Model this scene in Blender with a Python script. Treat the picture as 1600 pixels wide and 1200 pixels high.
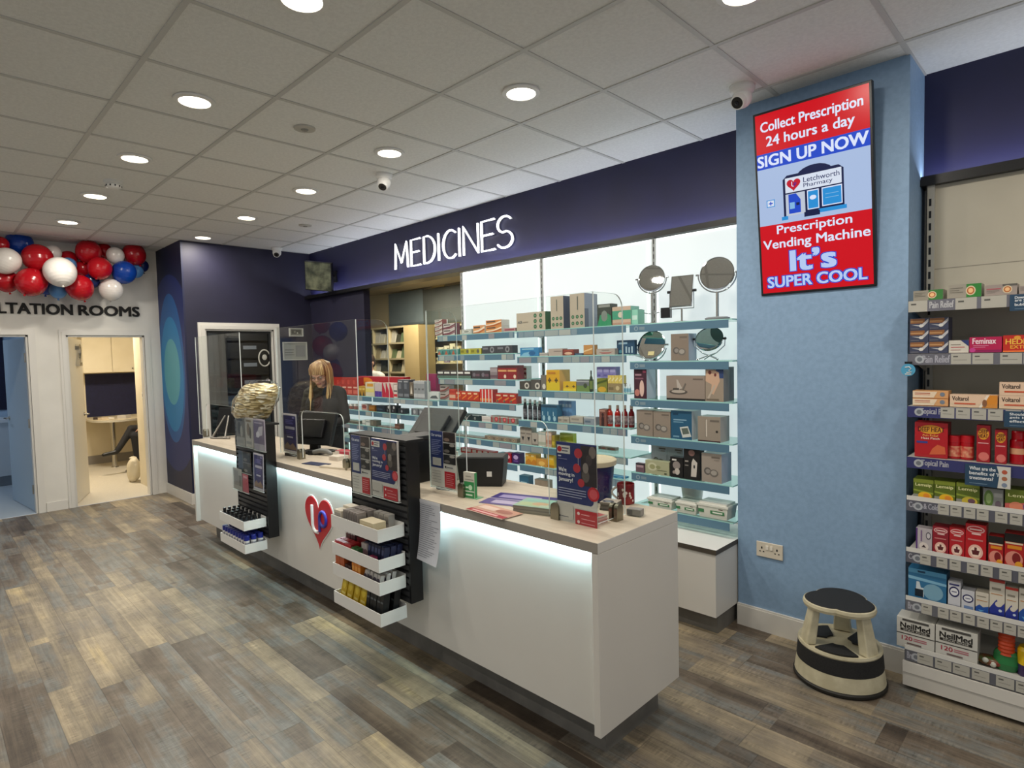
import bpy, bmesh, math, random
from mathutils import Vector, Matrix
random.seed(7)
SC = bpy.context.scene
COL = SC.collection
for _o in list(bpy.data.objects):
    bpy.data.objects.remove(_o, do_unlink=True)

# ------------------------------------------------------------------ camera, world, exposure
YAW, PITCH, ROLL, FPX = 0.7814, -0.0495, -0.0235, 925.03
CAMZ = 1.61
CEIL = 2.97
_f = Vector((-math.sin(YAW) * math.cos(PITCH), math.cos(YAW) * math.cos(PITCH), math.sin(PITCH)))
_r = _f.cross(Vector((0, 0, 1))).normalized()
_u = _r.cross(_f)
RT = _r * math.cos(ROLL) + _u * math.sin(ROLL)
UP = -_r * math.sin(ROLL) + _u * math.cos(ROLL)
FW = _f
cam = bpy.data.cameras.new('camera')
cam.sensor_fit = 'HORIZONTAL'; cam.sensor_width = 36.0; cam.lens = 36.0 * FPX / 1600.0
cam.clip_start = 0.02; cam.clip_end = 60
camo = bpy.data.objects.new('camera', cam); COL.objects.link(camo)
camo.matrix_world = Matrix(((RT.x, UP.x, -FW.x, 0), (RT.y, UP.y, -FW.y, 0), (RT.z, UP.z, -FW.z, CAMZ), (0, 0, 0, 1)))
SC.camera = camo

SC.view_settings.view_transform = 'Standard'
SC.view_settings.look = 'None'
SC.view_settings.gamma = 1
SC.view_settings.use_curve_mapping = False
SC.view_settings.exposure = EXPOSURE = 0.0
wd = bpy.data.worlds.new('daylight_world'); SC.world = wd; wd.use_nodes = True
_bg = wd.node_tree.nodes['Background']
_bg.inputs[0].default_value = (0.9, 0.95, 1.0, 1); _bg.inputs[1].default_value = WORLD = 0.46
SC.cycles.transparent_max_bounces = 32
SC.cycles.max_bounces = 8

DOWN_W = 12.0        # one ceiling downlight, watts
STRIP_W = 2.6        # per metre of led strip
def lamp(name, kind, loc, power, color=(1, 1, 1), parent=None, size=.2, size_y=None, shape='DISK', rot=(0, 0, 0), spread=None):
    l = bpy.data.lights.new(name, kind); l.energy = power; l.color = color
    if kind == 'AREA':
        l.shape = shape; l.size = size
        if size_y: l.size_y = size_y
        if spread: l.spread = spread
    o = bpy.data.objects.new(name, l); COL.objects.link(o)
    if parent is not None:
        o.parent = parent; o.location = Vector(loc) - parent.location
    else:
        o.location = loc
    o.rotation_euler = rot
    return o

# pixel of the 1600x1200 photograph -> point in the shop
def ray(u, v):
    return RT * ((u - 800) / FPX) + UP * (-(v - 600) / FPX) + FW
O3 = Vector((0, 0, CAMZ))
def aty(u, v, y): r = ray(u, v); return O3 + r * (y / r.y)
def atx(u, v, x): r = ray(u, v); return O3 + r * (x / r.x)
def atz(u, v, z): r = ray(u, v); return O3 + r * ((z - CAMZ) / r.z)
def Xat(u, Y, z):
    a = RT - FW * ((u - 800) / FPX); return -(a.y * Y + a.z * (z - CAMZ)) / a.x
def Zat(v, X, Y):
    a = UP + FW * ((v - 600) / FPX); return CAMZ - (a.x * X + a.y * Y) / a.z

# ------------------------------------------------------------------ materials
def lin(h):
    h = h.lstrip('#'); c = [int(h[i:i + 2], 16) / 255 for i in (0, 2, 4)]
    return tuple((x / 12.92 if x <= .04045 else ((x + .055) / 1.055) ** 2.4) for x in c) + (1,)
_MC = {}
def C(h, rough=.42, metal=0.0, spec=.5):
    k = (h, rough, metal, spec)
    if k in _MC: return _MC[k]
    m = bpy.data.materials.new('print_' + h.lstrip('#')); m.use_nodes = True
    b = m.node_tree.nodes['Principled BSDF']
    b.inputs['Base Color'].default_value = lin(h); b.inputs['Roughness'].default_value = rough
    b.inputs['Metallic'].default_value = metal; b.inputs['Specular IOR Level'].default_value = spec
    _MC[k] = m; return m
def E(h, s=1.0, base='#060606'):
    k = ('E', h, s)
    if k in _MC: return _MC[k]
    m = bpy.data.materials.new('glow_' + h.lstrip('#')); m.use_nodes = True
    b = m.node_tree.nodes['Principled BSDF']
    b.inputs['Base Color'].default_value = lin(base); b.inputs['Roughness'].default_value = .25; b.inputs['Specular IOR Level'].default_value = .25
    b.inputs['Emission Color'].default_value = lin(h); b.inputs['Emission Strength'].default_value = s
    _MC[k] = m; return m
def noisy(name, h1, h2, scale=8, rough=.5, bump=0.0, metal=0.0, detail=4, stretch=(1, 1, 1), bscale=None):
    m = bpy.data.materials.new(name); m.use_nodes = True; nt = m.node_tree; b = nt.nodes['Principled BSDF']
    tc = nt.nodes.new('ShaderNodeTexCoord'); mp = nt.nodes.new('ShaderNodeMapping'); mp.inputs['Scale'].default_value = stretch
    n = nt.nodes.new('ShaderNodeTexNoise'); n.inputs['Scale'].default_value = scale; n.inputs['Detail'].default_value = detail
    r = nt.nodes.new('ShaderNodeValToRGB'); r.color_ramp.elements[0].color = lin(h1); r.color_ramp.elements[1].color = lin(h2)
    r.color_ramp.elements[0].position = .35; r.color_ramp.elements[1].position = .65
    L = nt.links.new
    L(tc.outputs['Object'], mp.inputs[0]); L(mp.outputs[0], n.inputs['Vector']); L(n.outputs['Fac'], r.inputs[0]); L(r.outputs[0], b.inputs['Base Color'])
    b.inputs['Roughness'].default_value = rough; b.inputs['Metallic'].default_value = metal
    if bump:
        n2 = nt.nodes.new('ShaderNodeTexNoise'); n2.inputs['Scale'].default_value = bscale or scale * 6
        bp = nt.nodes.new('ShaderNodeBump'); bp.inputs['Strength'].default_value = bump; bp.inputs['Distance'].default_value = .01
        L(mp.outputs[0], n2.inputs['Vector']); L(n2.outputs['Fac'], bp.inputs['Height']); L(bp.outputs[0], b.inputs['Normal'])
    return m
def acrylic(name, tint, refl=1.0, ior=1.49):
    m = bpy.data.materials.new(name); m.use_nodes = True; nt = m.node_tree; nt.nodes.clear(); L = nt.links.new
    out = nt.nodes.new('ShaderNodeOutputMaterial'); mx = nt.nodes.new('ShaderNodeMixShader')
    tr = nt.nodes.new('ShaderNodeBsdfTransparent'); tr.inputs[0].default_value = lin(tint)
    gl = nt.nodes.new('ShaderNodeBsdfGlossy'); gl.inputs['Roughness'].default_value = .02
    fr = nt.nodes.new('ShaderNodeFresnel'); fr.inputs[0].default_value = ior
    ge = nt.nodes.new('ShaderNodeNewGeometry')
    inv = nt.nodes.new('ShaderNodeMath'); inv.operation = 'SUBTRACT'; inv.inputs[0].default_value = 1.0
    mu = nt.nodes.new('ShaderNodeMath'); mu.operation = 'MULTIPLY'
    mu2 = nt.nodes.new('ShaderNodeMath'); mu2.operation = 'MULTIPLY'; mu2.inputs[1].default_value = refl
    L(ge.outputs['Backfacing'], inv.inputs[1]); L(fr.outputs[0], mu.inputs[0]); L(inv.outputs[0], mu.inputs[1]); L(mu.outputs[0], mu2.inputs[0])
    L(mu2.outputs[0], mx.inputs[0]); L(tr.outputs[0], mx.inputs[1]); L(gl.outputs[0], mx.inputs[2]); L(mx.outputs[0], out.inputs[0])
    return m
def floor_mat():
    m = bpy.data.materials.new('vinyl_planks'); m.use_nodes = True; nt = m.node_tree; b = nt.nodes['Principled BSDF']; L = nt.links.new; N = nt.nodes.new
    def math_(op, a, bb=None, c=None):
        n = N('ShaderNodeMath'); n.operation = op
        for i, x in enumerate((a, bb, c)):
            if x is None: continue
            if isinstance(x, (int, float)): n.inputs[i].default_value = x
            else: L(x, n.inputs[i])
        return n.outputs[0]
    tc = N('ShaderNodeTexCoord'); sp = N('ShaderNodeSeparateXYZ'); L(tc.outputs['Object'], sp.inputs[0])
    x, y = sp.outputs[0], sp.outputs[1]
    W, LEN = .19, 1.25
    yr = math_('DIVIDE', y, W); row = math_('FLOOR', yr); fy = math_('FRACT', yr)
    wn = N('ShaderNodeTexWhiteNoise'); wn.noise_dimensions = '1D'; L(row, wn.inputs['W'])
    xr = math_('ADD', math_('DIVIDE', x, LEN), math_('MULTIPLY', wn.outputs['Value'], 7.3)); colm = math_('FLOOR', xr); fx = math_('FRACT', xr)
    cb = N('ShaderNodeCombineXYZ'); L(row, cb.inputs[0]); L(colm, cb.inputs[1])
    w2 = N('ShaderNodeTexWhiteNoise'); w2.noise_dimensions = '2D'; L(cb.outputs[0], w2.inputs['Vector'])
    # reclaimed-board look: each plank is printed with two or three strips of its own tone
    off = math_('MULTIPLY', w2.outputs['Value'], 31.0)
    cs = N('ShaderNodeCombineXYZ'); L(math_('MULTIPLY', x, .9), cs.inputs[0]); L(math_('ADD', math_('MULTIPLY', y, 9.0), off), cs.inputs[1]); L(off, cs.inputs[2])
    n1 = N('ShaderNodeTexNoise'); n1.inputs['Scale'].default_value = 1.0; n1.inputs['Detail'].default_value = 3; n1.inputs['Distortion'].default_value = .4; L(cs.outputs[0], n1.inputs['Vector'])
    # half-width boards inside a plank
    hr = math_('FLOOR', math_('DIVIDE', y, W / 2)); hx = math_('FLOOR', math_('ADD', math_('MULTIPLY', x, 1.35), math_('MULTIPLY', w2.outputs['Value'], 5.0)))
    ch = N('ShaderNodeCombineXYZ'); L(hr, ch.inputs[0]); L(hx, ch.inputs[1]); L(off, ch.inputs[2])
    w3 = N('ShaderNodeTexWhiteNoise'); w3.noise_dimensions = '3D'; L(ch.outputs[0], w3.inputs['Vector'])
    tone = math_('ADD', math_('MULTIPLY', w2.outputs['Value'], .42), math_('MULTIPLY', w3.outputs['Value'], .30))
    n5 = N('ShaderNodeTexNoise'); n5.inputs['Scale'].default_value = 2.6; n5.inputs['Detail'].default_value = 6; n5.inputs['Roughness'].default_value = .65; L(tc.outputs['Object'], n5.inputs['Vector'])
    tone = math_('ADD', tone, math_('ADD', math_('MULTIPLY', math_('SUBTRACT', n1.outputs['Fac'], .5), .85), math_('MULTIPLY', math_('SUBTRACT', n5.outputs['Fac'], .5), .7)))
    tone = math_('ADD', tone, .10)
    rp = N('ShaderNodeValToRGB'); cr = rp.color_ramp
    stops = [(0.0, '#40372e'), (.16, '#574c40'), (.32, '#6b6053'), (.42, '#72726d'), (.52, '#7b7163'), (.64, '#8d816c'), (.78, '#a09178'), (.92, '#b7a47d'), (1.0, '#bdae88')]
    cr.elements[0].position = 0; cr.elements[0].color = lin(stops[0][1]); cr.elements[1].position = 1; cr.elements[1].color = lin(stops[-1][1])
    for p, h in stops[1:-1]:
        e = cr.elements.new(p); e.color = lin(h)
    L(tone, rp.inputs[0])
    # grain: long streaks, saw marks in patches, mottling
    cg = N('ShaderNodeCombineXYZ'); L(math_('MULTIPLY', x, 1.5), cg.inputs[0]); L(math_('ADD', math_('MULTIPLY', y, 46.0), off), cg.inputs[1]); L(off, cg.inputs[2])
    n2 = N('ShaderNodeTexNoise'); n2.inputs['Scale'].default_value = 1.3; n2.inputs['Detail'].default_value = 10; n2.inputs['Roughness'].default_value = .72; n2.inputs['Distortion'].default_value = 1.4; L(cg.outputs[0], n2.inputs['Vector'])
    csw = N('ShaderNodeCombineXYZ'); L(math_('MULTIPLY', x, 95.0), csw.inputs[0]); L(math_('MULTIPLY', y, 9.0), csw.inputs[1]); L(off, csw.inputs[2])
    n3 = N('ShaderNodeTexNoise'); n3.inputs['Scale'].default_value = 1.0; n3.inputs['Detail'].default_value = 3; L(csw.outputs[0], n3.inputs['Vector'])
    n4 = N('ShaderNodeTexNoise'); n4.inputs['Scale'].default_value = 5.0; n4.inputs['Detail'].default_value = 9; n4.inputs['Roughness'].default_value = .7; L(tc.outputs['Object'], n4.inputs['Vector'])
    n6 = N('ShaderNodeTexNoise'); n6.inputs['Scale'].default_value = 3.1; n6.inputs['Detail'].default_value = 2; L(cs.outputs[0], n6.inputs['Vector'])
    msk = N('ShaderNodeMapRange'); msk.inputs['From Min'].default_value = .46; msk.inputs['From Max'].default_value = .62; L(n6.outputs['Fac'], msk.inputs['Value'])
    v = math_('ADD', math_('MULTIPLY', math_('SUBTRACT', n2.outputs['Fac'], .5), 1.5), math_('MULTIPLY', math_('SUBTRACT', n4.outputs['Fac'], .5), 1.35))
    v = math_('ADD', v, math_('MULTIPLY', math_('MULTIPLY', math_('SUBTRACT', n3.outputs['Fac'], .55), 1.3), msk.outputs[0]))
    v = math_('MAXIMUM', math_('ADD', v, 1.0), .3)
    seam = math_('MINIMUM', math_('MINIMUM', fy, math_('SUBTRACT', 1.0, fy)), math_('MULTIPLY', math_('MINIMUM', fx, math_('SUBTRACT', 1.0, fx)), LEN / W))
    sm = N('ShaderNodeMapRange'); sm.inputs['From Min'].default_value = .003; sm.inputs['From Max'].default_value = .014; sm.inputs['To Min'].default_value = .62; sm.inputs['To Max'].default_value = 1; L(seam, sm.inputs['Value'])
    # knots
    vo = N('ShaderNodeTexVoronoi'); vo.inputs['Scale'].default_value = 1.9; L(tc.outputs['Object'], vo.inputs['Vector'])
    kn = N('ShaderNodeMapRange'); kn.inputs['From Min'].default_value = .02; kn.inputs['From Max'].default_value = .06; kn.inputs['To Min'].default_value = .35; kn.inputs['To Max'].default_value = 1; L(vo.outputs['Distance'], kn.inputs['Value'])
    tot = math_('MULTIPLY', math_('MULTIPLY', v, sm.outputs[0]), kn.outputs[0])
    mixc = N('ShaderNodeMix'); mixc.data_type = 'RGBA'; mixc.blend_type = 'MULTIPLY'; mixc.inputs['Factor'].default_value = 1
    L(rp.outputs[0], mixc.inputs['A']); L(tot, mixc.inputs['B']); L(mixc.outputs['Result'], b.inputs['Base Color'])
    b.inputs['Roughness'].default_value = .46
    bp = N('ShaderNodeBump'); bp.inputs['Strength'].default_value = .12; bp.inputs['Distance'].default_value = .004; L(tot, bp.inputs['Height']); L(bp.outputs[0], b.inputs['Normal'])
    return m
def rings_mat():
    # navy wall print with three concentric ovals (object coordinates: x along the wall, z up)
    m = bpy.data.materials.new('navy_oval_mural'); m.use_nodes = True; nt = m.node_tree; b = nt.nodes['Principled BSDF']; L = nt.links.new; N = nt.nodes.new
    tc = N('ShaderNodeTexCoord'); mp = N('ShaderNodeMapping'); mp.inputs['Location'].default_value = (7.80, 0, -1.52); L(tc.outputs['Object'], mp.inputs[0])
    def ell(cz, rx, rz):
        m2 = N('ShaderNodeMapping'); m2.inputs['Location'].default_value = (0, 0, -cz / rz); m2.inputs['Scale'].default_value = (1 / rx, 0, 1 / rz)
        L(mp.outputs[0], m2.inputs[0]); le = N('ShaderNodeVectorMath'); le.operation = 'LENGTH'; L(m2.outputs[0], le.inputs[0])
        lt = N('ShaderNodeMath'); lt.operation = 'LESS_THAN'; lt.inputs[1].default_value = 1; L(le.outputs['Value'], lt.inputs[0]); return lt.outputs[0]
    cur = None
    for cz, rx, rz, h in ((-.04, .9, 1.16, '#1b2a66'), (0.02, .475, .88, '#14599c'), (-.05, .42, .68, '#0f7db8'), (-.02, .3, .39, '#4ea3b5')):
        e = ell(cz, rx, rz); mx = N('ShaderNodeMix'); mx.data_type = 'RGBA'; L(e, mx.inputs['Factor'])
        if cur is None: mx.inputs['A'].default_value = lin('#141a3c')
        else: L(cur, mx.inputs['A'])
        mx.inputs['B'].default_value = lin(h); cur = mx.outputs['Result']
    L(cur, b.inputs['Base Color']); b.inputs['Roughness'].default_value = .55
    return m

M = {}
M['floor'] = floor_mat()
M['ceil'] = noisy('mineral_fibre_tile', '#e0e0dc', '#e8e8e4', 60, .9, .25, bscale=180)
M['tbar'] = C('#c4c3be', .5)
M['wallwhite'] = noisy('warm_white_paint', '#dcd9d1', '#e4e1d9', 3, .7)
M['navy'] = noisy('navy_paint', '#15153b', '#191943', 3, .5)
M['darkwall'] = noisy('dark_navy_paint', '#1d1c33', '#23223b', 3, .55)
M['blue'] = noisy('pale_blue_paint', '#829fbe', '#89a7c6', 40, .6, .08)
M['trim'] = C('#dcd9d2', .4)
M['cwhite'] = noisy('white_laminate', '#d6d2cb', '#dad6cf', 2, .35)
M['ctop'] = noisy('pale_oak_laminate', '#c2b5a2', '#cdc1af', 5, .38, stretch=(1, 12, 1))
M['cedge'] = C('#9a9389', .45)
M['plinth'] = noisy('grey_plinth', '#6a6762', '#77746e', 10, .5)
M['black'] = C('#0c0c0e', .35)
M['blackm'] = C('#17181a', .55)
M['slat'] = noisy('slatwall_charcoal', '#2c2d2f', '#37383a', 6, .35)
M['steel'] = C('#b9b6ae', .25, 1.0)
M['chrome'] = C('#d9dadb', .06, 1.0)
M['mirror'] = C('#f3f4f4', .015, 1.0)
M['gunmetal'] = C('#8b8778', .28, 1.0)
M['white'] = C('#e4e3df', .4)
M['acr'] = acrylic('clear_acrylic', '#fbfdfc', .9)
M['acredge'] = C('#dfe6e4', .2)
M['shelfglass'] = acrylic('shelf_glass', '#dcefeb', .8)
M['glassedge'] = C('#9fd0c8', .15)
M['strip'] = C('#54788f', .4)
M['lit'] = E('#e9f7f8', .66, '#b4b4b4')
M['ledge'] = E('#f4fdff', 1.2, '#ffffff')
M['paper'] = C('#e6e3dc', .6)

# ------------------------------------------------------------------ mesh builder
_TX = {}
def text_geo(s, bold=0.0, ext=0.0):
    k = (s, bold, ext)
    if k in _TX: return _TX[k]
    cu = bpy.data.curves.new('t', 'FONT'); cu.body = s; cu.size = 1; cu.offset = bold; cu.extrude = ext; cu.resolution_u = 3
    ob = bpy.data.objects.new('t', cu); COL.objects.link(ob)
    me = bpy.data.meshes.new_from_object(ob)
    V = [v.co.copy() for v in me.vertices]; F = [tuple(p.vertices) for p in me.polygons]
    bpy.data.objects.remove(ob, do_unlink=True); bpy.data.curves.remove(cu); bpy.data.meshes.remove(me)
    x0 = min(v.x for v in V); x1 = max(v.x for v in V); y0 = min(v.y for v in V); y1 = max(v.y for v in V)
    _TX[k] = (V, F, x0, x1, y0, y1); return _TX[k]
I4 = Matrix.Identity(4)
class MB:
    def __init__(s, mtx=None):
        s.V = []; s.F = []; s.I = []; s.S = []; s.m = []; s.X = mtx or I4
    def mi(s, m):
        if m not in s.m: s.m.append(m)
        return s.m.index(m)
    def add(s, vs, fs, m, smooth=False):
        b = len(s.V); s.V += [s.X @ Vector(v) for v in vs]
        i = s.mi(m)
        for f in fs:
            s.F.append(tuple(b + k for k in f)); s.I.append(i); s.S.append(smooth)
        return s
    def box(s, x0, x1, y0, y1, z0, z1, m, front=None, top=None, right=None, left=None):
        vs = [(x0, y0, z0), (x1, y0, z0), (x1, y1, z0), (x0, y1, z0), (x0, y0, z1), (x1, y0, z1), (x1, y1, z1), (x0, y1, z1)]
        for f, mm in (((3, 2, 1, 0), m), ((4, 5, 6, 7), top or m), ((0, 1, 5, 4), front or m), ((2, 3, 7, 6), m), ((1, 2, 6, 5), right or m), ((3, 0, 4, 7), left or m)):
            s.add([vs[k] for k in f], [(0, 1, 2, 3)], mm)
        return s
    def poly(s, pts, m): return s.add(pts, [tuple(range(len(pts)))], m)
    def prism(s, pts, d0, d1, m, edge=None, axis='y'):
        # outline in the plane across the axis (counter-clockwise seen from -axis for y)
        n = len(pts)
        def P(p, d): return {'y': (p[0], d, p[1]), 'x': (d, p[0], p[1]), 'z': (p[0], p[1], d)}[axis]
        A = [P(p, d0) for p in pts]; B = [P(p, d1) for p in pts]
        fl = axis == 'z'
        s.add(A, [tuple(range(n)) if not fl else tuple(reversed(range(n)))], m)
        s.add(B, [tuple(reversed(range(n))) if not fl else tuple(range(n))], m)
        if axis == 'x': pass
        for i in range(n):
            j = (i + 1) % n
            q = [A[i], B[i], B[j], A[j]]
            if fl: q.reverse()
            s.add(q, [(0, 1, 2, 3)], edge or m)
        return s
    def cyl(s, p0, p1, r0, r1, m, n=16, caps=True, capm=None):
        p0 = Vector(p0); p1 = Vector(p1); d = (p1 - p0).normalized()
        a = d.orthogonal().normalized(); b = d.cross(a)
        A = []; B = []
        for i in range(n):
            t = 2 * math.pi * i / n; w = a * math.cos(t) + b * math.sin(t); A.append(p0 + w * r0); B.append(p1 + w * r1)
        s.add(A + B, [(i, (i + 1) % n, n + (i + 1) % n, n + i) for i in range(n)], m, True)
        if caps:
            s.add(A, [tuple(reversed(range(n)))], capm or m); s.add(B, [tuple(range(n))], capm or m)
        return s
    def lathe(s, prof, m, n=24, c=(0, 0, 0), mats=None, ex=1.0, ey=1.0, shape=None, cap=True):
        c = Vector(c); rings = []
        for r, z in prof:
            ring = []
            for i in range(n):
                t = 2 * math.pi * i / n; k = shape(t) if shape else 1.0
                ring.append(c + Vector((r * k * ex * math.cos(t), r * k * ey * math.sin(t), z)))
            rings.append(ring)
        for j in range(len(rings) - 1):
            mm = mats[j] if mats else m
            s.add(rings[j] + rings[j + 1], [(i, (i + 1) % n, n + (i + 1) % n, n + i) for i in range(n)], mm, True)
        if cap:
            s.add(rings[0], [tuple(reversed(range(n)))], mats[0] if mats else m)
            s.add(rings[-1], [tuple(range(n))], mats[-1] if mats else m)
        return s
    def sph(s, c, r, m, n=20, k=12):
        if isinstance(r, (int, float)): r = (r, r, r)
        c = Vector(c); vs = []; fs = []
        for j in range(k + 1):
            p = math.pi * j / k - math.pi / 2
            for i in range(n):
                t = 2 * math.pi * i / n; vs.append(c + Vector((r[0] * math.cos(p) * math.cos(t), r[1] * math.cos(p) * math.sin(t), r[2] * math.sin(p))))
        for j in range(k):
            for i in range(n): fs.append((j * n + i, j * n + (i + 1) % n, (j + 1) * n + (i + 1) % n, (j + 1) * n + i))
        return s.add(vs, fs, m, True)
    def tube(s, path, r, m, n=8, closed=False, caps=True):
        P = [Vector(p) for p in path]; k = len(P); rings = []; prev = None
        for i in range(k):
            if closed: d = (P[(i + 1) % k] - P[i - 1])
            else: d = P[min(i + 1, k - 1)] - P[max(i - 1, 0)]
            d.normalize()
            if prev is None: a = d.orthogonal().normalized()
            else:
                a = prev - d * prev.dot(d)
                a = a.normalized() if a.length > 1e-6 else d.orthogonal().normalized()
            prev = a; b = d.cross(a)
            rr = r[i] if isinstance(r, (list, tuple)) else r
            rings.append([P[i] + (a * math.cos(2 * math.pi * q / n) + b * math.sin(2 * math.pi * q / n)) * rr for q in range(n)])
        fl = [v for g in rings for v in g]; fs = []
        for j in range(k if closed else k - 1):
            j2 = (j + 1) % k
            fs += [(j * n + i, j * n + (i + 1) % n, j2 * n + (i + 1) % n, j2 * n + i) for i in range(n)]
        s.add(fl, fs, m, True)
        if not closed and caps:
            s.add(rings[0], [tuple(reversed(range(n)))], m); s.add(rings[-1], [tuple(range(n))], m)
        return s
    def text(s, t, x0, z0, x1, z1, m, y=-.001, bold=0.0, ext=0.0, fit=True):
        # heavier weights are laid down as side-shifted copies of the same outline
        V, F, a0, a1, b0, b1 = text_geo(t, 0.0, ext)
        sx = (x1 - x0) / max(a1 - a0, 1e-6); sz = (z1 - z0) / max(b1 - b0, 1e-6); k = bold * sz
        for q, (dx, dz) in enumerate(((-k, -k * .6), (k, -k * .6), (k, k * .6), (-k, k * .6)) if bold > .004 else ((0, 0),)):
            s.add([(x0 + dx + (v.x - a0) * sx, y - (.0004 if ext else .00002) * q - v.z, z0 + dz + (v.y - b0) * sz) for v in V], F, m)
        return s
    def art(s, w, h, arts, y=0.0):
        # flat print on a front face: x 0..w, z 0..h, facing -y
        for k, a in enumerate(arts):
            yy = y - .0005 - .0001 * k; t = a[0]
            if t == 'r':
                x0, z0, x1, z1 = a[1] * w, a[2] * h, a[3] * w, a[4] * h
                s.poly([(x0, yy, z0), (x1, yy, z0), (x1, yy, z1), (x0, yy, z1)], a[5] if not isinstance(a[5], str) else C(a[5]))
            elif t in 'ce':
                rx, rz = (a[3] * h, a[3] * h) if t == 'c' else (a[3] * w, a[4] * h)
                col = a[4] if t == 'c' else a[5]; col = C(col) if isinstance(col, str) else col
                s.poly([(a[1] * w + rx * math.cos(2 * math.pi * i / 20), yy, a[2] * h + rz * math.sin(2 * math.pi * i / 20)) for i in range(20)], col)
            elif t == 'p':
                col = C(a[2]) if isinstance(a[2], str) else a[2]
                s.poly([(p[0] * w, yy, p[1] * h) for p in a[1]], col)
            elif t == 't':
                col = C(a[6]) if isinstance(a[6], str) else a[6]
                s.text(a[1], a[2] * w, a[3] * h, a[4] * w, a[5] * h, col, yy, a[7] if len(a) > 7 else .012)
        return s
    def build(s, name, parent=None, world=False, base=False, loc=None, bevel=0, rotz=0):
        V = s.V; off = Vector((0, 0, 0))
        if base and parent is None:
            xs = [v.x for v in V]; ys = [v.y for v in V]; zs = [v.z for v in V]
            off = Vector(((min(xs) + max(xs)) / 2, (min(ys) + max(ys)) / 2, min(zs)))
        elif world and parent is not None:
            off = parent.location.copy()
            if parent.parent: off += parent.parent.location
        me = bpy.data.meshes.new(name)
        me.from_pydata([tuple(v - off) for v in V], [], s.F)
        for m in s.m: me.materials.append(m)
        me.polygons.foreach_set('material_index', s.I); me.polygons.foreach_set('use_smooth', s.S)
        me.update()
        o = bpy.data.objects.new(name, me); COL.objects.link(o)
        if parent is not None: o.parent = parent
        elif base: o.location = off
        if loc is not None: o.location = loc
        if rotz: o.rotation_euler = (0, 0, rotz)
        if bevel:
            bm = bmesh.new(); bm.from_mesh(me); bmesh.ops.remove_doubles(bm, verts=bm.verts, dist=1e-5); bm.to_mesh(me); bm.free()
            md = o.modifiers.new('bevel', 'BEVEL'); md.width = bevel; md.segments = 2; md.limit_method = 'ANGLE'
        return o
_LB = {}
def tag(o, label, cat, group=None):
    o['label'] = label; o['category'] = cat
    if group: o['group'] = group
    if label in _LB and not (group and _LB[label] == group): print('DUP LABEL', label)
    n = len(label.split())
    if n < 4 or n > 16: print('LABEL LENGTH', n, label)
    _LB[label] = group
    return o
def thing(name, label, cat, loc=(0, 0, 0), rotz=0, group=None):
    o = bpy.data.objects.new(name, None); COL.objects.link(o); o.empty_display_size = .05
    o.location = loc; o.rotation_euler = (0, 0, rotz)
    return tag(o, label, cat, group)
def part(mb, name, parent, world=False, bevel=0, label=None):
    o = mb.build(name, parent, world, bevel=bevel)
    if label: o['label'] = label
    return o
def struct(mb, name, parent=None, bevel=0, world=True):
    o = mb.build(name, parent, world=world, bevel=bevel)
    if parent is None: o['kind'] = 'structure'
    return o
def dup(o, loc, label=None, cat=None, group=None, rotz=None):
    c = o.copy(); COL.objects.link(c); c.location = loc
    if rotz is not None: c.rotation_euler = (0, 0, rotz)
    if label: tag(c, label, cat or o['category'], group or o.get('group'))
    for ch in o.children:
        d = ch.copy(); COL.objects.link(d); d.parent = c
        for g in ch.children:
            e = g.copy(); COL.objects.link(e); e.parent = d
    return c
ORD = ['first', 'second', 'third', 'fourth', 'fifth', 'sixth', 'seventh', 'eighth', 'ninth', 'tenth', 'eleventh', 'twelfth']
# ------------------------------------------------------------------ the setting
FY = 3.665      # fascia front
PY, PX0, PX1 = 3.345, -1.483, -.65   # blue pier
WX = -8.21      # consultation room wall
BX, BY = -7.27, 2.149
mb = MB(); mb.poly([(-8.21, -5, 0), (4, -5, 0), (4, 3.8, 0), (-8.21, 3.8, 0)], M['floor']); struct(mb, 'floor')
mb = MB(); mb.poly([(-8.21, -5, CEIL), (-8.21, 3.75, CEIL), (4, 3.75, CEIL), (4, -5, CEIL)], M['ceil']); struct(mb, 'ceiling')
# suspended ceiling runners
GX, GY = -1.853, 1.9925
mb = MB()
k = -11
while GX + .6 * k < 4:
    x = GX + .6 * k
    if x > -8.2: mb.box(x - .0115, x + .0115, -5, FY, CEIL - .004, CEIL + .002, M['tbar'])
    k += 1
for k in range(-11, 3):
    y = GY + .6 * k
    if y > -4.95: mb.box(-8.2, 4, y - .0115, y + .0115, CEIL - .0048, CEIL + .002, M['tbar'])
struct(mb, 'trim_1')
# far white wall with two doorways
D1 = (-.12, .88); D2 = (1.21, 1.975)      # clear openings incl. lining
DH = 1.945
mb = MB()
def wallx(y0, y1, z0, z1, m=M['wallwhite']): mb.box(WX - .12, WX, y0, y1, z0, z1, m)
wallx(-5, D1[0], 0, CEIL); wallx(D1[1], D2[0], 0, CEIL); wallx(D2[1], 2.25, 0, CEIL); wallx(D1[0], D1[1], DH, CEIL); wallx(D2[0], D2[1], DH, CEIL)
struct(mb, 'wall_far')
# navy bump-out: printed face and the dark face beside it
mb = MB(); mb.box(WX, BX, BY, BY + .02, 0, CEIL, C('#141a3c', .55), front=rings_mat()); struct(mb, 'wall_mural')
DD0, DD1, DDH = 2.36, 3.15, 1.985        # doorway in the dark wall
mb = MB()
mb.box(BX - .1, BX, BY + .02, DD0, 0, CEIL, M['darkwall']); mb.box(BX - .1, BX, DD1, FY, 0, CEIL, M['darkwall']); mb.box(BX - .1, BX, DD0, DD1, DDH, CEIL, M['darkwall'])
struct(mb, 'wall_dark')
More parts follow.
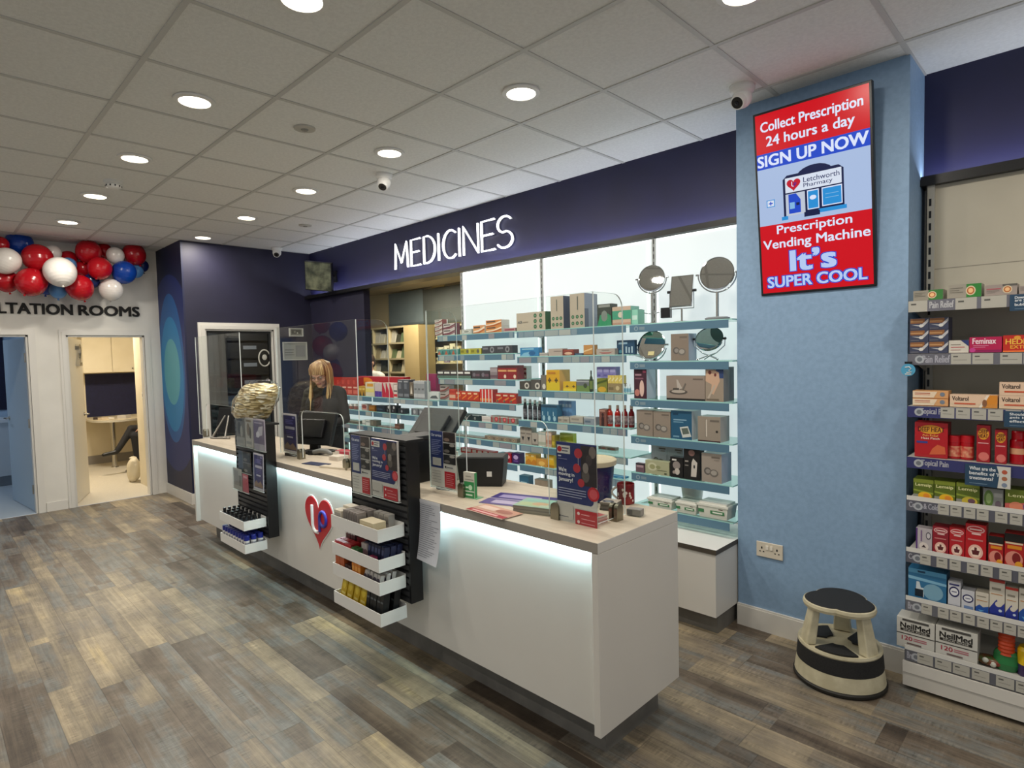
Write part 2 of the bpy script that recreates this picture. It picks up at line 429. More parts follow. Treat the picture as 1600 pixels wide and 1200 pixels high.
# fascia over the medicines (with the partition left of the dispensary hatch)
FB = 2.405
mb = MB(); mb.box(BX, PX0, FY, FY + .08, FB, CEIL, M['navy']); struct(mb, 'wall_fascia')
mb = MB(); mb.box(BX, PX0 - .005, FY - .085, FY + .085, FB - .022, FB, M['black']); mb.box(BX, PX0 - .005, FY - .085, FY - .08, FB, FB + .016, M['black']); struct(mb, 'trim_2')
HX0 = -6.36                              # left edge of the dispensary hatch
HX0 = aty(575, 520, 3.7).x
mb = MB(); mb.box(BX, HX0, 3.66, 3.74, 0, FB - .02, M['darkwall']); struct(mb, 'wall_partition')
mb = MB(); mb.box(PX1, 4, FY, FY + .08, 2.43, CEIL, M['navy']); struct(mb, 'wall_fascia_side')
mb = MB(); mb.box(PX1 - .03, 4, FY - .085, FY + .085, 2.40, 2.43, M['black']); mb.box(PX1 + .002, 4, FY - .085, FY - .08, 2.43, 2.446, M['black']); struct(mb, 'trim_3')
# pier
mb = MB(); mb.box(PX0, PX1, PY, 3.78, 0, CEIL, M['blue']); struct(mb, 'wall_pier')
mb = MB(); mb.box(PX0, PX1 + .012, PY - .016, PY, 0, .115, M['trim']); mb.box(PX0, PX1 + .012, PY - .012, PY, .115, .125, M['trim']); struct(mb, 'baseboard_pier')
mb = MB(); mb.box(-4.2, PX0, 3.70, 3.78, 0, FB, M['wallwhite']); struct(mb, 'wall_back')
mb = MB(); mb.box(PX1, 4, 3.70, 3.78, 0, 2.43, M['wallwhite']); struct(mb, 'wall_back_side')
mb = MB(); mb.box(WX + .0, BX, BY - .016, BY, 0, .12, M['trim']); mb.box(BX, BX + .016, BY - .016, DD0 - .08, 0, .12, M['trim']); struct(mb, 'baseboard_mural')
mb = MB()
for a, b in ((-5, D1[0] - .07), (D1[1] + .07, D2[0] - .07)): mb.box(WX, WX + .016, a, b, 0, .1, M['trim'])
struct(mb, 'baseboard_far')

# doorway linings and architraves
def architrave_x(name, x, sgn, y0, y1, h, w=.062, parent=None):
    mb = MB()
    for d, ww in ((.014, w), (.02, w * .62)):
        xa, xb = (x, x + d * sgn) if sgn > 0 else (x + d * sgn, x)
        mb.box(xa, xb, y0 - ww, y0, 0, h + ww, M['trim']); mb.box(xa, xb, y1, y1 + ww, 0, h + ww, M['trim']); mb.box(xa, xb, y0, y1, h, h + ww, M['trim'])
    # lining
    mb.box(x - .12 * sgn if sgn > 0 else x, x if sgn > 0 else x + .12, y0 - .001, y0 + .02, 0, h, M['trim']); mb.box(x - .12, x, y1 - .02, y1 + .001, 0, h, M['trim']); mb.box(x - .12, x, y0, y1, h - .02, h + .001, M['trim'])
    return mb
def door(name, y0, y1, h, leafmat, num, ang, hinge):
    root = bpy.data.objects.new(name, None); COL.objects.link(root); root.location = (WX, (y0 + y1) / 2, 0); root['kind'] = 'structure'
    architrave_x(name, WX, 1, y0, y1, h).build('architrave', root, world=True)
    w = y1 - y0 - .045; hy = y0 + .022 if hinge == 'l' else y1 - .022
    # leaf swings into the room
    rot = Matrix.Translation((WX - .10, hy, 0)) @ Matrix.Rotation(ang, 4, 'Z')
    mb = MB(rot); sg = 1 if hinge == 'l' else -1
    ya, yb = (0, w) if sg > 0 else (-w, 0)
    mb.box(-.044, 0, ya, yb, .008, h - .025, leafmat)
    lf = mb.build('leaf', root, world=True)
    for z in (.25, .98, 1.7):
        hb = MB(rot); hb.cyl((.004, 0, z - .05), (.004, 0, z + .05), .007, .007, M['steel'], 10); hb.box(-.04, .002, -.002 if sg > 0 else -.001, .001 if sg > 0 else .002, z - .05, z + .05, M['steel'])
        hb.build('hinge', root, world=True)
    hb = MB(rot); yy = w * .9 * sg
    for xs in (-.044, 0):
        s_ = 1 if xs == 0 else -1
        hb.cyl((xs, yy, 1.0), (xs + .05 * s_, yy, 1.0), .009, .009, M['steel'], 10); hb.tube([(xs + .05 * s_, yy, 1.0), (xs + .05 * s_, yy - .11 * sg, 1.0)], .009, M['steel'])
        hb.cyl((xs, yy, 1.0), (xs + .008 * s_, yy, 1.0), .026, .026, M['steel'], 14)
    hb.build('handle', root, world=True)
    # house number standing off the face that shows
    nb = MB(rot @ (Matrix.Translation((.0, w * .62, 1.60)) @ Matrix.Rotation(math.pi / 2, 4, 'Z') if sg > 0 else Matrix.Translation((-.044, -w * .38, 1.60)) @ Matrix.Rotation(-math.pi / 2, 4, 'Z')))
    nb.text(num, -.07, -.0, .07 if num != '1' else -.02, .26, M['chrome'], y=-.008, bold=.01, ext=.03)
    nb.build('door_number', root, world=True)
    return root
door('door_1', D1[0], D1[1], DH, C('#a9bccb', .5), '1', math.radians(84) * -1, 'r')
door('door_2', D2[0], D2[1], DH, C('#d9d4c8', .5), '2', math.radians(70), 'l')

# consultation room behind door 2
R2X, R2Y0, R2Y1, R2C = -11.5, 1.08, 2.95, 2.5
cream = noisy('cream_room_paint', '#d8ccb0', '#dfd4ba', 3, .6)
mb = MB(); mb.poly([(R2X, R2Y0, .004), (WX, R2Y0, .004), (WX, R2Y1, .004), (R2X, R2Y1, .004)], noisy('speckled_vinyl', '#c9c1b0', '#d6cebe', 120, .4)); struct(mb, 'floor_room')
mb = MB(); mb.box(R2X - .08, R2X, R2Y0, R2Y1, 0, R2C, cream); struct(mb, 'wall_room_back')
mb = MB(); mb.box(R2X, WX - .12, R2Y0 - .08, R2Y0, 0, R2C, cream); struct(mb, 'wall_room_left')
mb = MB(); mb.box(R2X, -9.1, R2Y1, R2Y1 + .08, 0, R2C, cream); mb.box(-9.1, -9.02, 2.14, R2Y1 + .08, 0, R2C, cream); mb.box(-9.1, WX - .12, 2.06, 2.14, 0, R2C, cream); struct(mb, 'wall_room_right')
mb = MB(); mb.box(R2X, WX - .12, R2Y0, R2Y1, R2C, R2C + .05, C('#d8d4c8', .8)); struct(mb, 'ceiling_room')
lamp('room_lamp', 'AREA', (-9.6, 1.6, R2C - .03), 44, (1, .91, .76), size=.45)
# consultation room behind door 1
bl = C('#9fb6cc', .6)
mb = MB(); mb.poly([(-11, -1.2, .004), (WX, -1.2, .004), (WX, 1.0, .004), (-11, 1.0, .004)], C('#a9b3ba', .4)); struct(mb, 'floor_office')
mb = MB(); mb.box(-11.08, -11, -1.2, 1.0, 0, R2C, bl); mb.box(-11, WX - .12, .98, 1.0, 0, R2C, bl); mb.box(-11, WX - .12, -1.28, -1.2, 0, R2C, bl); struct(mb, 'wall_office')
mb = MB(); mb.box(-11, WX - .12, -1.2, .98, R2C, R2C + .05, C('#c8ced4', .8)); struct(mb, 'ceiling_office')
lamp('office_lamp', 'AREA', (-9.9, -.2, R2C - .03), 14, (.72, .84, 1), size=.4)

# framed doorway in the dark wall, half-glazed door
root = bpy.data.objects.new('door_3', None); COL.objects.link(root); root.location = (BX, (DD0 + DD1) / 2, 0); root['kind'] = 'structure'
mb = MB()
for d, ww in ((.016, .075), (.024, .045)):
    mb.box(BX, BX + d, DD0 - ww, DD0, 0, DDH + ww, M['trim']); mb.box(BX, BX + d, DD1, DD1 + ww, 0, DDH + ww, M['trim']); mb.box(BX, BX + d, DD0, DD1, DDH, DDH + ww, M['trim'])
mb.box(BX - .1, BX, DD0, DD0 + .018, 0, DDH, M['trim']); mb.box(BX - .1, BX, DD1 - .018, DD1, 0, DDH, M['trim']); mb.box(BX - .1, BX, DD0, DD1, DDH - .018, DDH, M['trim'])
mb.build('architrave', root, world=True)
mb = MB(); mb.box(BX - .07, BX - .03, DD0 + .02, DD0 + .045, 0, DDH - .02, M['blackm']); mb.box(BX - .07, BX - .03, DD1 - .045, DD1 - .02, 0, DDH - .02, M['blackm']); mb.box(BX - .07, BX - .03, DD0 + .045, DD1 - .045, DDH - .045, DDH - .02, M['blackm']); mb.box(BX - .07, BX - .03, DD0 + .045, DD1 - .045, 0, .3, M['blackm'])
mb.build('leaf', root, world=True)
mb = MB(); mb.box(BX - .053, BX - .047, DD0 + .045, DD1 - .045, .3, DDH - .045, acrylic('tinted_door_glass', '#c3c7cb', 1.2)); mb.build('glass_pane', root, world=True)
mb = MB(); mb.tube([(BX - .044, 3.05 + .07 * math.cos(t * math.pi / 14), 1.64 + .1 * math.sin(t * math.pi / 14)) for t in range(28)], .009, C('#b9b8ae', .5), 6, closed=True); mb.sph((BX - .044, 3.05, 1.65), (.004, .03, .035), C('#b9b8ae', .5)); mb.build('door_sticker', root, world=True)
# passage behind it
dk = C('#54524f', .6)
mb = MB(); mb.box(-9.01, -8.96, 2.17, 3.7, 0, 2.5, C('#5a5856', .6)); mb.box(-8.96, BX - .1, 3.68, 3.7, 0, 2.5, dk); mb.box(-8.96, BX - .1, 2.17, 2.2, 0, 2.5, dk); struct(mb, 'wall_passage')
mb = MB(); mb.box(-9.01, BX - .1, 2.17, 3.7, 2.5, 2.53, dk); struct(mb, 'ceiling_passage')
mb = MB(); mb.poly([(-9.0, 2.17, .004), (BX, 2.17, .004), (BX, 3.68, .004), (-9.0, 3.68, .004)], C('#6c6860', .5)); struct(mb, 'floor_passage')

# dispensary behind the hatch
DY1 = 6.6
mb = MB(); mb.poly([(-11.5, 3.7, .002), (-1.5, 3.7, .002), (-1.5, DY1, .002), (-11.5, DY1, .002)], C('#8f8878', .5)); struct(mb, 'floor_dispensary')
mb = MB(); mb.box(-11.5, -4.2, DY1, DY1 + .08, 0, 2.6, C('#cbbb93', .6)); mb.box(-4.2, -4.12, 3.72, DY1, 0, 2.6, C('#b9b09a', .6)); mb.box(-11.5, -11.42, 3.78, DY1, 0, 2.6, C('#b9b09a', .6)); struct(mb, 'wall_dispensary')
mb = MB(); mb.box(-11.5, -4.2, 3.75, DY1, 2.6, 2.64, C('#a59a82', .7)); struct(mb, 'ceiling_dispensary')
lamp('dispensary_lamp', 'AREA', (-6.3, 4.35, 2.56), 34, (1, .93, .78), size=.5)

# ------------------------------------------------------------------ ceiling fittings
def downlight(x, y, label):
    t = thing('ceiling_downlight', label, 'ceiling light', (x, y, CEIL), group='round ceiling downlights')
    b = MB(); b.lathe([(.082, 0), (.10, -.002), (.098, -.009), (.076, -.013), (.073, -.004)], M['white'], 32, cap=False); part(b, 'trim_ring', t)
    b = MB(); b.lathe([(.0735, -.004), (.07, -.0095), (.05, -.011)], E('#fff3da', 9.0, '#ffffff'), 32); part(b, 'diffuser', t)
    lamp('downlight_beam', 'AREA', (x, y, CEIL - .016), DOWN_W, (1, .93, .82), t, .15)
    return t
names = {}
for i, x in enumerate((-2.155, -3.365, -4.555, -5.765, -6.965)):
    downlight(x, 1.098, ['downlight at the top edge of the photo, nearest in the left row', 'second downlight from the near end of the left row', 'third downlight from the near end of the left row, beyond the smoke detector', 'fourth downlight from the near end of the left row', 'last downlight of the left row, above the balloon garland'][i])
for i, x in enumerate((-.985, -2.155, -3.365, -4.555, -5.765, -6.965)):
    downlight(x, 2.29, ['downlight at the top edge, closest to the television screen', 'large bright downlight near the middle of the ceiling, before the fascia', 'downlight directly beside the small dome camera over the counter', 'fourth downlight along the row before the fascia', 'fifth downlight along the row before the fascia', 'farthest downlight, right against the corner of the dark wall'][i])
for x in (.25, 1.45):
    downlight(x, 2.29 if x < 1 else 1.098, 'ceiling downlight out of frame, over the side shelving' if x < 1 else 'ceiling downlight out of frame, behind the photographer')
for x in (.25, -2.155, -4.555, -6.965):
    downlight(x, -.7, {.25: 'ceiling downlight out of frame, shop entrance row nearest', -2.155: 'ceiling downlight out of frame, entrance row second', -4.555: 'ceiling downlight out of frame, entrance row third', -6.965: 'ceiling downlight out of frame, entrance row farthest'}[x])
# smoke detector and flush discs
t = thing('smoke_detector', 'white two-tier smoke detector on the ceiling above the consultation doors', 'smoke detector', (-5.237, 1.116 + .32, CEIL))
p = atz(177, 283, CEIL); t.location = (p.x, p.y, CEIL)
b = MB(); b.lathe([(.062, 0), (.062, -.018), (.052, -.024)], M['white'], 28); part(b, 'mounting_base', t)
b = MB(); b.lathe([(.045, -.024), (.05, -.03), (.05, -.048), (.035, -.056), (.012, -.058)], M['white'], 28)
for i in range(10):
    a = i * math.pi / 5; b.box(.0495 * math.cos(a) - .004, .0495 * math.cos(a) + .004, .0495 * math.sin(a) - .004, .0495 * math.sin(a) + .004, -.045, -.033, M['blackm'])
part(b, 'sensor_head', t)
for u, v, lb in ((476, 200, 'flat round ceiling speaker plate in the middle of the tiles'), (477, 352, 'flat round ceiling plate near the far end of the fascia')):
    p = atz(u, v, CEIL); b = MB(); b.lathe([(.062, 0), (.06, -.008), (.03, -.01)], C('#bab7ae', .5), 28, (p.x, p.y, CEIL)); b.lathe([(.022, -.01), (.018, -.016), (.008, -.018)], C('#8d8a82', .5), 16, (p.x, p.y, CEIL))
    tag(b.build('ceiling_plate', base=True), lb, 'ceiling plate')
def dome(px, py, aim, label):
    t = thing('dome_camera', label, 'security camera', (px, py, CEIL))
    b = MB(); b.lathe([(.062, 0), (.064, -.012), (.058, -.03), (.046, -.04)], M['white'], 28); part(b, 'mount', t)
    d = Vector(aim).normalized(); c = Vector((0, 0, -.06))
    b = MB(); b.sph(c, (.05, .05, .05), M['white'], 24, 14); b.cyl(c + d * .02, c + d * .055, .042, .036, M['white'], 24); part(b, 'turret', t)
    b = MB(); b.cyl(c + d * .05, c + d * .058, .031, .029, M['black'], 24); b.sph(c + d * .056, (.012, .012, .012), C('#050608', .05), 12, 8); part(b, 'lens', t)
p = atz(1163, 138, CEIL); dome(p.x, p.y - .03, (-.15, -1, -.75), 'white dome camera on the ceiling beside the television')
p = atz(600, 272, CEIL); dome(p.x, p.y, (.35, -.6, -.9), 'white dome camera on the ceiling in front of the lit sign')
p = atz(429, 388, CEIL); dome(p.x + .06, p.y, (.8, -.5, -.7), 'small white dome camera by the far dark wall corner')

# led strips that wash the fascia (fittings sit on top of the shelving)
def led(name, label, x0, x1, y, z, power, col, up=True):
    t = thing(name, label, 'led strip', ((x0 + x1) / 2, y, z))
    b = MB(); b.box(-(x1 - x0) / 2, (x1 - x0) / 2, -.006, .006, 0, .006, M['white'], top=E('#dfe4ff', 1.0, '#ffffff')); part(b, 'channel', t)
    lamp('strip_glow', 'AREA', ((x0 + x1) / 2, y, z + .008), power * (x1 - x0), col, t, x1 - x0, .012, 'RECTANGLE', (math.pi, 0, 0))
led('fascia_strip', 'thin light strip along the foot of the long navy fascia', BX + .1, PX0 - .02, FY - .058, FB + .0, 1.9, (.8, .86, 1))
led('fascia_strip', 'thin light strip along the foot of the navy panel right of the pier', PX1 + .01, .9, FY - .058, 2.43, 1.9, (.8, .86, 1))

# ------------------------------------------------------------------ sign lettering
sg = thing('medicines_sign', 'glowing white MEDICINES letters on the navy fascia', 'sign', (-4.46, FY, 2.53))
def arc(cx, cz, rx, rz, a0, a1, n=12): return [(cx + rx * math.cos(math.radians(a0 + (a1 - a0) * i / n)), cz + rz * math.sin(math.radians(a0 + (a1 - a0) * i / n))) for i in range(n + 1)]
GL = {'M': (.21, [[(0, 0), (0.015, 1), (.105, .22), (.195, 1), (.21, 0)]]), 'E': (.15, [[(.15, 1), (0, 1), (0, 0), (.15, 0)], [(0, .52), (.13, .52)]]),
      'D': (.17, [[(0, 0), (0, 1), (.05, 1)] + arc(.05, .5, .12, .5, 90, -90) + [(0, 0)]]), 'I': (.0, [[(0, 0), (0, 1)]]),
      'C': (.17, [arc(.11, .5, .11, .5, 50, 310, 18)]), 'N': (.17, [[(0, 0), (0, 1), (.17, 0), (.17, 1)]]),
      'S': (.16, [arc(.085, .74, .075, .26, 35, 255, 12) + arc(.08, .25, .08, .27, 75, -150, 12)])}
word = 'MEDICINES'; gap = .088
tot = sum(GL[c][0] for c in word) + gap * (len(word) - 1); sx = 1.74 / tot; hh = .262
x = -5.335 + 4.46
glow = E('#f6f8ff', 2.6, '#ffffff'); halo = C('#2a2a52', .5)
EXT = [(745, 830), (845, 910), (925, 1000), (1012, 1028), (1045, 1130), (1140, 1158), (1172, 1270), (1285, 1375), (1385, 1485)]
for c, (ea, eb) in zip(word, EXT):
    w, strokes = GL[c]; b = MB()
    xa, xb = Xat(430 + ea / 4, FY - .03, 2.66) + .0086 + 4.46, Xat(430 + eb / 4, FY - .03, 2.66) - .0086 + 4.46
    if c == 'I': xa = xb = (xa + xb) / 2
    gx0 = min(p[0] for st in strokes for p in st); gx1 = max(p[0] for st in strokes for p in st); kx = (xb - xa) / max(gx1 - gx0, 1e-6)
    for st in strokes: b.tube([(xa + (px - gx0) * kx, -.03, pz * hh + .008) for px, pz in st], .0088, glow, 10)
    for st in strokes: b.tube([(xa + (px - gx0) * kx, -.012, pz * hh + .008) for px, pz in st], .006, M['white'], 6)
    part(b, 'letter', sg)
# consultation sign
cs = thing('consultation_sign', 'black raised letters reading CONSULTATION ROOMS above the white doors', 'sign', (WX, 1.0, 2.172))
b = MB(Matrix.Rotation(math.pi / 2, 4, 'Z')); blk = C('#0e0c0b', .7)
y_ = lambda u: atx(u, 488, WX).y - 1.0
b.text('ROOMS', y_(123), 0, y_(217), .112, blk, y=-.012, bold=.035, ext=.004); part(b, 'word', cs)
_, _, w0, w1, _, _ = text_geo('CONSULTATION'); _, _, v0, v1, _, _ = text_geo('TATION'); ww = (y_(113) - y_(10)) * (w1 - w0) / (v1 - v0)
b = MB(Matrix.Rotation(math.pi / 2, 4, 'Z')); b.text('CONSULTATION', y_(113) - ww, 0, y_(113), .112, blk, y=-.012, bold=.035, ext=.004); part(b, 'word', cs)

# ------------------------------------------------------------------ balloon garland
BC = {'r': C('#b00f1d', .22), 'w': C('#e6e0da', .25), 'b': C('#0d3f9a', .22), 'l': C('#5b93cf', .22), 'n': C('#14245e', .25)}
BN = {'r': 'red', 'w': 'white', 'b': 'royal blue', 'l': 'pale blue', 'n': 'navy'}
BL = [('b', 150, 200, 96, 0, 'at the top left of the garland'), ('r', 8, 205, 60, .1, 'cut by the picture edge at the top'), ('r', 285, 315, 108, .22, 'large, over the first white ones'), ('w', 78, 340, 100, .24, 'against the picture edge'),
      ('w', 415, 290, 62, -.02, 'half hidden behind the big red one'), ('r', 535, 325, 66, 0, 'mostly hidden under the ceiling'), ('l', 545, 368, 58, .08, 'peeping out above the large white one'), ('r', 690, 280, 90, .12, 'high up in the middle of the garland'),
      ('r', 632, 390, 62, 0, 'dark, hidden between its neighbours'), ('w', 905, 295, 64, .2, 'small, near the right end of the garland'), ('r', 815, 262, 60, 0, 'set back against the wall near the right end'), ('r', 1045, 288, 84, .1, 'at the very right end, touching the ceiling'),
      ('r', 780, 405, 86, .24, 'round, left of the royal blue one'), ('b', 960, 422, 88, .24, 'bright, near the right end above ROOMS'), ('l', 1068, 416, 50, .06, 'small, tucked right of the royal blue one'), ('n', 1105, 372, 48, 0, 'dark, at the right end against the wall'),
      ('w', 470, 430, 112, .3, 'largest, in the centre of the garland'), ('r', 255, 475, 108, .24, 'large, in the lower row left of centre'), ('r', 52, 488, 86, .18, 'in the lower row at the picture edge'), ('b', 378, 545, 58, .05, 'hanging low behind the pale blue one'),
      ('l', 455, 560, 62, .12, 'lowest, under the largest white one'), ('r', 625, 520, 98, .28, 'lowest red, above the letters'), ('n', 705, 485, 58, .05, 'peeping out behind the lowest red one'), ('w', 835, 530, 84, .16, 'lowest white, right of the lowest red one')]
def balloon(p, r, c, label, grp='balloon garland over the consultation doors'):
    t = thing('balloon', label, 'balloon', p, group=grp)
    b = MB(Matrix.Rotation(random.uniform(-.5, .5), 4, 'X') @ Matrix.Rotation(random.uniform(-.5, .5), 4, 'Y'))
    pr = []
    for i in range(15):
        a = -math.pi / 2 + math.pi * i / 14; rr = math.cos(a) * r; z = math.sin(a) * r * (1.0 if a > 0 else 1.14)
        pr.append((max(rr, .002), z))
    b.lathe(pr, BC[c], 28); part(b, 'balloon_skin', t)
    k = MB(b.X); k.lathe([(.004, -r * 1.14 - .002), (.012, -r * 1.14 - .016), (.009, -r * 1.14 - .02)], BC[c], 10); part(k, 'knot', t)
BP = []
for c, x, y, r, off, lb in BL:
    u = x * .2; v = 340 + y * .2; X = WX + .13 + off * .75
    p = atx(u, v, X); dpt = (p - O3).dot(FW); rad = r * .2 * dpt / FPX * .96
    BP.append([p, rad, c, BN[c] + ' balloon ' + lb])
# let neighbours touch without passing through each other (they settle towards and away from the wall)
for it in range(300):
    for i in range(len(BP)):
        for j in range(i):
            (pa, ra), (pb, rb) = BP[i][:2], BP[j][:2]; d = pb - pa; need = (ra + rb) * 1.0
            if d.length < need:
                sgn = 1 if d.x >= 0 else -1; k = (need - d.length) * .35 * sgn
                for q, s_ in ((i, -1), (j, 1)):
                    dr = (BP[q][0] - O3).normalized(); t_ = (k * s_) / dr.x
                    n_ = BP[q][0] + dr * t_
                    n_ += Vector((0, d.y, d.z)).normalized() * s_ * .0008
                    if n_.x - BP[q][1] > WX + .005: BP[q][0] = n_
for p, rad, c, lb in BP: balloon(p, rad, c, lb)
for i in range(13):
    c = 'rwbrlwrb'[i % 8]; p = Vector((WX + .2 + .25 * (i % 2), .30 - .24 * min(i, 3) - .12 * (i % 3 == 1), 2.56 - .15 * max(i - 3, 0) + .05 * (i % 2)))
    balloon(p, .115 + .03 * ((i * 7) % 3) / 2, c, '%s balloon of the garland beyond the left picture edge, %s along' % (BN[c], ['nearest', 'second', 'third', 'fourth', 'fifth', 'sixth', 'seventh', 'eighth', 'ninth', 'tenth', 'eleventh', 'twelfth', 'last'][i]))
# ------------------------------------------------------------------ backlit medicine shelving
SF = 3.30           # shelf front edge
BK = 3.60           # lit back panel
XC = [-6.35, -5.29, -4.20, -3.212, -2.185, -1.49]
def shelf(parent, x0, x1, z, yf, yb, seg, plain=False):
    b = MB()
    b.box(x0 + .001, x1 - .001, yf, yb - .013, z - .008, z, M['shelfglass'], front=M['glassedge'], right=M['glassedge'])
    for xx in (x0 + .012, x1 - .018):        # cantilever brackets
        b.prism([(yf + .09, z - .010), (yb, z - .055), (yb, z - .010)], xx, xx + .006, M['white'], axis='x')
    s = part(b, 'shelf', parent, world=True)
    t = MB(); t.box(x0 + .008, x1 - .022, yf - .006, yf - .001, z - .052, z - .006, M['strip'])
    w = x1 - x0 - .03; X = Matrix.Translation((x0 + .008, yf - .006, z - .052)); t.X = X; art = []
    if plain:
        art += [('c', .075, .5, .32, '#8fa3ad'), ('c', .075, .5, .2, '#54788f'), ('r', .11, .3, .17, .7, '#7b909c')]
    else:
        random.seed(int(z * 1000) + int(x0 * 100)); q = .02
        while q < .95:
            l = random.uniform(.05, .14)
            if random.random() < seg: art.append(('r', q, .06, min(q + l, .99), .94, random.choice(['#98a3a4', '#a8aeab', '#8d9a9e', '#7f93a0', '#8a8a93'])))
            q += l + .006
    t.art(w, .046, art); part(t, 'ticket_strip', s) if False else t.build('ticket_strip', s, world=True)
    return s
def bay(label, x0, x1, zs, ztop, seg, plain=False, zc=.5, right=False, zpan=.52):
    r = thing('shelving_bay', label, 'shelving', ((x0 + x1) / 2, SF + .15, 0), group='backlit medicine shelving')
    b = MB(); b.box(x0 + .03, x1 - (.03 if right else .001), BK, BK + .03, zpan, ztop, M['lit'])
    part(b, 'back_panel', r, world=True)
    b = MB(); b.box(x0 + .031, x1 - .002, BK - .004, BK - .0005, ztop - .014, ztop, M['ledge']); b.box(x0 + .031, x0 + .041, BK - .004, BK - .0005, zpan, ztop - .014, M['ledge']); b.box(x1 - .043, x1 - .033, BK - .004, BK - .0005, zpan, ztop - .014, M['ledge']); part(b, 'led_edging', r, world=True)
    for xx in ([x0 + .015] + ([x1 - .015] if right else [])):
        b = MB(); b.box(xx - .015, xx + .015, BK - .012, BK + .035, zpan - .02, ztop, C('#b9bdbd', .4))
        b.box(xx - .005, xx + .005, BK - .0126, BK - .011, zpan, ztop, C('#8e9394', .5))
        z = zpan + .02
        while z < ztop - .03:
            b.box(xx - .0035, xx + .0035, BK - .0132, BK - .0122, z, z + .03, M['blackm']); z += .05
        part(b, 'upright', r, world=True)
    for z in zs: shelf(r, x0, x1, z, SF, BK, seg, plain)
    b = MB(); b.box(x0, x1 - .001, 3.075 if right else 3.10, BK + .03, .115, zc - .028, M['cwhite']); part(b, 'cabinet', r, world=True)
    b = MB(); b.box(x0, x1 + (.004 if right else 0), 3.07 if right else 3.095, BK + .03, zc - .028, zc, M['white'], front=C('#4b443b', .5), right=C('#4b443b', .5)); part(b, 'cabinet_top', r, world=True)
    b = MB(); b.box(x0, x1 - .02, 3.135, BK, 0, .115, M['plinth']); part(b, 'kickboard', r, world=True)
    return r
ZA = [1.793, 1.622, 1.415, 1.222, 1.06, .912, .745]
ZB = [1.79, 1.594, 1.338, 1.104, .912, .757]
ZC = [1.788, 1.548, 1.305, 1.063, .82, .603]
ZL = [1.213, 1.06, .905, .75, .60]
bay('lit shelving bay at the far left end under the dispensary hatch', XC[0], XC[1], ZL, 1.205, .5)
bay('low lit shelving bay directly left of the tall ones, under the hatch', XC[1], XC[2], ZL, 1.205, .5)
bay('tall lit shelving bay beside the dispensary hatch, flat cartons on top', XC[2], XC[3], ZA, FB - .03, .55)
bay('tall lit shelving bay with the beige cartons with green circles on top', XC[3], XC[4], ZB, FB - .03, .6)
bay('tall lit shelving bay beside the blue pier, mirrors on top', XC[4], XC[5], ZC, FB - .03, .5, True, right=True)
# white light on the shelves from the edge-lit panels
for xa, xb in ((XC[2], XC[3]), (XC[3], XC[4]), (XC[4], XC[5])): pass

# ------------------------------------------------------------------ counter
CX0, CX1, CY0, CY1, CT = -5.80, -1.293, 1.729, 2.31, .911
r = thing('sales_counter', 'long white pharmacy sales counter with pale top and glowing front edge', 'counter', ((CX0 + CX1) / 2, (CY0 + CY1) / 2, 0))
b = MB(); b.box(CX0, CX1, CY0, CY1, CT - .042, CT, M['ctop'], front=M['cedge'], right=M['cwhite'], left=M['cwhite']); part(b, 'worktop', r, True, bevel=.002)
b = MB(); b.box(CX0 + .03, CX1 - .03, CY0 + .035, CY0 + .055, .185, CT - .043, M['cwhite']); part(b, 'front_panel', r, True)
for a, c in ((CX1 - .03, CX1), (CX0, CX0 + .03)):
    b = MB(); b.box(a, c, CY0 + .001, CY1, .17, CT - .0425, M['cwhite']); part(b, 'end_panel', r, True, bevel=.0015)
b = MB(); b.box(CX0 + .05, CX1 - .09, CY0 + .155, CY1 - .03, 0, .17, M['plinth']); b.box(CX0 + .03, CX1 - .03, CY0 + .056, CY1 - .02, .17, .186, M['cwhite']); part(b, 'plinth', r, True)
b = MB(); b.box(CX0 + .03, CX1 - .03, CY1 - .06, CY1 - .04, .186, CT - .0425, M['cwhite']); part(b, 'back_panel', r, True)
b = MB(); b.box(CX0 + .04, CX1 - .035, CY0 + .02, CY0 + .03, CT - .0495, CT - .0425, M['white'], front=M['white'])
b.poly([(CX0 + .04, CY0 + .02, CT - .0497), (CX0 + .04, CY0 + .03, CT - .0497), (CX1 - .035, CY0 + .03, CT - .0497), (CX1 - .035, CY0 + .02, CT - .0497)], E('#cdf6ff', 3.0, '#ffffff')); part(b, 'led_strip', r, True)
lamp('counter_glow', 'AREA', ((CX0 + CX1) / 2, CY0 + .022, CT - .051), STRIP_W * 4.4, (.62, .94, 1), r, 4.4, .01, 'RECTANGLE', (math.radians(12), 0, 0))
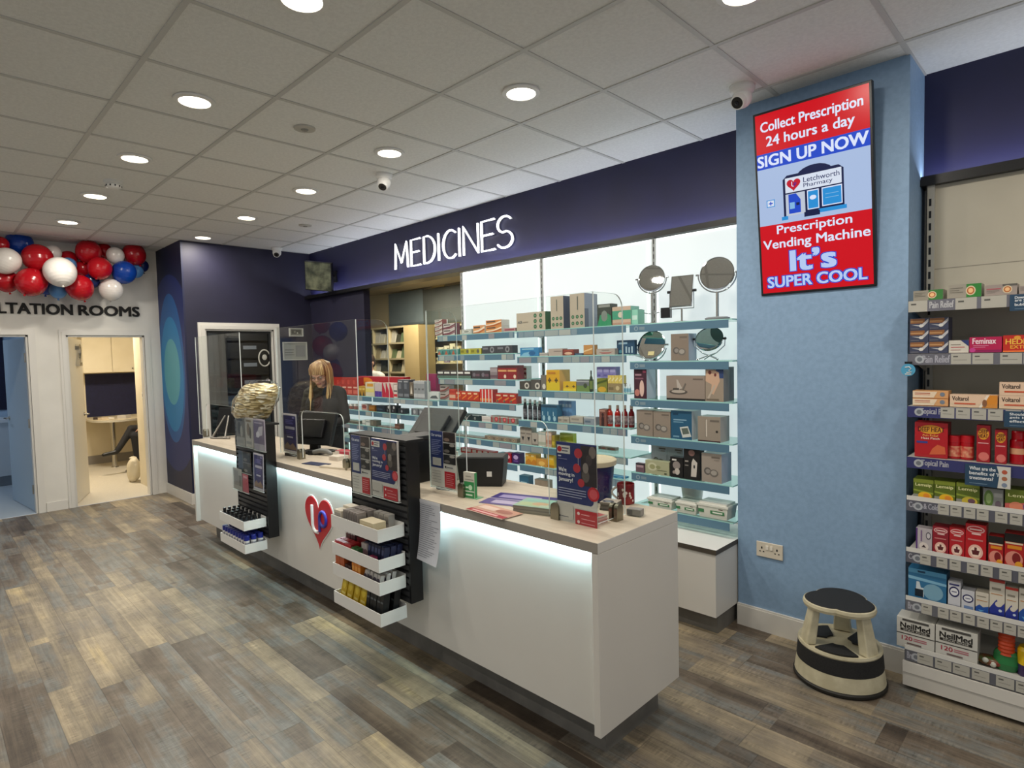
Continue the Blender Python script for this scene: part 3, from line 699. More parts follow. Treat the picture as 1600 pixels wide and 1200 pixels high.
# heart badge
hx = aty(499, 811, CY0 + .034); r = thing('heart_badge', 'red heart badge with white L and blue p on the counter front', 'logo', (hx.x, CY0 + .0345, hx.z))
def heart(s):
    out = []
    for i in range(60):
        t = 2 * math.pi * i / 60
        out.append((s * 16 * math.sin(t) ** 3 / 16, s * (13 * math.cos(t) - 5 * math.cos(2 * t) - 2 * math.cos(3 * t) - math.cos(4 * t)) / 16))
    return out[::-1]
def logo(b, s, y, edge=True):
    if edge: b.prism([(p[0], p[1]) for p in heart(s * 1.07)], y - .002, y, M['white'])
    b.prism(heart(s), y - .004, y, C('#c21624', .35)) if edge else b.poly([(p[0], y - .001, p[1]) for p in heart(s)], C('#c21624', .35))
    yy = y - .006 if edge else y - .0016
    b.tube([(-.42 * s, yy, .42 * s), (-.42 * s, yy, -.25 * s), (-.36 * s, yy, -.42 * s), (-.2 * s, yy, -.47 * s), (-.08 * s, yy, -.46 * s)], .07 * s if edge else .06 * s, M['white'], 8)
    b.tube([(.1 * s, yy, -.36 * s)] + [(.1 * s, yy, .05 * s)] + [(.33 * s - .23 * s * math.cos(a / 10 * 2 * math.pi), yy, .06 * s + .24 * s * math.sin(a / 10 * 2 * math.pi)) for a in range(11)], .06 * s, C('#33359c', .35), 8)
b = MB(); b.prism(heart(.192), -.003, 0, M['white']); part(b, 'white_border', r)
b = MB(); b.prism(heart(.18), -.006, -.003, C('#c21624', .35)); part(b, 'red_heart', r)
s_ = .18
b = MB(); b.tube([(-.42 * s_, -.008, .45 * s_), (-.42 * s_, -.008, -.25 * s_), (-.34 * s_, -.008, -.42 * s_), (-.2 * s_, -.008, -.48 * s_), (-.02 * s_, -.008, -.47 * s_)], .012, M['white'], 8); part(b, 'letter', r, label='white letter L')
b = MB(); b.tube([(.1 * s_, -.008, -.42 * s_), (.1 * s_, -.008, .05 * s_)] + [(.34 * s_ - .24 * s_ * math.cos(a / 14 * 2 * math.pi), -.008, .06 * s_ + .26 * s_ * math.sin(a / 14 * 2 * math.pi)) for a in range(15)], .011, C('#33359c', .35), 8); part(b, 'letter', r, label='blue letter p')

# ------------------------------------------------------------------ clear counter screens
def arch_pane(x0, x1, z0, z1, a0=None, a1=None, ah=.0, rr=.05, top=None):
    pts = [(x0, z0)]
    if a0 is not None:
        pts += [(a0, z0), (a0, z0 + ah - rr)] + [(a0 + rr - rr * math.cos(t), z0 + ah - rr + rr * math.sin(t)) for t in [math.pi / 2 * i / 6 for i in range(1, 7)]]
        pts += [(a1 - rr + rr * math.sin(t), z0 + ah - rr + rr * math.cos(t)) for t in [math.pi / 2 * i / 6 for i in range(0, 6)]] + [(a1, z0 + ah - rr), (a1, z0)]
    pts += [(x1, z0), (x1, z1), (x0, z1)]
    return pts
def screen(label, x0, x1, y, z1, a0, a1, ah, ret_l, ret_r, clamps):
    r = thing('counter_screen', label, 'screen', ((x0 + x1) / 2, y, CT), group='clear counter screens')
    b = MB(); b.prism(arch_pane(x0, x1, CT + .012, z1, a0, a1, ah), y, y + .006, M['acr'], M['acredge']); part(b, 'front_pane', r, True)
    for xx, dep in ((x0, ret_l), (x1 - .006, ret_r)):
        if not dep: continue
        y0 = y + .0065; pts = [(y0, CT + .012), (y0 + dep, CT + .012), (y0 + dep, z1 - .06)] + [(y0 + dep - .06 + .06 * math.cos(t), z1 - .06 + .06 * math.sin(t)) for t in [math.pi / 2 * i / 5 for i in range(1, 6)]] + [(y0, z1)]
        b = MB(); b.prism(pts, xx, xx + .006, M['acr'], M['acredge'], axis='x'); part(b, 'side_pane', r, True)
    for cx, cy, rot in clamps:
        X = Matrix.Translation((cx, cy, CT)) @ Matrix.Rotation(rot, 4, 'Z'); b = MB(X)
        for s in (-1, 1):
            pr = [(-.022, 0), (.022, 0), (.022, .05)] + [(.022 * math.cos(t), .05 + .022 * math.sin(t)) for t in [math.pi * i / 8 for i in range(1, 8)]] + [(-.022, .05)]
            b.prism(pr, *sorted((s * .0045, s * .021)), M['gunmetal'])
        b.box(-.022, .022, -.0045, .0045, 0, .011, M['gunmetal']); part(b, 'clamp', r, True)
    return r
SY = 1.886
P3L, P3R = Xat(669, SY, 1.3), -1.415
screen('clear screen at the near end of the counter, navy poster on its corner', P3L, P3R, SY, 1.85, -2.2, -1.665, .40, .2, .2, [(-2.23, SY + .003, 0), (-1.62, SY + .003, 0), (P3R - .003, SY + .14, math.pi / 2)])
P2L, P2R = Xat(434, SY, 1.4), Xat(559, SY, 1.4)
screen('clear middle counter screen in front of the blonde woman', P2L, P2R, SY, 1.845, P2L + .36, P2R - .19, .335, .0, .22, [(P2L + .33, SY + .003, 0), (P2R - .16, SY + .003, 0)])
P1L, P1R = Xat(308, SY, 1.4), Xat(377, SY, 1.4)
screen('clear screen at the far end of the counter before the glazed door', P1L, P1R, SY, 1.845, P1L + .20, P1R - .16, .30, .0, .0, [(P1L + .17, SY + .003, 0), (P1R - .12, SY + .003, 0)])

# ------------------------------------------------------------------ slatwall display stands
def slatwall(label, x0, x1, z0, z1, yf=1.655, yb=1.728):
    r = thing('slatwall_stand', label, 'display stand', ((x0 + x1) / 2, (yf + yb) / 2, z0))
    b = MB(); n = int((z1 - z0) / .032); pr = [(yf + .014, z0)]
    for i in range(n):
        z = z0 + (z1 - z0 - .01) * i / n; h = (z1 - z0 - .01) / n
        pr += [(yf, z + h * .02), (yf, z + h * .62), (yf + .012, z + h * .72), (yf + .012, z + h * .99)]
    pr += [(yf + .012, z1), (yf + .03, z1), (yf + .03, z0)]
    b.prism(pr, x0 + .012, x1 - .012, M['slat'], axis='x'); part(b, 'slatwall_face', r, True)
    b = MB(); b.box(x0 + .012, x1 - .012, yf + .03, yb, z0, z1, M['black']); part(b, 'back_board', r, True)
    for a, c in ((x0, x0 + .012), (x1 - .012, x1)):
        b = MB(); b.box(a, c, yf, yb, z0, z1, M['black']); part(b, 'side_panel', r, True)
    b = MB(); b.box(x0 - .004, x1 + .004, yf - .004, yb + .03, z1, z1 + .012, M['blackm']); part(b, 'top_cap', r, True)
    return r
S2X0, S2X1 = -2.90, -2.371
S1X0, S1X1 = -4.555, -4.026
slatwall('nearer black slatwall stand with four white trays on the counter front', S2X0, S2X1, .40, 1.195)
slatwall('farther black slatwall stand with two white trays on the counter front', S1X0, S1X1, .388, 1.165)
def tray(label, x0, x1, y0, y1, z0, h, grp, t=.004, tilt=.0):
    r = thing('display_tray', label, 'tray', ((x0 + x1) / 2, (y0 + y1) / 2, z0), group=grp)
    b = MB(); b.box(x0, x1, y0, y1, z0, z0 + t, M['white']); b.box(x0, x1, y1 - t, y1, z0 + t, z0 + h * 1.1, M['white']); part(b, 'tray_base', r, True)
    b = MB(); b.box(x0, x1, y0, y0 + t, z0 + t, z0 + h, M['white']); part(b, 'front_lip', r, True)
    for a in (x0, x1 - t):
        b = MB(); b.box(a, a + t, y0 + t, y1 - t, z0 + t, z0 + h, M['white']); part(b, 'side_lip', r, True)
    return r
TY0, TY1 = 1.50, 1.6505
T2 = []
for i, (vt, vb) in enumerate(((828, 829 + 22), (877, 876 + 23), (912, 937), (960, 985))):
    X = -2.405; q = atx(595 + i * 1.6, vt, X); zt = q.z; q2 = atx(595 + i * 1.6, vt + 27, X)
    T2.append(zt)
TR2 = []
lb2 = ['top tray of the nearer stand, holding white packets and open boxes', 'second tray of the nearer stand, holding red and dark blue packs', 'third tray of the nearer stand, holding orange and small white packs', 'bottom tray of the nearer stand, holding yellow and black pouches']
TX0, TX1 = -2.85, -2.405
for i, v in enumerate((829, 876, 912, 961)):
    q = Zat(v, TX1, TY0); h = .062; tray(lb2[i], TX0, TX1, TY0, TY1, q - h, h, 'white trays on the nearer slatwall stand'); TR2.append(q - h)
TR1 = []
T1X0, T1X1 = -4.50, -4.05
for i, v in enumerate((816, 852)):
    q = Zat(v, T1X1, TY0); h = .062; tray(['upper tray of the farther stand, holding black-capped bottles', 'lower tray of the farther stand, holding white tubes with blue caps'][i], T1X0, T1X1, TY0, TY1, q - h, h, 'white trays on the farther slatwall stand'); TR1.append(q - h)
# ------------------------------------------------------------------ stock: cartons, bottles, mirrors
def carton_mesh(name, w, d, h, base, art=(), side=None, top=None, sart=(), rough=.42):
    b = MB(); bm_ = C(base, rough)
    b.box(0, w, 0, d, 0, h, bm_, right=C(side, rough) if side else bm_, left=C(side, rough) if side else bm_, top=C(top, rough) if top else bm_)
    b.art(w, h, list(art))
    if sart:
        k = MB(Matrix.Translation((w, 0, 0)) @ Matrix.Rotation(math.pi / 2, 4, 'Z')); k.art(d, h, list(sart))
        for f, i in zip(k.F, k.I): b.add([k.V[q] for q in f], [tuple(range(len(f)))], k.m[i])
    return b
def row(where, z, u0, u1, vt, n, sty, lab, d=.06, Y=SF + .012, stack=1, name='medicine_carton', cat='carton', rot=0, gap=.0015, grp=None, X=None):
    X0, X1 = X or (Xat(u0, Y, z), Xat(u1, Y, z)); H = max(Zat(vt, X0, Y) - z, .012) if vt > 3 else vt
    w = (X1 - X0) / n; h = H / stack
    base, art, kw = sty
    out = []; src = None
    for s in range(stack):
        for i in range(n):
            loc = (X0 + w * i, Y, z + h * s + .0004)
            L = lab
            if n > 1: L += ', %s from left' % ORD[i] if n > 2 else [', left one', ', right one'][i]
            if stack > 1: L += ', ' + (['bottom', 'top'] if stack == 2 else ['bottom', 'middle', 'top'] if stack == 3 else ['lowest', 'second up', 'third up', 'topmost'])[s] + ' of stack'
            L += ', ' + where
            if src is None:
                src = carton_mesh(name, w - gap, d, h - .0008, base, art, **kw).build(name, loc=loc)
                if rot: src.rotation_euler = (0, 0, rot)
                o = src
            else:
                o = src.copy(); COL.objects.link(o); o.location = loc
            tag(o, L, cat, (grp or (lab + ' ' + where)) if n * stack > 1 else None); out.append(o)
    return out
def S(base, *art, **kw): return (base, art, kw)
def swoosh(base, c1, c2, **kw): return S(base, ('p', [(0, .12), (.45, .18), (1, .62), (1, .86), (.5, .44), (0, .3)], c1), ('p', [(0, .0), (.55, .02), (1, .4), (1, .56), (.45, .2), (0, .12)], c2), ('r', .06, .66, .62, .84, '#4a3f3a'), **kw)
def bands(base, *bs, **kw): return S(base, *[('r', 0 if len(b) < 4 else b[3], b[0], 1 if len(b) < 5 else b[4], b[1], b[2]) for b in bs], **kw)
def lines(c, x0=.08, x1=.8, zs=(.72, .55, .4), t=.05): return [('r', x0, z, x1 - .12 * (k % 2), z + t, c) for k, z in enumerate(zs)]
# ---- left tall bay
wA = lambda k: '%s shelf, bay by hatch' % k
row(wA('top'), ZA[0], 680, 691.5, 500, 1, swoosh('#d8d0ca', '#7a3030', '#a88d86', side='#8a4a48'), 'white and maroon swoosh box', stack=4)
row(wA('top'), ZA[0], 693, 711, 506, 1, swoosh('#cfc6c4', '#6e2c3a', '#8c5660', side='#6a3540'), 'maroon swoosh carton', stack=2)
row(wA('top'), ZA[0], 721, 737, 515, 1, S('#b9bcb6', ('e', .5, .5, .36, .3, '#d7d8d2'), ('e', .5, .5, .26, .2, '#8d938c')), 'flat grey carton with pale oval')
row(wA('top'), ZA[0], 739.5, 757.5, 509, 1, swoosh('#d69a66', '#e7d7c4', '#b5622e', side='#d9cdbf'), 'small orange swoosh carton')
row(wA('top'), ZA[0], 759.5, 784, 501, 1, swoosh('#d28a4b', '#efdcc0', '#b0571f', side='#e2ded8'), 'larger orange swoosh carton', stack=2, d=.09)
row(wA('top'), ZA[0], 787, 805.5, 513, 1, bands('#b48b8b', (.3, .7, '#8f3f4c', .1, .9)), 'flat dusty red carton')
tri = S('#4f8f8a', ('p', [(.0, 0), (.5, 0), (.25, .8)], '#b85c3f'), ('p', [(.5, 0), (1, 0), (.75, .85)], '#2c6b6b'), ('r', 0, .85, 1, 1, '#8fb8b0'))
row(wA('second'), ZA[1], 684, 717, 546, 3, tri, 'teal triangle print carton')
row(wA('second'), ZA[1], 719.5, 752, 545, 2, S('#a8a53c', ('r', .05, .3, .35, .7, '#7d7a20'), ('e', .7, .5, .12, .32, '#5d5f56'), ('r', .85, 0, 1, 1, '#c3be4f')), 'low olive yellow carton')
row(wA('second'), ZA[1], 753.5, 801, 541, 2, S('#3d3f46', ('r', .04, .55, .4, .8, '#7b7e86'), ('e', .68, .5, .14, .4, '#8b8d92'), ('e', .68, .5, .07, .2, '#3d3f46')), 'dark grey carton with rings')
row(wA('third'), ZA[2], 683.5, 736, 579, 5, bands('#3b3136', (.6, .85, '#e4e2de', .1, .9), (.0, .35, '#5a7468')), 'dark carton with white stripe')
row(wA('third'), ZA[2], 737, 765, 579, 2, S('#3f3940', ('c', .3, .5, .25, '#77707c'), ('r', .5, .3, .92, .6, '#6e5260')), 'near black carton with grey disc')
row(wA('third'), ZA[2], 766, 777.5, 574, 1, bands('#8b7f84', (.1, .35, '#6b5560'), (.6, .9, '#a59aa0')), 'grey upright carton')
row(wA('third'), ZA[2], 778, 808, 571, 2, S('#8c2029', ('r', .05, .55, .95, .68, '#d9a36b'), ('r', 0, .82, 1, 1, '#4a2b2e'), ('e', .78, .2, .13, .14, '#e6cdb6')), 'dark red carton with cream spot', d=.08)
row(wA('third'), ZA[2], 813, 823, 572, 1, S('#992631', ('r', .0, .5, 1, .68, '#dfc8bd'), ('r', 0, .85, 1, 1, '#e9e2dc'), ('e', .75, .2, .18, .14, '#f1dccb'), side='#e3e0dd'), 'red and white upright carton', Y=SF + .13)
row(wA('fourth'), ZA[3], 688, 702, 602, 1, swoosh('#b7a9a5', '#89403c', '#766c69'), 'grey swoosh carton', stack=2)
row(wA('fourth'), ZA[3], 702.5, 712, 608, 1, bands('#cf4a34', (.2, .5, '#e7b39b'), (.7, .9, '#b82f24')), 'coral red upright carton')
row(wA('fourth'), ZA[3], 712.5, 749, 611, 4, S('#c23a24', ('p', [(.1, .15), (.9, .55), (.9, .7), (.1, .3)], '#e88a3c'), ('r', .1, .72, .7, .88, '#f0c9a0'), ('r', 0, .0, 1, .1, '#8f2118')), 'red orange pain relief carton')
row(wA('fourth'), ZA[3], 750, 770, 608, 4, bands('#cf2f2b', (.0, 1, '#e9dcd8', .7, 1), (.1, .3, '#e58b45', 0, .6)), 'narrow red and white carton')
row(wA('fourth'), ZA[3], 775, 807, 614, 3, S('#b3251f', ('p', [(.05, .1), (.95, .5), (.95, .66), (.05, .28)], '#d9843a'), ('r', .1, .7, .75, .86, '#d8b99b'), ('c', .25, .2, .13, '#5c5f58')), 'deep red carton with orange stripe')
row(wA('fifth'), ZA[4], 690, 708, 643, 2, bands('#39484b', (.2, .55, '#5d7073', .15, .6)), 'slate grey carton')
row(wA('fifth'), ZA[4], 709, 752, 645, 3, S('#1f3137', ('c', .35, .38, .2, '#b7bdba'), ('c', .35, .38, .12, '#1f3137'), ('r', .1, .75, .8, .88, '#5d6f73')), 'dark teal carton with white ring')
row(wA('fifth'), ZA[4], 753, 767, 650, 1, bands('#cfcac6', (.3, .5, '#bdb6b0')), 'plain off white carton')
row(wA('fifth'), ZA[4], 768, 807, 649, 3, S('#857d75', ('c', .62, .5, .36, '#b5303a'), ('c', .62, .5, .2, '#d4807f'), ('r', .0, 0, .12, 1, '#a82d33')), 'grey carton with red swirl')
row(wA('sixth'), ZA[5], 700, 757, 680, 4, bands('#7f7a74', (.55, .75, '#a9a49c', .1, .8), (.2, .3, '#5d5955')), 'grey brown flat carton')
row(wA('sixth'), ZA[5], 757.5, 808, 680, 4, S('#8a7f70', ('c', .6, .5, .3, '#c4b08a'), ('c', .6, .5, .18, '#5c5348'), ('r', .08, .25, .3, .75, '#6d655a')), 'khaki flat carton with emblem')
row(wA('seventh'), ZA[6], 720, 771, 699, 6, bands('#c8352b', (.35, .9, '#e5c9c4', .25, .95)), 'red and pale pink carton at the back', Y=SF + .12)
row(wA('seventh'), ZA[6], 778, 787, 707, 1, S('#1f6c7d', ('r', .15, .65, .85, .8, '#8fc3c8'), ('r', .15, .25, .6, .4, '#134a57')), 'small teal carton')
row(wA('seventh'), ZA[6], 788.5, 799, 707, 1, S('#a81e33', ('e', .5, .6, .32, .2, '#e0aab0'), ('e', .55, .25, .2, .13, '#6d1020')), 'small crimson carton')
row(wA('seventh'), ZA[6], 800.5, 812, 707, 1, S('#3a1d5c', ('e', .5, .6, .32, .2, '#b6a5d0'), ('r', .2, .2, .8, .32, '#6f4b9c')), 'small purple carton')
# ---- middle tall bay
wB = lambda k: '%s shelf, middle bay' % k
ring6 = [q for cx, cz in ((.66, .8), (.85, .8), (.66, .5), (.85, .5), (.66, .2), (.85, .2)) for q in (('c', cx, cz, .115, '#2f5d3c'), ('c', cx, cz, .05, '#6e9a76'))]
row(wB('top'), ZB[0], 807.5, 852.5, 490, 1, S('#b9ae9c', *ring6, ('t', 'ACR', .05, .42, .2, .56, '#4a5560'), ('r', .22, .45, .42, .5, '#8d8474'), side='#3f6d45', top='#cfc6b6'), 'long beige monitor carton with six green circles', d=.16)
ring3 = [q for cx, cz in ((.2, .32), (.5, .32), (.8, .32), (.2, .13), (.5, .13), (.8, .13)) for q in (('c', cx, cz, .055, '#2f5d3c'), ('c', cx, cz, .025, '#6e9a76'))]
row(wB('top'), ZB[0], 861, 881, 464, 1, S('#b5a997', *ring3, ('r', .46, .55, .52, .9, '#5b6258'), side='#7b8296', top='#c9bfb0', sart=[('r', 0, 0, .5, 1, '#4c5466')]), 'tall beige carton with six green circles, left of two', d=.15)
row(wB('top'), ZB[0], 891, 914, 460, 1, S('#b3a795', *ring3, ('r', .5, .52, .56, .92, '#5b6258'), side='#8c93a4', top='#c9bfb0', sart=[('r', 0, 0, .3, .55, '#5a6276'), ('r', .6, 0, .75, 1, '#b3b8c2')]), 'tall beige carton with six green circles, right of two', d=.15)
row(wB('top'), ZB[0], 933.5, 956, 476, 1, S('#2f3a36', ('p', [(.0, 0), (1, 0), (.95, .45), (.6, .62), (.2, .5)], '#2c8f63'), ('e', .5, .45, .22, .25, '#7c8781'), ('r', .1, .85, .9, .97, '#8b8f8c')), 'dark and green brace pack', d=.07)
row(wB('top'), ZB[0], 957, 986, 480, 1, S('#c3ab97', ('r', 0, .3, 1, .78, '#3f9a7c'), ('c', .45, .55, .16, '#d8cdbb'), ('r', 0, .0, 1, .12, '#b58f7c'), side='#8cc7b6', top='#d9d2c6'), 'beige first aid carton with green band', d=.1)
row(wB('top'), ZB[0], 987, 997, 484, 1, S('#8ccdb8', ('r', .1, .3, .9, .6, '#c6e4da')), 'pale green carton at the end', d=.08, Y=SF + .02)
row(wB('second'), ZB[1], 813, 842, 543.5, 1, S('#2f7fb5', ('p', [(0, 0), (.5, .0), (.62, .55), (.2, .4)], '#7fb7d6'), ('e', .65, .35, .18, .25, '#1e5f95'), ('r', .1, .75, .75, .9, '#8ec3dd')), 'blue blister pack', d=.04)
row(wB('second'), ZB[1], 843, 856, 551, 1, bands('#b9b5b0', (.3, .6, '#9b9791')), 'low pale grey carton')
row(wB('second'), ZB[1], 857, 879, 545, 1, bands('#b4a69c', (.55, .7, '#8d7f78', .4, .95)), 'beige pink carton')
row(wB('second'), ZB[1], 879.5, 897, 546, 1, S('#7d2f25', ('e', .5, .35, .36, .22, '#d9b094'), ('r', .1, .7, .9, .85, '#a9543f')), 'rust red carton with pale oval')
row(wB('second'), ZB[1], 898, 911, 552, 1, bands('#2f4a63', (.3, .6, '#5f7d97', .15, .85)), 'low slate blue carton')
row(wB('second'), ZB[1], 912, 926, 539, 1, S('#c28a4a', ('p', [(0, .3), (1, .55), (1, .7), (0, .42)], '#e7c795'), ('r', 0, 0, 1, .12, '#8f5e2a')), 'amber upright carton')
row(wB('second'), ZB[1], 932, 961, 545, 1, S('#b0a59d', ('p', [(.12, .5), (.3, .22), (.7, .22), (.9, .5), (.7, .36), (.3, .36)], '#a3202c'), ('r', .3, .65, .7, .78, '#8b8078')), 'beige carton with red smile', d=.07)
q = row(wB('second'), ZB[1], 964, 992, 532, 1, S('#1f4766', ('r', .1, .72, .6, .86, '#8fb2c9'), ('r', .5, .1, .58, .55, '#a9c4d3'), ('r', .66, .1, .74, .5, '#a9c4d3'), ('r', .82, .1, .9, .55, '#a9c4d3'), ('c', .2, .2, .13, '#4f93a8')), 'navy and teal hanging pack', d=.03, Y=SF + .05)
row(wB('third'), ZB[2], 812, 829, 595.5, 1, S('#47433f', ('c', .68, .48, .38, '#cfcac2'), ('c', .68, .48, .2, '#47433f')), 'dark brown carton with white ring at the left end')
row(wB('third'), ZB[2], 829.5, 845, 593, 1, S('#4d4945', ('c', .68, .4, .32, '#cfcac2'), ('c', .68, .4, .16, '#4d4945')), 'dark brown carton with white ring, next in line')
row(wB('third'), ZB[2], 845.5, 853.5, 586, 1, S('#6f6a62', ('e', .6, .25, .32, .18, '#d6d1c9')), 'narrow brown carton with white ring')
plus = lambda cx, cz, r: [('r', cx - r, cz - r / 3, cx + r, cz + r / 3, '#5d4a12'), ('r', cx - r / 3, cz - r, cx + r / 3, cz + r, '#5d4a12')]
row(wB('third'), ZB[2], 854, 875, 578, 1, S('#d8a516', *plus(.25, .5, .12), *plus(.75, .5, .12), ('r', 0, .0, 1, .42, '#d6bb1c'), *plus(.25, .5, .12), *plus(.75, .5, .12), ('r', .1, .8, .7, .9, '#b9791a'), top='#e0b74a', side='#d9a54d'), 'large yellow carton with two black crosses', d=.12)
row(wB('third'), ZB[2], 880, 900.5, 596, 1, S('#d4ad1a', *plus(.32, .5, .12), *plus(.82, .5, .12), ('r', 0, 0, 1, .28, '#e0c62e')), 'lower yellow carton with two crosses')
row(wB('third'), ZB[2], 901, 921, 593, 1, S('#6f8a46', ('r', 0, .5, 1, 1, '#6c7076'), ('c', .7, .5, .2, '#3d4a30'), ('r', 0, .8, 1, .9, '#a9adb0')), 'grey and green carton')
row(wB('third'), ZB[2], 933, 949, 591, 1, S('#7d8434', ('e', .5, .2, .4, .2, '#d0a637'), ('p', [(0, .55), (1, .8), (1, .95), (0, .7)], '#4c5a25')), 'olive carton with yellow fruit print')
for o in row(wB('third'), ZB[2], 933, 963, 577, 3, S('#7d79b8', ('r', .1, .5, .9, .8, '#a29fd0'), ('r', .1, .15, .6, .3, '#5b579a')), 'violet carton on top', d=.05, Y=SF + .03): o.location.z += Zat(590.5, Xat(933, SF + .012, ZB[2]), SF + .012) - ZB[2]; o.scale.z = .48
row(wB('third'), ZB[2], 950, 972, 599, 1, S('#93825f', ('c', .7, .5, .25, '#c9b98f'), ('r', .05, .3, .4, .6, '#6e6044')), 'low khaki carton under the yellow spines')
for o in row(wB('third'), ZB[2], 950, 972.5, 588, 4, S('#dcc569', ('p', [(.1, .2), (.9, .6), (.9, .8), (.1, .4)], '#f0e6b8')), 'cream yellow carton', d=.05): o.location.z += Zat(599, Xat(950, SF + .012, ZB[2]), SF + .012) - ZB[2]; o.scale.z = .5
row(wB('fourth'), ZB[3], 846, 871, 632, 3, S('#1f6286', ('e', .5, .2, .25, .16, '#9fc6d6'), ('r', .2, .35, .35, .6, '#9fc6d6'), ('r', 0, .85, 1, 1, '#123f5a')), 'teal blue carton', d=.06)
row(wB('fourth'), ZB[3], 872, 890, 651, 2, bands('#a9a296', (.3, .6, '#857e73', .1, .6), (.75, .9, '#c2bcb0')), 'low beige grey carton')
row(wB('fourth'), ZB[3], 891, 911, 650, 1, bands('#b5aea2', (.1, .2, '#6f8291'), (.5, .75, '#958d82', .1, .7)), 'wider beige carton')
row(wB('fourth'), ZB[3], 912.5, 930, 651, 1, bands('#8b96a2', (.3, .55, '#5d6f80', .1, .6), (.8, 1, '#b9c0c6')), 'grey blue carton')
row(wB('fourth'), ZB[3], 873, 894, 626, 4, S('#6f9bd0', ('r', .1, .1, .9, .3, '#93b6df'), ('r', .1, .7, .9, .85, '#bcd2ea')), 'light blue upright carton at the back', d=.05, Y=SF + .10)
row(wB('fourth'), ZB[3], 936.5, 948, 639, 1, S('#7a5149', ('p', [(.3, 0), (.7, 0), (.68, .5), (.5, .62), (.32, .5)], '#2f2326'), ('e', .5, .68, .16, .1, '#2f2326'), ('r', .1, .85, .8, .95, '#b78a7c')), 'brown carton with dark bottle print')
row(wB('fifth'), ZB[4], 813, 831, 667, 2, S('#a19b91', ('p', [(.25, .45), (.75, .45), (.5, .2)], '#26262a'), ('r', .1, .6, .9, .68, '#77716a'), ('r', 0, .85, 1, 1, '#7b756d')), 'grey carton with black triangle', d=.06)
row(wB('fifth'), ZB[4], 831.5, 841, 676, 1, S('#a8a298', ('p', [(.25, .5), (.75, .5), (.5, .25)], '#26262a'), ('r', 0, .0, 1, .12, '#77716a')), 'shorter grey carton with black triangle', d=.06)
row(wB('fifth'), ZB[4], 841.5, 853, 674, 2, bands('#c9c8bd', (.1, .3, '#a9b09f'), (.8, .9, '#9fb1ad')), 'pale cream carton')
row(wB('fifth'), ZB[4], 853.5, 862, 674, 1, bands('#c8a793', (.2, .45, '#b07f6c'), (.75, .9, '#dcc4b5')), 'peach carton')
row(wB('fifth'), ZB[4], 862.5, 867, 680, 1, bands('#a08a2e', (.2, .5, '#c9b23c')), 'narrow mustard carton')
row(wB('fifth'), ZB[4], 875, 896, 676, 1, S('#c6c92a', ('p', [(0, .6), (1, .85), (1, 1), (0, .8)], '#e3e25a'), ('r', .1, .3, .5, .45, '#8f961d')), 'lime yellow carton leaning at the back', d=.04, Y=SF + .10)
row(wB('fifth'), ZB[4], 935, 962, 697, 2, S('#a7958a', ('e', .6, .5, .3, .35, '#b56e66'), ('r', .1, .2, .4, .8, '#7d756e')), 'small carton with reddish photo', Y=SF + .16, d=.04)
row(wB('sixth'), ZB[5], 821, 838, 708, 2, S('#d7a53a', ('p', [(.0, .2), (.6, .55), (1, .4), (1, 0), (0, 0)], '#c37f2a'), ('r', .1, .75, .6, .9, '#f0d690')), 'orange yellow carton')
row(wB('sixth'), ZB[5], 838.5, 855, 716, 1, S('#c89040', ('e', .5, .4, .3, .3, '#e6bd63')), 'low amber carton')
row(wB('sixth'), ZB[5], 855.5, 866, 709, 1, S('#dcae22', ('r', .1, .6, .9, .75, '#f0d676'), ('r', 0, 0, 1, .2, '#b98312')), 'bright yellow carton')
row(wB('sixth'), ZB[5], 950, 975, 748, 2, S('#2c86b8', ('r', .2, .2, .8, .6, '#8fc4dd'), ('r', 0, .8, 1, 1, '#15557c')), 'sky blue carton at the right end', d=.06)
zb0 = .502
row('cabinet top of middle bay', zb0, 812, 826, 742, 1, S('#2b5f7c', ('r', .15, .5, .85, .7, '#90b4c4')), 'low blue carton', Y=SF + .02)
row('cabinet top of middle bay', zb0, 836, 856, 748, 2, bands('#8d7f6f', (.3, .6, '#b7ab9b', .1, .9)), 'small brown carton', Y=SF + .02)
# ---- mirror bay
wC = lambda k: '%s shelf, bay beside pier' % k
mon = [('e', .3, .38, .18, .13, '#5e5955'), ('e', .32, .38, .12, .08, '#8f8a84'), ('e', .62, .33, .22, .13, '#6f6a65'), ('e', .62, .34, .15, .085, '#a29c94'), ('r', .5, .84, .92, .9, '#6b6259'), ('r', .62, .76, .88, .8, '#8b8178')]
row(wC('second'), ZC[1], 1048.5, 1076.5, 522, 1, S('#86796c', *mon, side='#a7b3c8', top='#c9cdd2'), 'taupe monitor carton between the mirrors', d=.10)
row(wC('third'), ZC[2], 991, 1011, 577, 1, S('#43202f', ('e', .62, .35, .18, .28, '#d8b8ac'), ('e', .25, .2, .2, .12, '#b7776d'), ('r', .1, .78, .6, .84, '#a07a86'), ('r', .1, .66, .75, .71, '#7f5363'), ('r', .7, .88, .95, .96, '#b0506c'), side='#b9c3d2', top='#9fa6b2'), 'dark plum carton with pink device picture', d=.11)
row(wC('third'), ZC[2], 1041.5, 1102, 587, 1, S('#93857a', ('r', 0, 0, 1, .08, '#241f1c'), ('e', .32, .34, .24, .11, '#57504a'), ('e', .32, .36, .18, .07, '#b0a69b'), ('p', [(.3, .4), (.27, .85), (.31, .83), (.42, .5)], '#b7aea5'), ('p', [(.42, .45), (.5, .72), (.53, .66), (.46, .42)], '#6b645d'), ('r', .18, .42, .34, .5, '#4a4540'), ('r', .7, .84, .95, .9, '#6b5f55')), 'long taupe nebuliser carton', d=.10)
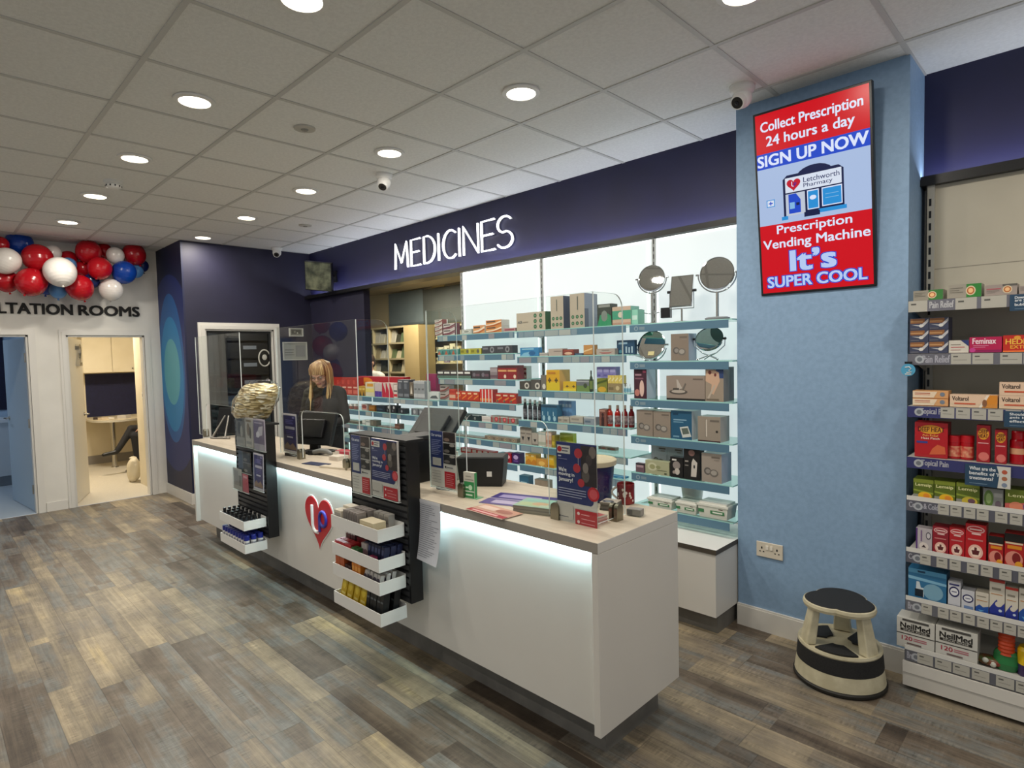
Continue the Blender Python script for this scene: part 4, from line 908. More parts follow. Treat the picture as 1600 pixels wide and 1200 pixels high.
row(wC('third'), ZC[2], 1102.5, 1131, 574, 1, S('#9a8c7c', ('r', .6, .68, 1, 1, '#2c4170'), ('p', [(.05, .95), (.25, .98), (.75, .85), (.8, .6), (.45, .2), (.3, .25), (.35, .5), (.0, .6)], '#c9a68c'), ('e', .25, .85, .09, .06, '#6d3330'), ('e', .55, .78, .07, .05, '#6d3330'), ('p', [(.1, .1), (.5, .5), (.56, .46), (.18, .05)], '#b8ab9b'), ('r', .05, .03, .75, .08, '#6f6355'), side='#8b8a88'), 'tall taupe carton with a hand picture', d=.14)
row(wC('fourth'), ZC[3], 995, 1020.5, 640, 1, S('#8f8377', *mon, top='#b9b2a8'), 'taupe monitor carton, left of the matching pair', d=.12)
row(wC('fourth'), ZC[3], 1021, 1048, 642, 1, S('#8f8377', *mon, top='#b9b2a8'), 'taupe monitor carton, right of the matching pair', d=.12)
row(wC('fourth'), ZC[3], 1048.8, 1081.5, 641, 1, S('#245777', ('r', .1, .84, .35, .92, '#123a55'), ('r', .12, .66, .75, .7, '#86aabf'), ('r', .12, .58, .6, .62, '#6c96ae'), ('p', [(.42, .42), (.82, .48), (.98, .12), (.56, .06)], '#c9cdc9'), ('p', [(.5, .38), (.8, .42), (.88, .22), (.58, .17)], '#5d675f'), ('r', .1, .06, .4, .12, '#6c96ae'), side='#c4cbd2', top='#dfe5e8'), 'blue pressure monitor carton', d=.12)
row(wC('fourth'), ZC[3], 1090.5, 1126, 650, 1, S('#958a7d', ('r', .36, .2, .42, .88, '#c9c0b4'), ('r', .34, .18, .36, .9, '#6d655c'), ('r', .55, .8, .95, .88, '#6d655c'), ('c', .85, .42, .05, '#2a2623'), ('r', 0, 0, 1, .05, '#3d1f24'), side='#c0bab2', top='#cfcac3'), 'taupe thermometer carton with slim stick picture', d=.12)
row(wC('fifth'), ZC[4], 1018, 1068, 694, 2, S('#b4b6be', *mon, side='#aeb3bf'), 'pale grey monitor carton at the back', d=.09, Y=SF + .15)
row(wC('fifth'), ZC[4], 993.5, 1007, 723, 1, S('#6f5560', ('r', .1, .55, .9, .8, '#a88f97'), ('r', 0, .85, 1, 1, '#23232a')), 'small mauve hanging pack', d=.03)
row(wC('fifth'), ZC[4], 1008.5, 1046, 718, 1, S('#a9aa8a', ('e', .3, .55, .2, .3, '#c6c6a9'), ('e', .3, .55, .12, .18, '#98996f'), ('r', .5, .3, .9, .36, '#6f7457'), ('e', .55, .55, .1, .12, '#8d9168'), ('r', .8, .08, .9, .2, '#4f523e')), 'sage green flat carton', d=.05)
row(wC('fifth'), ZC[4], 1047.5, 1067.5, 713, 1, S('#1b191a', ('e', .5, .6, .3, .2, '#8f8682'), ('e', .55, .3, .2, .16, '#c3bab2'), ('r', .15, .82, .5, .9, '#d6d2cc'), ('e', .3, .25, .12, .08, '#a0938c')), 'small black trimmer box', d=.05)
row(wC('fifth'), ZC[4], 1068.5, 1094, 699, 1, S('#1c1a1a', ('p', [(.45, .1), (.78, .1), (.85, .55), (.6, .68), (.5, .55)], '#c9c2ba'), ('e', .66, .42, .05, .06, '#26262a'), ('e', .5, .85, .2, .1, '#7d5f5a'), ('r', .08, .55, .3, .6, '#9a938d'), ('r', .08, .42, .3, .46, '#7b7570')), 'tall black clipper box', d=.06)
row(wC('fifth'), ZC[4], 1096.5, 1128, 707, 1, S('#9d9389', *mon, side='#b4bccc', top='#c8ccd4'), 'taupe monitor carton standing alone at the right', d=.13)
def tub(label, z, u0, u1, v, d, Y=SF + .015, lid=True):
    X0, X1 = Xat(u0, Y, z), Xat(u1, Y, z); h = Zat(v, X0, Y) - z; w = X1 - X0; t = thing('wipes_tub', label, 'tub', (X0 + w / 2, Y + d / 2, z), group='white tubs on the lowest shelf')
    b = MB(); vs = []
    for zz, k in ((0, .9), (h * .72, .98), (h * .74, 1.04), (h * .8, 1.04)):
        vs += [(-w / 2 * k, -d / 2 * k, zz), (w / 2 * k, -d / 2 * k, zz), (w / 2 * k, d / 2 * k, zz), (-w / 2 * k, d / 2 * k, zz)]
    fs = [(3, 2, 1, 0), (12, 13, 14, 15)]
    for j in range(3):
        for i in range(4): fs.append((j * 4 + i, j * 4 + (i + 1) % 4, j * 4 + 4 + (i + 1) % 4, j * 4 + 4 + i))
    b.add(vs, fs, C('#d3d3c8', .4)); part(b, 'tub_body', t)
    b = MB(); b.box(-w * .52, w * .52, -d * .52, d * .52, h * .8, h * .88, C('#dcdcd4', .4)); b.box(-w * .45, w * .45, -d * .45, d * .45, h * .88, h, C('#dcdcd4', .35)); part(b, 'lid', t)
    b = MB(Matrix.Translation((-w / 2 * .96, -d / 2 * .965, 0))); b.art(w * .96, h, [('r', 0, .3, .2, .52, '#3c7a4e'), ('r', .42, .28, .9, .5, '#3c7a4e'), ('r', .5, .34, .84, .44, '#d9dcd2'), ('r', .7, .6, .85, .65, '#4a3a2a')]); part(b, 'label', t)
tub('white wipes tub with green label, at the right end of the lowest shelf', ZC[5], 1090, 1137, 782, .13)
tub('white wipes tub with green label, left of the other labelled tub', ZC[5], 1056, 1088, 781, .13)
tub('white wipes tub partly hidden behind the counter end', ZC[5], 1012, 1050, 775, .13)
t = thing('white_basin', 'plain white flared tub standing behind the labelled wipes tubs', 'tub', (-1.86, 3.515, ZC[5]))
b = MB(); b.lathe([(.055, 0), (.075, .16), (.082, .165), (.082, .185), (.07, .187)], C('#d8d8d2', .4), 24); part(b, 'tub_body', t)
# mirrors
def stand_mirror(label, u, vtop, vbot, z, kind, Y, tiltx=0, turn=0.0):
    X = Xat(u, Y, z); zt = Zat(vtop, X, Y); zb = Zat(vbot, X, Y); R_ = (zt - zb) / 2; zc = (zt + zb) / 2 - z
    t = thing('vanity_mirror', label, 'mirror', (X, Y, z), turn)
    TX = Matrix.Translation((0, 0, zc)) @ Matrix.Rotation(tiltx, 4, 'X')
    if kind == 'round':
        b = MB(TX @ Matrix.Rotation(math.pi / 2, 4, 'X')); b.lathe([(R_ * .94, -.007), (R_, -.008), (R_, .008), (R_ * .94, .009)], M['chrome'], 36, cap=False); part(b, 'mirror_frame', t)
        b = MB(TX @ Matrix.Rotation(math.pi / 2, 4, 'X')); b.lathe([(R_ * .95, -.006), (R_ * .95, .0065)], M['mirror'], 36); part(b, 'mirror_glass', t)
    else:
        w = R_ * .72
        b = MB(TX); b.box(-w, w, -.007, .007, -R_, R_, M['chrome']); part(b, 'mirror_frame', t)
        b = MB(TX); b.box(-w + .006, w - .006, -.0082, -.007, -R_ + .006, R_ - .006, M['mirror']); part(b, 'mirror_glass', t)
    return t, R_, zc
def yoke(t, R_, zc, w, a0=0, a1=180, r=.0045):
    b = MB(); b.tube([(w * math.cos(math.radians(a)), 0, zc - R_ * 1.1 * math.sin(math.radians(a))) for a in range(a0, a1 + 1, 12)], r, M['chrome'], 8)
    for s in (-1, 1): b.cyl((s * w * .93, 0, zc), (s * (w + .014), 0, zc), .006, .006, M['chrome'], 10)
    return b
mY = SF + .12
t, R_, zc = stand_mirror('round mirror on a pole with two dark side trays, top shelf', 1019.5, 414, 456, ZC[0], 'round', mY, -.13, .25)
b = yoke(t, R_, zc, R_ * 1.1); part(b, 'yoke', t)
b = MB(); b.cyl((0, 0, .01), (0, 0, zc - R_ * 1.08), .008, .008, M['steel'], 12); part(b, 'pole', t)
b = MB(); b.lathe([(.055, 0), (.055, .006), (.02, .012), (.01, .014)], M['steel'], 28); part(b, 'base', t)
for s in (-1, 1):
    b = MB(); b.tube([(0, 0, .065), (s * .05, -.01, .075), (s * .07, -.015, .085)], .003, M['chrome'], 6); b.box(s * .095 - .03, s * .095 + .03, -.035, .012, .075 if s < 0 else .035, .1, M['black']); part(b, 'side_tray', t)
t, R_, zc = stand_mirror('rectangular mirror on a short stand, top shelf', 1065.5, 430, 480, ZC[0], 'rect', mY, -.22, .1)
b = MB(); w = R_ * .78; b.tube([(-w, 0, zc), (-w, 0, zc - R_ * 1.08), (w, 0, zc - R_ * 1.08), (w, 0, zc)], .004, M['chrome'], 8)
for s in (-1, 1): b.cyl((s * w * .92, 0, zc), (s * (w + .016), 0, zc), .009, .009, M['blackm'], 10)
part(b, 'yoke', t)
b = MB(); b.cyl((0, 0, .006), (0, 0, zc - R_ * 1.07), .006, .006, M['steel'], 12); part(b, 'pole', t)
b = MB(); b.lathe([(.05, 0), (.05, .006), (.02, .011), (.01, .012)], M['steel'], 28, ex=1.1, ey=.8); part(b, 'base', t)
t, R_, zc = stand_mirror('round mirror on a tall pole with wide grey foot, beside the pier', 1121, 401, 454, ZC[0], 'round', mY - .03, -.16, .2)
b = yoke(t, R_, zc, R_ * 1.12); part(b, 'yoke', t)
b = MB(); b.cyl((0, 0, .015), (0, 0, zc - R_ * 1.08), .0085, .0085, M['steel'], 12); part(b, 'pole', t)
b = MB(); b.lathe([(.07, 0), (.072, .012), (.06, .018), (.01, .02)], C('#8d9093', .4), 32); part(b, 'base', t)
t, R_, zc = stand_mirror('large round tilting mirror with price sticker on the second shelf', 1018.5, 516, 562, ZC[1], 'round', SF + .10, -.34, .1)
b = yoke(t, R_, zc, R_ * 1.08, 12, 168); part(b, 'yoke', t)
b = MB(); b.lathe([(.05, 0), (.05, .004), (.012, .008)], M['chrome'], 24); b.cyl((0, 0, .004), (0, 0, max(zc - R_ * 1.08, .012)), .006, .006, M['chrome'], 10); part(b, 'base', t)
b = MB(Matrix.Translation((0, 0, zc)) @ Matrix.Rotation(-.34, 4, 'X')); b.box(-.012, .03, -.0105, -.0095, -R_ * .78, -R_ * .5, C('#c8bd86', .5)); part(b, 'price_sticker', t)
t, R_, zc = stand_mirror('oval chrome mirror on crossed wire legs, second shelf beside pier', 1108.5, 508, 551, ZC[1], 'round', SF + .09, -.6, .2)
b = MB()
for s in (-1, 1):
    b.tube([(s * R_ * 1.12, .0, zc + .01), (s * R_ * 1.08, 0, zc - R_ * .5), (s * R_ * .5, 0, zc - R_ * 1.02), (-s * R_ * .3, -.03, .02), (-s * R_ * .7, -.045, .006)], .0035, M['chrome'], 8)
    b.tube([(s * R_ * .5, 0, zc - R_ * 1.02), (-s * R_ * .2, .03, .02), (-s * R_ * .5, .045, .006)], .0035, M['chrome'], 8)
    b.sph((-s * R_ * .7, -.045, .006), .006, M['chrome'], 10, 6); b.cyl((s * R_ * .96, 0, zc), (s * R_ * 1.2, 0, zc), .007, .007, M['black'], 10)
part(b, 'wire_stand', t)
# bottles
def bottle(label, X, Y, z, r, h, liquid, cap, lab, grp, name='syrup_bottle', capr=.5, neck=.5, lz=(.12, .52)):
    t = thing(name, label, 'bottle', (X, Y, z), group=grp)
    b = MB(); b.lathe([(r * .9, 0), (r, .004), (r, h * .58), (r * .86, h * .68), (r * neck, h * .76), (r * neck, h * .84)], liquid, 20); part(b, 'bottle_body', t)
    b = MB(); b.lathe([(r * capr, h * .83), (r * capr, h * .985), (r * capr * .9, h)], cap, 18); part(b, 'cap', t)
    b = MB(); b.lathe([(r * 1.012, h * lz[0]), (r * 1.012, h * lz[1])], lab, 20, cap=False)
    for k in range(7):
        a = -math.pi * .95 + k * .2; 
    b.art(r, h, []); part(b, 'label', t)
    return t
amber = C('#8d1d16', .12); lbl = noisy('syrup_label', '#3b2230', '#b9a0a0', 45, .5)
for i, (u, dY, col) in enumerate(((953.5, .03, '#b3261c'), (965.5, .03, '#a01f1a'), (976.5, .025, '#7a1418'), (987, .05, '#6b1216'))):
    z = ZB[3]; Y = SF + .015 + dY; X = Xat(u, Y, z); h = Zat(633, X, Y) - z
    bottle('red syrup bottle, %s from left, fourth shelf of middle bay' % ORD[i], X, Y, z, .0205, h, C(col, .1), C('#b9a595', .4), lbl, 'red syrup bottles on the fourth shelf')
dark = C('#17161c', .12); lbd = noisy('dark_label', '#22222a', '#8b8a92', 60, .5)
for i, u in enumerate((821, 829, 836.5, 844)):
    z = ZB[3]; Y = SF + .035; X = Xat(u, Y, z); h = Zat(623 + i, X, Y) - z
    bottle('black bottle with silver cap, %s from left, fourth shelf of middle bay' % ORD[i], X, Y, z, .0165, h, dark, C('#b9b7b2', .3), lbd, 'black bottles on the fourth shelf', 'dark_bottle', .62, .6)
z = ZB[2]; Y = SF + .03; X = Xat(924, Y, z); bottle('slim dark green bottle among cartons, third shelf of middle bay', X, Y, z, .011, Zat(579, X, Y) - z, C('#2f3d28', .15), C('#23261f', .4), C('#7f8f4a', .5), None, 'slim_bottle', .45, .4)
for i, u in enumerate((975, 979.5, 984)):
    z = ZB[2]; Y = SF + .03; X = Xat(u, Y, z); bottle('little pale dropper bottle, %s from left, third shelf of middle bay' % ORD[i], X, Y, z, .009, Zat(600, X, Y) - z, C('#cfe0e4', .3), C('#e8eef0', .3), C('#7fb4c8', .4), 'dropper bottles on the third shelf', 'dropper_bottle')
z = ZA[0]; Y = SF + .07; X = Xat(699, Y, z); bottle('white bottle behind the maroon swoosh cartons, top shelf by hatch', X, Y, z, .012, Zat(499, X, Y) - z, C('#e6e5e0', .35), C('#f0efec', .35), C('#d8d6d0', .4), None, 'white_bottle')
# ---- low bays under the hatch
wL = lambda k: '%s shelf of the low bays' % k
z = ZL[0]
row(wL('top'), z, 503, 560, 589, 7, S('#a82a22', ('r', .1, .08, .9, .3, '#d06a58'), ('r', .15, .4, .85, .48, '#e6b9a6'), ('r', .1, .62, .5, .85, '#c2473a')), 'red carton', d=.07)
row(wL('top'), z, 561, 571, 603, 2, S('#b78a2c', ('p', [(.2, 0), (.8, 0), (.5, .5)], '#3a2f1c'), ('r', .1, .6, .9, .8, '#d9bb63')), 'mustard carton', d=.06)
row(wL('top'), z, 571.5, 585, 597, 1, S('#d8cfb4', ('r', 0, .3, 1, .55, '#e2d478'), ('r', .2, .7, .9, .9, '#d79a35')), 'cream carton with yellow band', d=.06)
row(wL('top'), z, 586, 597, 598, 2, bands('#cdbfbe', (0, .4, '#5b3a9a')), 'white carton with purple foot', d=.06)
row(wL('top'), z, 597.5, 615, 598, 3, S('#d3c3bb', ('p', [(0, 0), (1, 0), (1, .3), (.2, 1), (0, 1)], '#c21f3c')), 'white carton with crimson sail', d=.06)
row(wL('top'), z, 615.5, 621, 602, 1, bands('#d6c9c1', (.1, .3, '#c9313d'), (.5, .6, '#3c3f48')), 'narrow white carton with red foot', d=.06)
row(wL('top'), z, 622, 640, 593, 2, S('#4a4f57', ('r', .1, .1, .9, .25, '#7b8088'), ('r', .15, .5, .6, .8, '#6c727a'), ('r', .1, .86, .8, .94, '#9a9ea4')), 'tall charcoal carton', d=.07)
row(wL('top'), z, 640.5, 646, 597, 1, S('#6d6457', ('p', [(.2, .3), (.8, .3), (.5, .85)], '#d9d3c4'), ('r', 0, 0, 1, .2, '#33302b')), 'narrow brown carton with white triangle', d=.07)
row(wL('top'), z, 647, 664, 595, 3, bands('#8f9599', (.1, .3, '#b7bcbf'), (.5, .6, '#6a7074', .2, .8), (.85, 1, '#aeb3b6')), 'tall silver grey carton', d=.07)
z = ZL[1]
for i, u in enumerate((536, 543, 550, 557)):
    Y = SF + .04; X = Xat(u, Y, z); h = Zat(631, X, Y) - z; t = thing('cream_jar', 'white lidded jar, %s from left, second shelf of the low bays' % ORD[i], 'jar', (X, Y, z), group='white jars on the second low shelf')
    b = MB(); b.lathe([(.024, 0), (.026, .004), (.026, h * .6)], C('#8d5a52', .3), 18); part(b, 'jar_body', t); b = MB(); b.lathe([(.027, h * .6), (.027, h * .97), (.025, h)], C('#e9e6e2', .35), 18); part(b, 'lid', t)
row(wL('second'), z, 565, 574, 631, 1, S('#b9a9a4', ('e', .5, .6, .4, .3, '#8d4a44'), ('r', .1, .2, .9, .35, '#d48a78')), 'pink and brown pack')
row(wL('second'), z, 576.5, 586, 633, 1, S('#8a5a1e', ('r', .1, .3, .9, .7, '#a97530')), 'ochre carton')
row(wL('second'), z, 588.5, 602, 633, 1, S('#1c2a3a', ('r', .1, .3, .7, .5, '#3f5368')), 'navy black carton', d=.06)
row(wL('second'), z, 602.5, 619, 633, 2, S('#20242a', ('c', .6, .75, .2, '#b7bcc0'), ('c', .4, .3, .15, '#6c737b')), 'black carton with pale discs', d=.06)
row(wL('second'), z, 622, 632, 638, 1, S('#2a3138', ('c', .6, .5, .25, '#8e979d')), 'low dark carton', d=.06)
row(wL('second'), z, 643, 663, 638, 2, S('#767c82', ('c', .5, .5, .3, '#aeb4b8'), ('r', 0, 0, .2, 1, '#4c5258')), 'steel grey carton', d=.06)
row(wL('second'), z, 664, 681, 638, 3, bands('#5f666f', (.2, .8, '#8b929a', .3, .7)), 'slate upright carton', d=.06)
z = ZL[2]
row(wL('third'), z, 531, 560, 655, 3, bands('#6d6a5e', (.3, .6, '#4f4d44', .1, .9), (.85, 1, '#a8a596')), 'drab olive carton', d=.07)
row(wL('third'), z, 566, 571, 656, 1, bands('#d9dcd8', (.2, .4, '#a8b0ae')), 'slim white carton', d=.06)
row(wL('third'), z, 572, 578, 656, 1, bands('#dfe1de', (.6, .8, '#8d9896')), 'slim white carton with grey cap', d=.06)
row(wL('third'), z, 579, 588, 656, 1, bands('#6f6a5f', (.2, .8, '#8a8579', .1, .5)), 'dull brown upright carton', d=.06)
row(wL('third'), z, 590, 615, 666, 3, bands('#7d6d66', (.3, .7, '#a58f88', .1, .8)), 'low brown flat pack', d=.06)
row(wL('third'), z, 617, 624, 662, 1, bands('#6b4b41', (.3, .6, '#8f6a5c')), 'small maroon brown carton', d=.06)
z = ZL[3]
row(wL('fourth'), z, 531, 548, 676, 2, bands('#bcd3d3', (.2, .5, '#8fb0b2', .1, .8)), 'pale aqua carton', d=.06)
# ------------------------------------------------------------------ side shelving right of the pier
GF = 3.215; GX0, GX1 = -.622, .06; GB = 3.62
ZG = [1.812, 1.572, 1.333, 1.098, .898, .655, .425, .192]
r = thing('side_shelving', 'tall white shelving of pain relief and cold remedies right of the blue pier', 'shelving', ((GX0 + GX1) / 2, GF + .2, 0))
b = MB(); b.box(GX0 + .03, GX1, GB, GB + .03, .1, 2.40, noisy('cream_back_panel', '#b9b2a0', '#c0b9a7', 3, .6)); 
b.box(GX0 + .03, GX1, GB - .0005, GB, 1.985, 1.989, C('#8d8779', .6)); part(b, 'back_panel', r, True)
b = MB(); b.box(GX0 - .002, GX0 + .03, GB - .02, GB + .05, .08, 2.40, C('#b6b2a6', .4)); b.box(GX0 - .0025, GX0 + .0, GB - .03, GB + .05, .08, 2.40, M['blackm'])
z = .2
while z < 2.36: b.box(GX0 + .007, GX0 + .017, GB - .0212, GB - .0198, z, z + .035, M['black']); z += .06
part(b, 'upright', r, True)
b = MB(); b.box(GX1 - .03, GX1, GB - .02, GB + .05, .08, 2.40, C('#b6b2a6', .4)); part(b, 'upright', r, True)
b = MB(); b.box(GX0 - .006, GX1, GF - .02, GB, .02, .135, C('#cdc9c1', .4)); b.box(GX0 - .006, GX1, GF - .024, GF - .02, .085, .135, C('#d8d4cc', .4)); part(b, 'plinth_drawer', r, True)
ghead = [('', .12, '#6d6d78'), ('Pain Relief', 0, '#6a6a74'), ('Topical Pain', 0, '#3b3c66'), ('Topical Pain', 0, '#35366b'), ('Cough & Cold', 0, '#5a5b66'), ('Cough', 0, '#5a5b66'), ('Breathe', 0, '#66676e'), ('Breathe', 0, '#5f6068')]
for k, z in enumerate(ZG):
    yf = GF if k < 7 else GF - .01
    b = MB(); b.box(GX0, GX1, yf, GB - .001, z - .022, z - .002, C('#b9b7b0', .45))
    for q in (GX0, GX1 - .004): b.prism([(yf + .03, z - .022), (GB, z - .10), (GB, z - .022)], q, q + .004, C('#9b9890', .45), axis='x')
    s = part(b, 'shelf', r, True)
    w = GX1 - GX0
    if 1 < k:
        lp = MB(); lp.box(GX0, GX1, yf - .004, yf - .001, z - .002, z + .018, M['acr'] if k in (2, 3) else C('#d8d6d0', .35)); lp.build('riser', s, world=True)
    t = MB(Matrix.Translation((GX0, yf - .006, z - .052))); t.box(0, w, 0, .005, 0, .05, C(ghead[k][2] if k not in (2, 3) else '#33356a', .45))
    tk = '#b4b1a7'; art = []
    random.seed(k)
    if k == 0: art = [('r', 0, 0, .072, 1, tk), ('r', .173, 0, .247, 1, tk), ('r', .262, 0, .345, 1, tk), ('t', 'Pain Relief', .08, .25, .167, .85, '#b9b9bd', .02)]
    else:
        off = {1: .056, 2: .05, 3: .056, 4: .01, 5: .01, 6: .01, 7: .01}[k]
        hw = .1 if k < 4 else .11 if k == 4 else .055
        art += [('t', ghead[k][0], off, .2, off + hw, .85, '#a9a9b4', .02), ('c', .045, .5, .36, '#aeb2b8'), ('c', .045, .5, .2, '#6f747c')]
        q = {1: .16, 2: .125, 3: .5, 4: .12, 5: .055, 6: .062, 7: .05}[k]
        while q < .95:
            l = {1: .07, 2: .05, 3: .06, 4: .04, 5: .04, 6: .04, 7: .06}[k]
            art += [('r', q, .06, q + l, .98, tk), ('r', q + .008, .66, q + .025, .78, '#5b5a55'), ('r', q + .008, .4, q + l * .8, .45, '#8d8a82')]
            q += l + random.choice([.005, .008, .022])
    if k == 0: art += [(a[0], a[1] + .01, .62, a[1] + .03, .76, '#5b5a55') for a in art[:3]]
    art = [a for a in art if (a[2] if a[0] == 't' else a[1]) < w / 1.002 - .06 or a[0] == 'c']
    t.art(1.002, .05, art); t.build('ticket_strip', s, world=True)
wG = lambda k: '%s shelf of side shelving' % k
def g(k, u0, u1, vt, n, sty, lab, d=.1, dy=.02, **kw):
    return row(wG(['top', 'second', 'third', 'fourth', 'fifth', 'sixth', 'seventh', 'bottom'][k]), ZG[k], u0, u1, vt, n, sty, lab, d, GF + dy, **kw)
targ = lambda cx: [('e', cx, .5, .15, .36, '#d9c9a8'), ('e', cx, .5, .115, .28, '#b5632c'), ('e', cx, .5, .075, .18, '#efc08a')]
g(0, 1427, 1474, 455, 1, S('#938d80', ('r', .52, 0, 1, 1, '#3a7a3a'), *targ(.64), *lines('#6d6a5f', .05, .42)), 'small grey and green carton with orange target, left one')
g(0, 1482, 1534, 446, 1, S('#9a9488', ('r', .55, 0, 1, 1, '#2f7f35'), *targ(.68), *lines('#746f64', .05, .45)), 'larger grey and green carton with orange target')
g(0, 1539, 1590, 446, 1, S('#9b8f88', ('r', .55, .8, 1, 1, '#5d5a55'), *targ(.7), ('r', .05, .55, .5, .66, '#a95a62'), *lines('#7b736d', .05, .45, (.4, .25))), 'grey carton with orange target and red print')
g(0, 1592, 1640, 447, 1, S('#9b8f88', *targ(.7), *lines('#7b736d', .05, .45)), 'grey carton cut by the right picture edge')
blu = S('#3b4058', ('r', .04, .55, .8, .95, '#8a5b36'), ('r', .04, .66, .7, .78, '#b88a5c'), ('p', [(.1, .45), (.6, .4), (1, .95), (1, .7), (.7, .22), (.5, .3)], '#b9b9bd'), ('e', .62, .34, .12, .14, '#d6d4d0'), ('r', .05, .04, .5, .16, '#5a5a66'))
row(wG('second'), ZG[1], 1421, 1482, 498, 2, blu, 'navy brown carton with silver wave', .1, GF + .03, stack=3)
g(1, 1482.5, 1514, 532, 1, S('#cfc9bd', ('p', [(.6, 1), (1, .5), (1, 1)], '#2e3a72'), ('r', .1, .62, .6, .68, '#8d867a'), ('r', .1, .42, .8, .48, '#b3383a'), ('r', .1, .2, .6, .25, '#b08a84')), 'white rounded information card', d=.012)
g(1, 1514.5, 1566, 527, 1, S('#b5174f', ('t', 'Feminax', .1, .55, .82, .92, '#f2d9e0', .02), ('r', .12, .42, .6, .46, '#e08aaa'), ('r', .12, .32, .5, .36, '#e08aaa'), ('r', 0, 0, 1, .16, '#8c1452'), ('e', .1, .16, .1, .14, '#c2408a')), 'magenta carton with white lettering')
g(1, 1567, 1622, 524, 1, S('#c1291c', ('t', 'HEDEX', .08, .46, .9, .78, '#f3c14a', .02), ('t', 'EXTRA', .22, .2, .85, .4, '#f0b23a', .02), ('e', .42, .86, .1, .1, '#e8a33a'), ('r', 0, 0, 1, .08, '#f07a3a')), 'red carton with yellow lettering', d=.1)
volt = lambda t=True: S('#e3c4a8', ('p', [(.62, 0), (1, 0), (1, 1), (.78, 1)], '#d88a2a'), ('p', [(.62, 0), (.68, 0), (.84, 1), (.78, 1)], '#f0e2d2'), ('t', 'Voltarol', .05, .52, .4, .86, '#33211c', .012), ('r', .1, .22, .55, .34, '#c9532f'), ('e', .74, .35, .05, .3, '#8a5b3a'))
g(2, 1426, 1482, 610, 1, S('#d9a06a', ('p', [(0, .05), (.6, .1), (.7, .9), (0, .9)], '#e9d3b8'), ('r', .06, .62, .5, .72, '#a9482c'), ('r', .06, .42, .5, .5, '#c9714c'), ('c', .84, .55, .28, '#77808f'), ('r', 0, 0, 1, .06, '#a9612c')), 'orange and cream carton with grey knee picture', stack=2, d=.08)
g(2, 1484, 1559, 616, 1, volt(), 'long cream and orange gel carton, single one', d=.06)
g(2, 1561, 1645, 597, 1, volt(), 'long cream and orange gel carton', stack=2, d=.06)
dh = lambda a='DEEP', c='HEAT': [('e', .5, .77, .42, .16, '#e0992c'), ('t', a, .16, .78, .84, .88, '#5a1a0e', .02), ('t', c, .16, .66, .84, .76, '#5a1a0e', .02), ('e', .55, .15, .4, .12, '#d9736b'), ('r', .1, .5, .9, .53, '#e8a0a0')]
g(3, 1429, 1481, 659, 1, S('#b31420', ('e', .5, .8, .36, .13, '#d9962a'), ('t', 'DEEP HEAT', .1, .74, .9, .87, '#4a140c', .015), ('t', 'Pain Relief', .25, .6, .72, .66, '#f2b25a', .01), ('t', 'Heat Patch', .2, .52, .76, .58, '#f6e2d0', .01), ('r', .06, .4, .4, .46, '#3c3f8a'), ('p', [(.45, .08), (.95, .12), (.92, .32), (.7, .38), (.55, .26)], '#d4633c'), side='#8a0f18'), 'large red heat patch carton', d=.09)
for i, u in enumerate((1491, 1511)):
    Y = GF + .06; z = ZG[3]; X = Xat(u, Y, z); h = Zat(680, X, Y) - z; t = thing('heat_rub_jar', 'small red lidded rub jar, %s of two, fourth shelf' % ['left', 'right'][i], 'jar', (X, Y, z), group='red rub jars on the fourth shelf')
    b = MB(); b.lathe([(.024, 0), (.025, .003), (.025, h * .72)], C('#b3121d', .25), 20); b.lathe([(.0253, h * .1), (.0253, h * .55)], noisy('jar_label', '#c22a2a', '#e0a27f', 60, .4), 20, cap=False); part(b, 'jar_body', t)
    b = MB(); b.lathe([(.026, h * .72), (.026, h * .98), (.024, h)], C('#b8141f', .3), 20); part(b, 'lid', t)
g(3, 1525.5, 1547, 664, 1, S('#a81220', *dh()), 'tall red and orange heat carton', d=.05)
g(3, 1554, 1573, 671, 1, S('#a81220', *dh()), 'shorter red and orange heat carton', d=.05)
for i, u in enumerate((1590, 1612)):
    Y = GF + .06; z = ZG[3]; X = Xat(u, Y, z); h = Zat(673, X, Y) - z; t = thing('heat_spray_can', ['red spray can with cream label, fourth shelf of side shelving', 'red spray can past the right picture edge, fourth shelf'][i], 'spray can', (X, Y, z))
    b = MB(); b.lathe([(.026, 0), (.027, .004), (.027, h * .7), (.022, h * .76)], C('#b0101c', .2), 22); b.lathe([(.0273, h * .3), (.0273, h * .48)], C('#d9a07a', .4), 22, cap=False); part(b, 'can', t)
    b = MB(); b.lathe([(.022, h * .76), (.0225, h * .95), (.02, h)], C('#c21622', .2), 20); part(b, 'cap', t)
lem = lambda blob: S('#5a6a1c', ('r', 0, .82, 1, 1, '#7d8a2a'), ('t', 'Lemsip', .1, .62, .9, .8, '#e8e6a8', .02), ('p', [(0, .5), (1, .38), (1, .3), (0, .42)], '#8fa03a'), ('r', 0, 0, .35, .26, '#8d8f86'), ('e', .58, .2, .34, .2, blob), ('e', .66, .22, .16, .11, '#e08a2a' if blob != '#c9b33a' else '#6a4a5a'))
for i, (u0, u1, vt, bl_) in enumerate(((1427, 1459, 747, '#e6b422'), (1459.5, 1493, 750, '#e6b422'), (1494, 1531, 753, '#c9b33a'))):
    g(4, u0, u1, vt, 1, lem(bl_), ['olive cold drink carton with lemon, left one', 'olive cold drink carton with lemon, right one', 'olive cold drink carton with dark fruit'][i], d=.09)
g(4, 1536, 1568, 762, 1, S('#8d8f8b', ('e', .28, .5, .24, .42, '#5d7a3a'), ('e', .28, .5, .14, .26, '#8fa86a'), ('e', .75, .25, .15, .18, '#6d5f6a'), ('r', .55, .6, .95, .8, '#a5a6a2')), 'grey carton with green oval', d=.06)
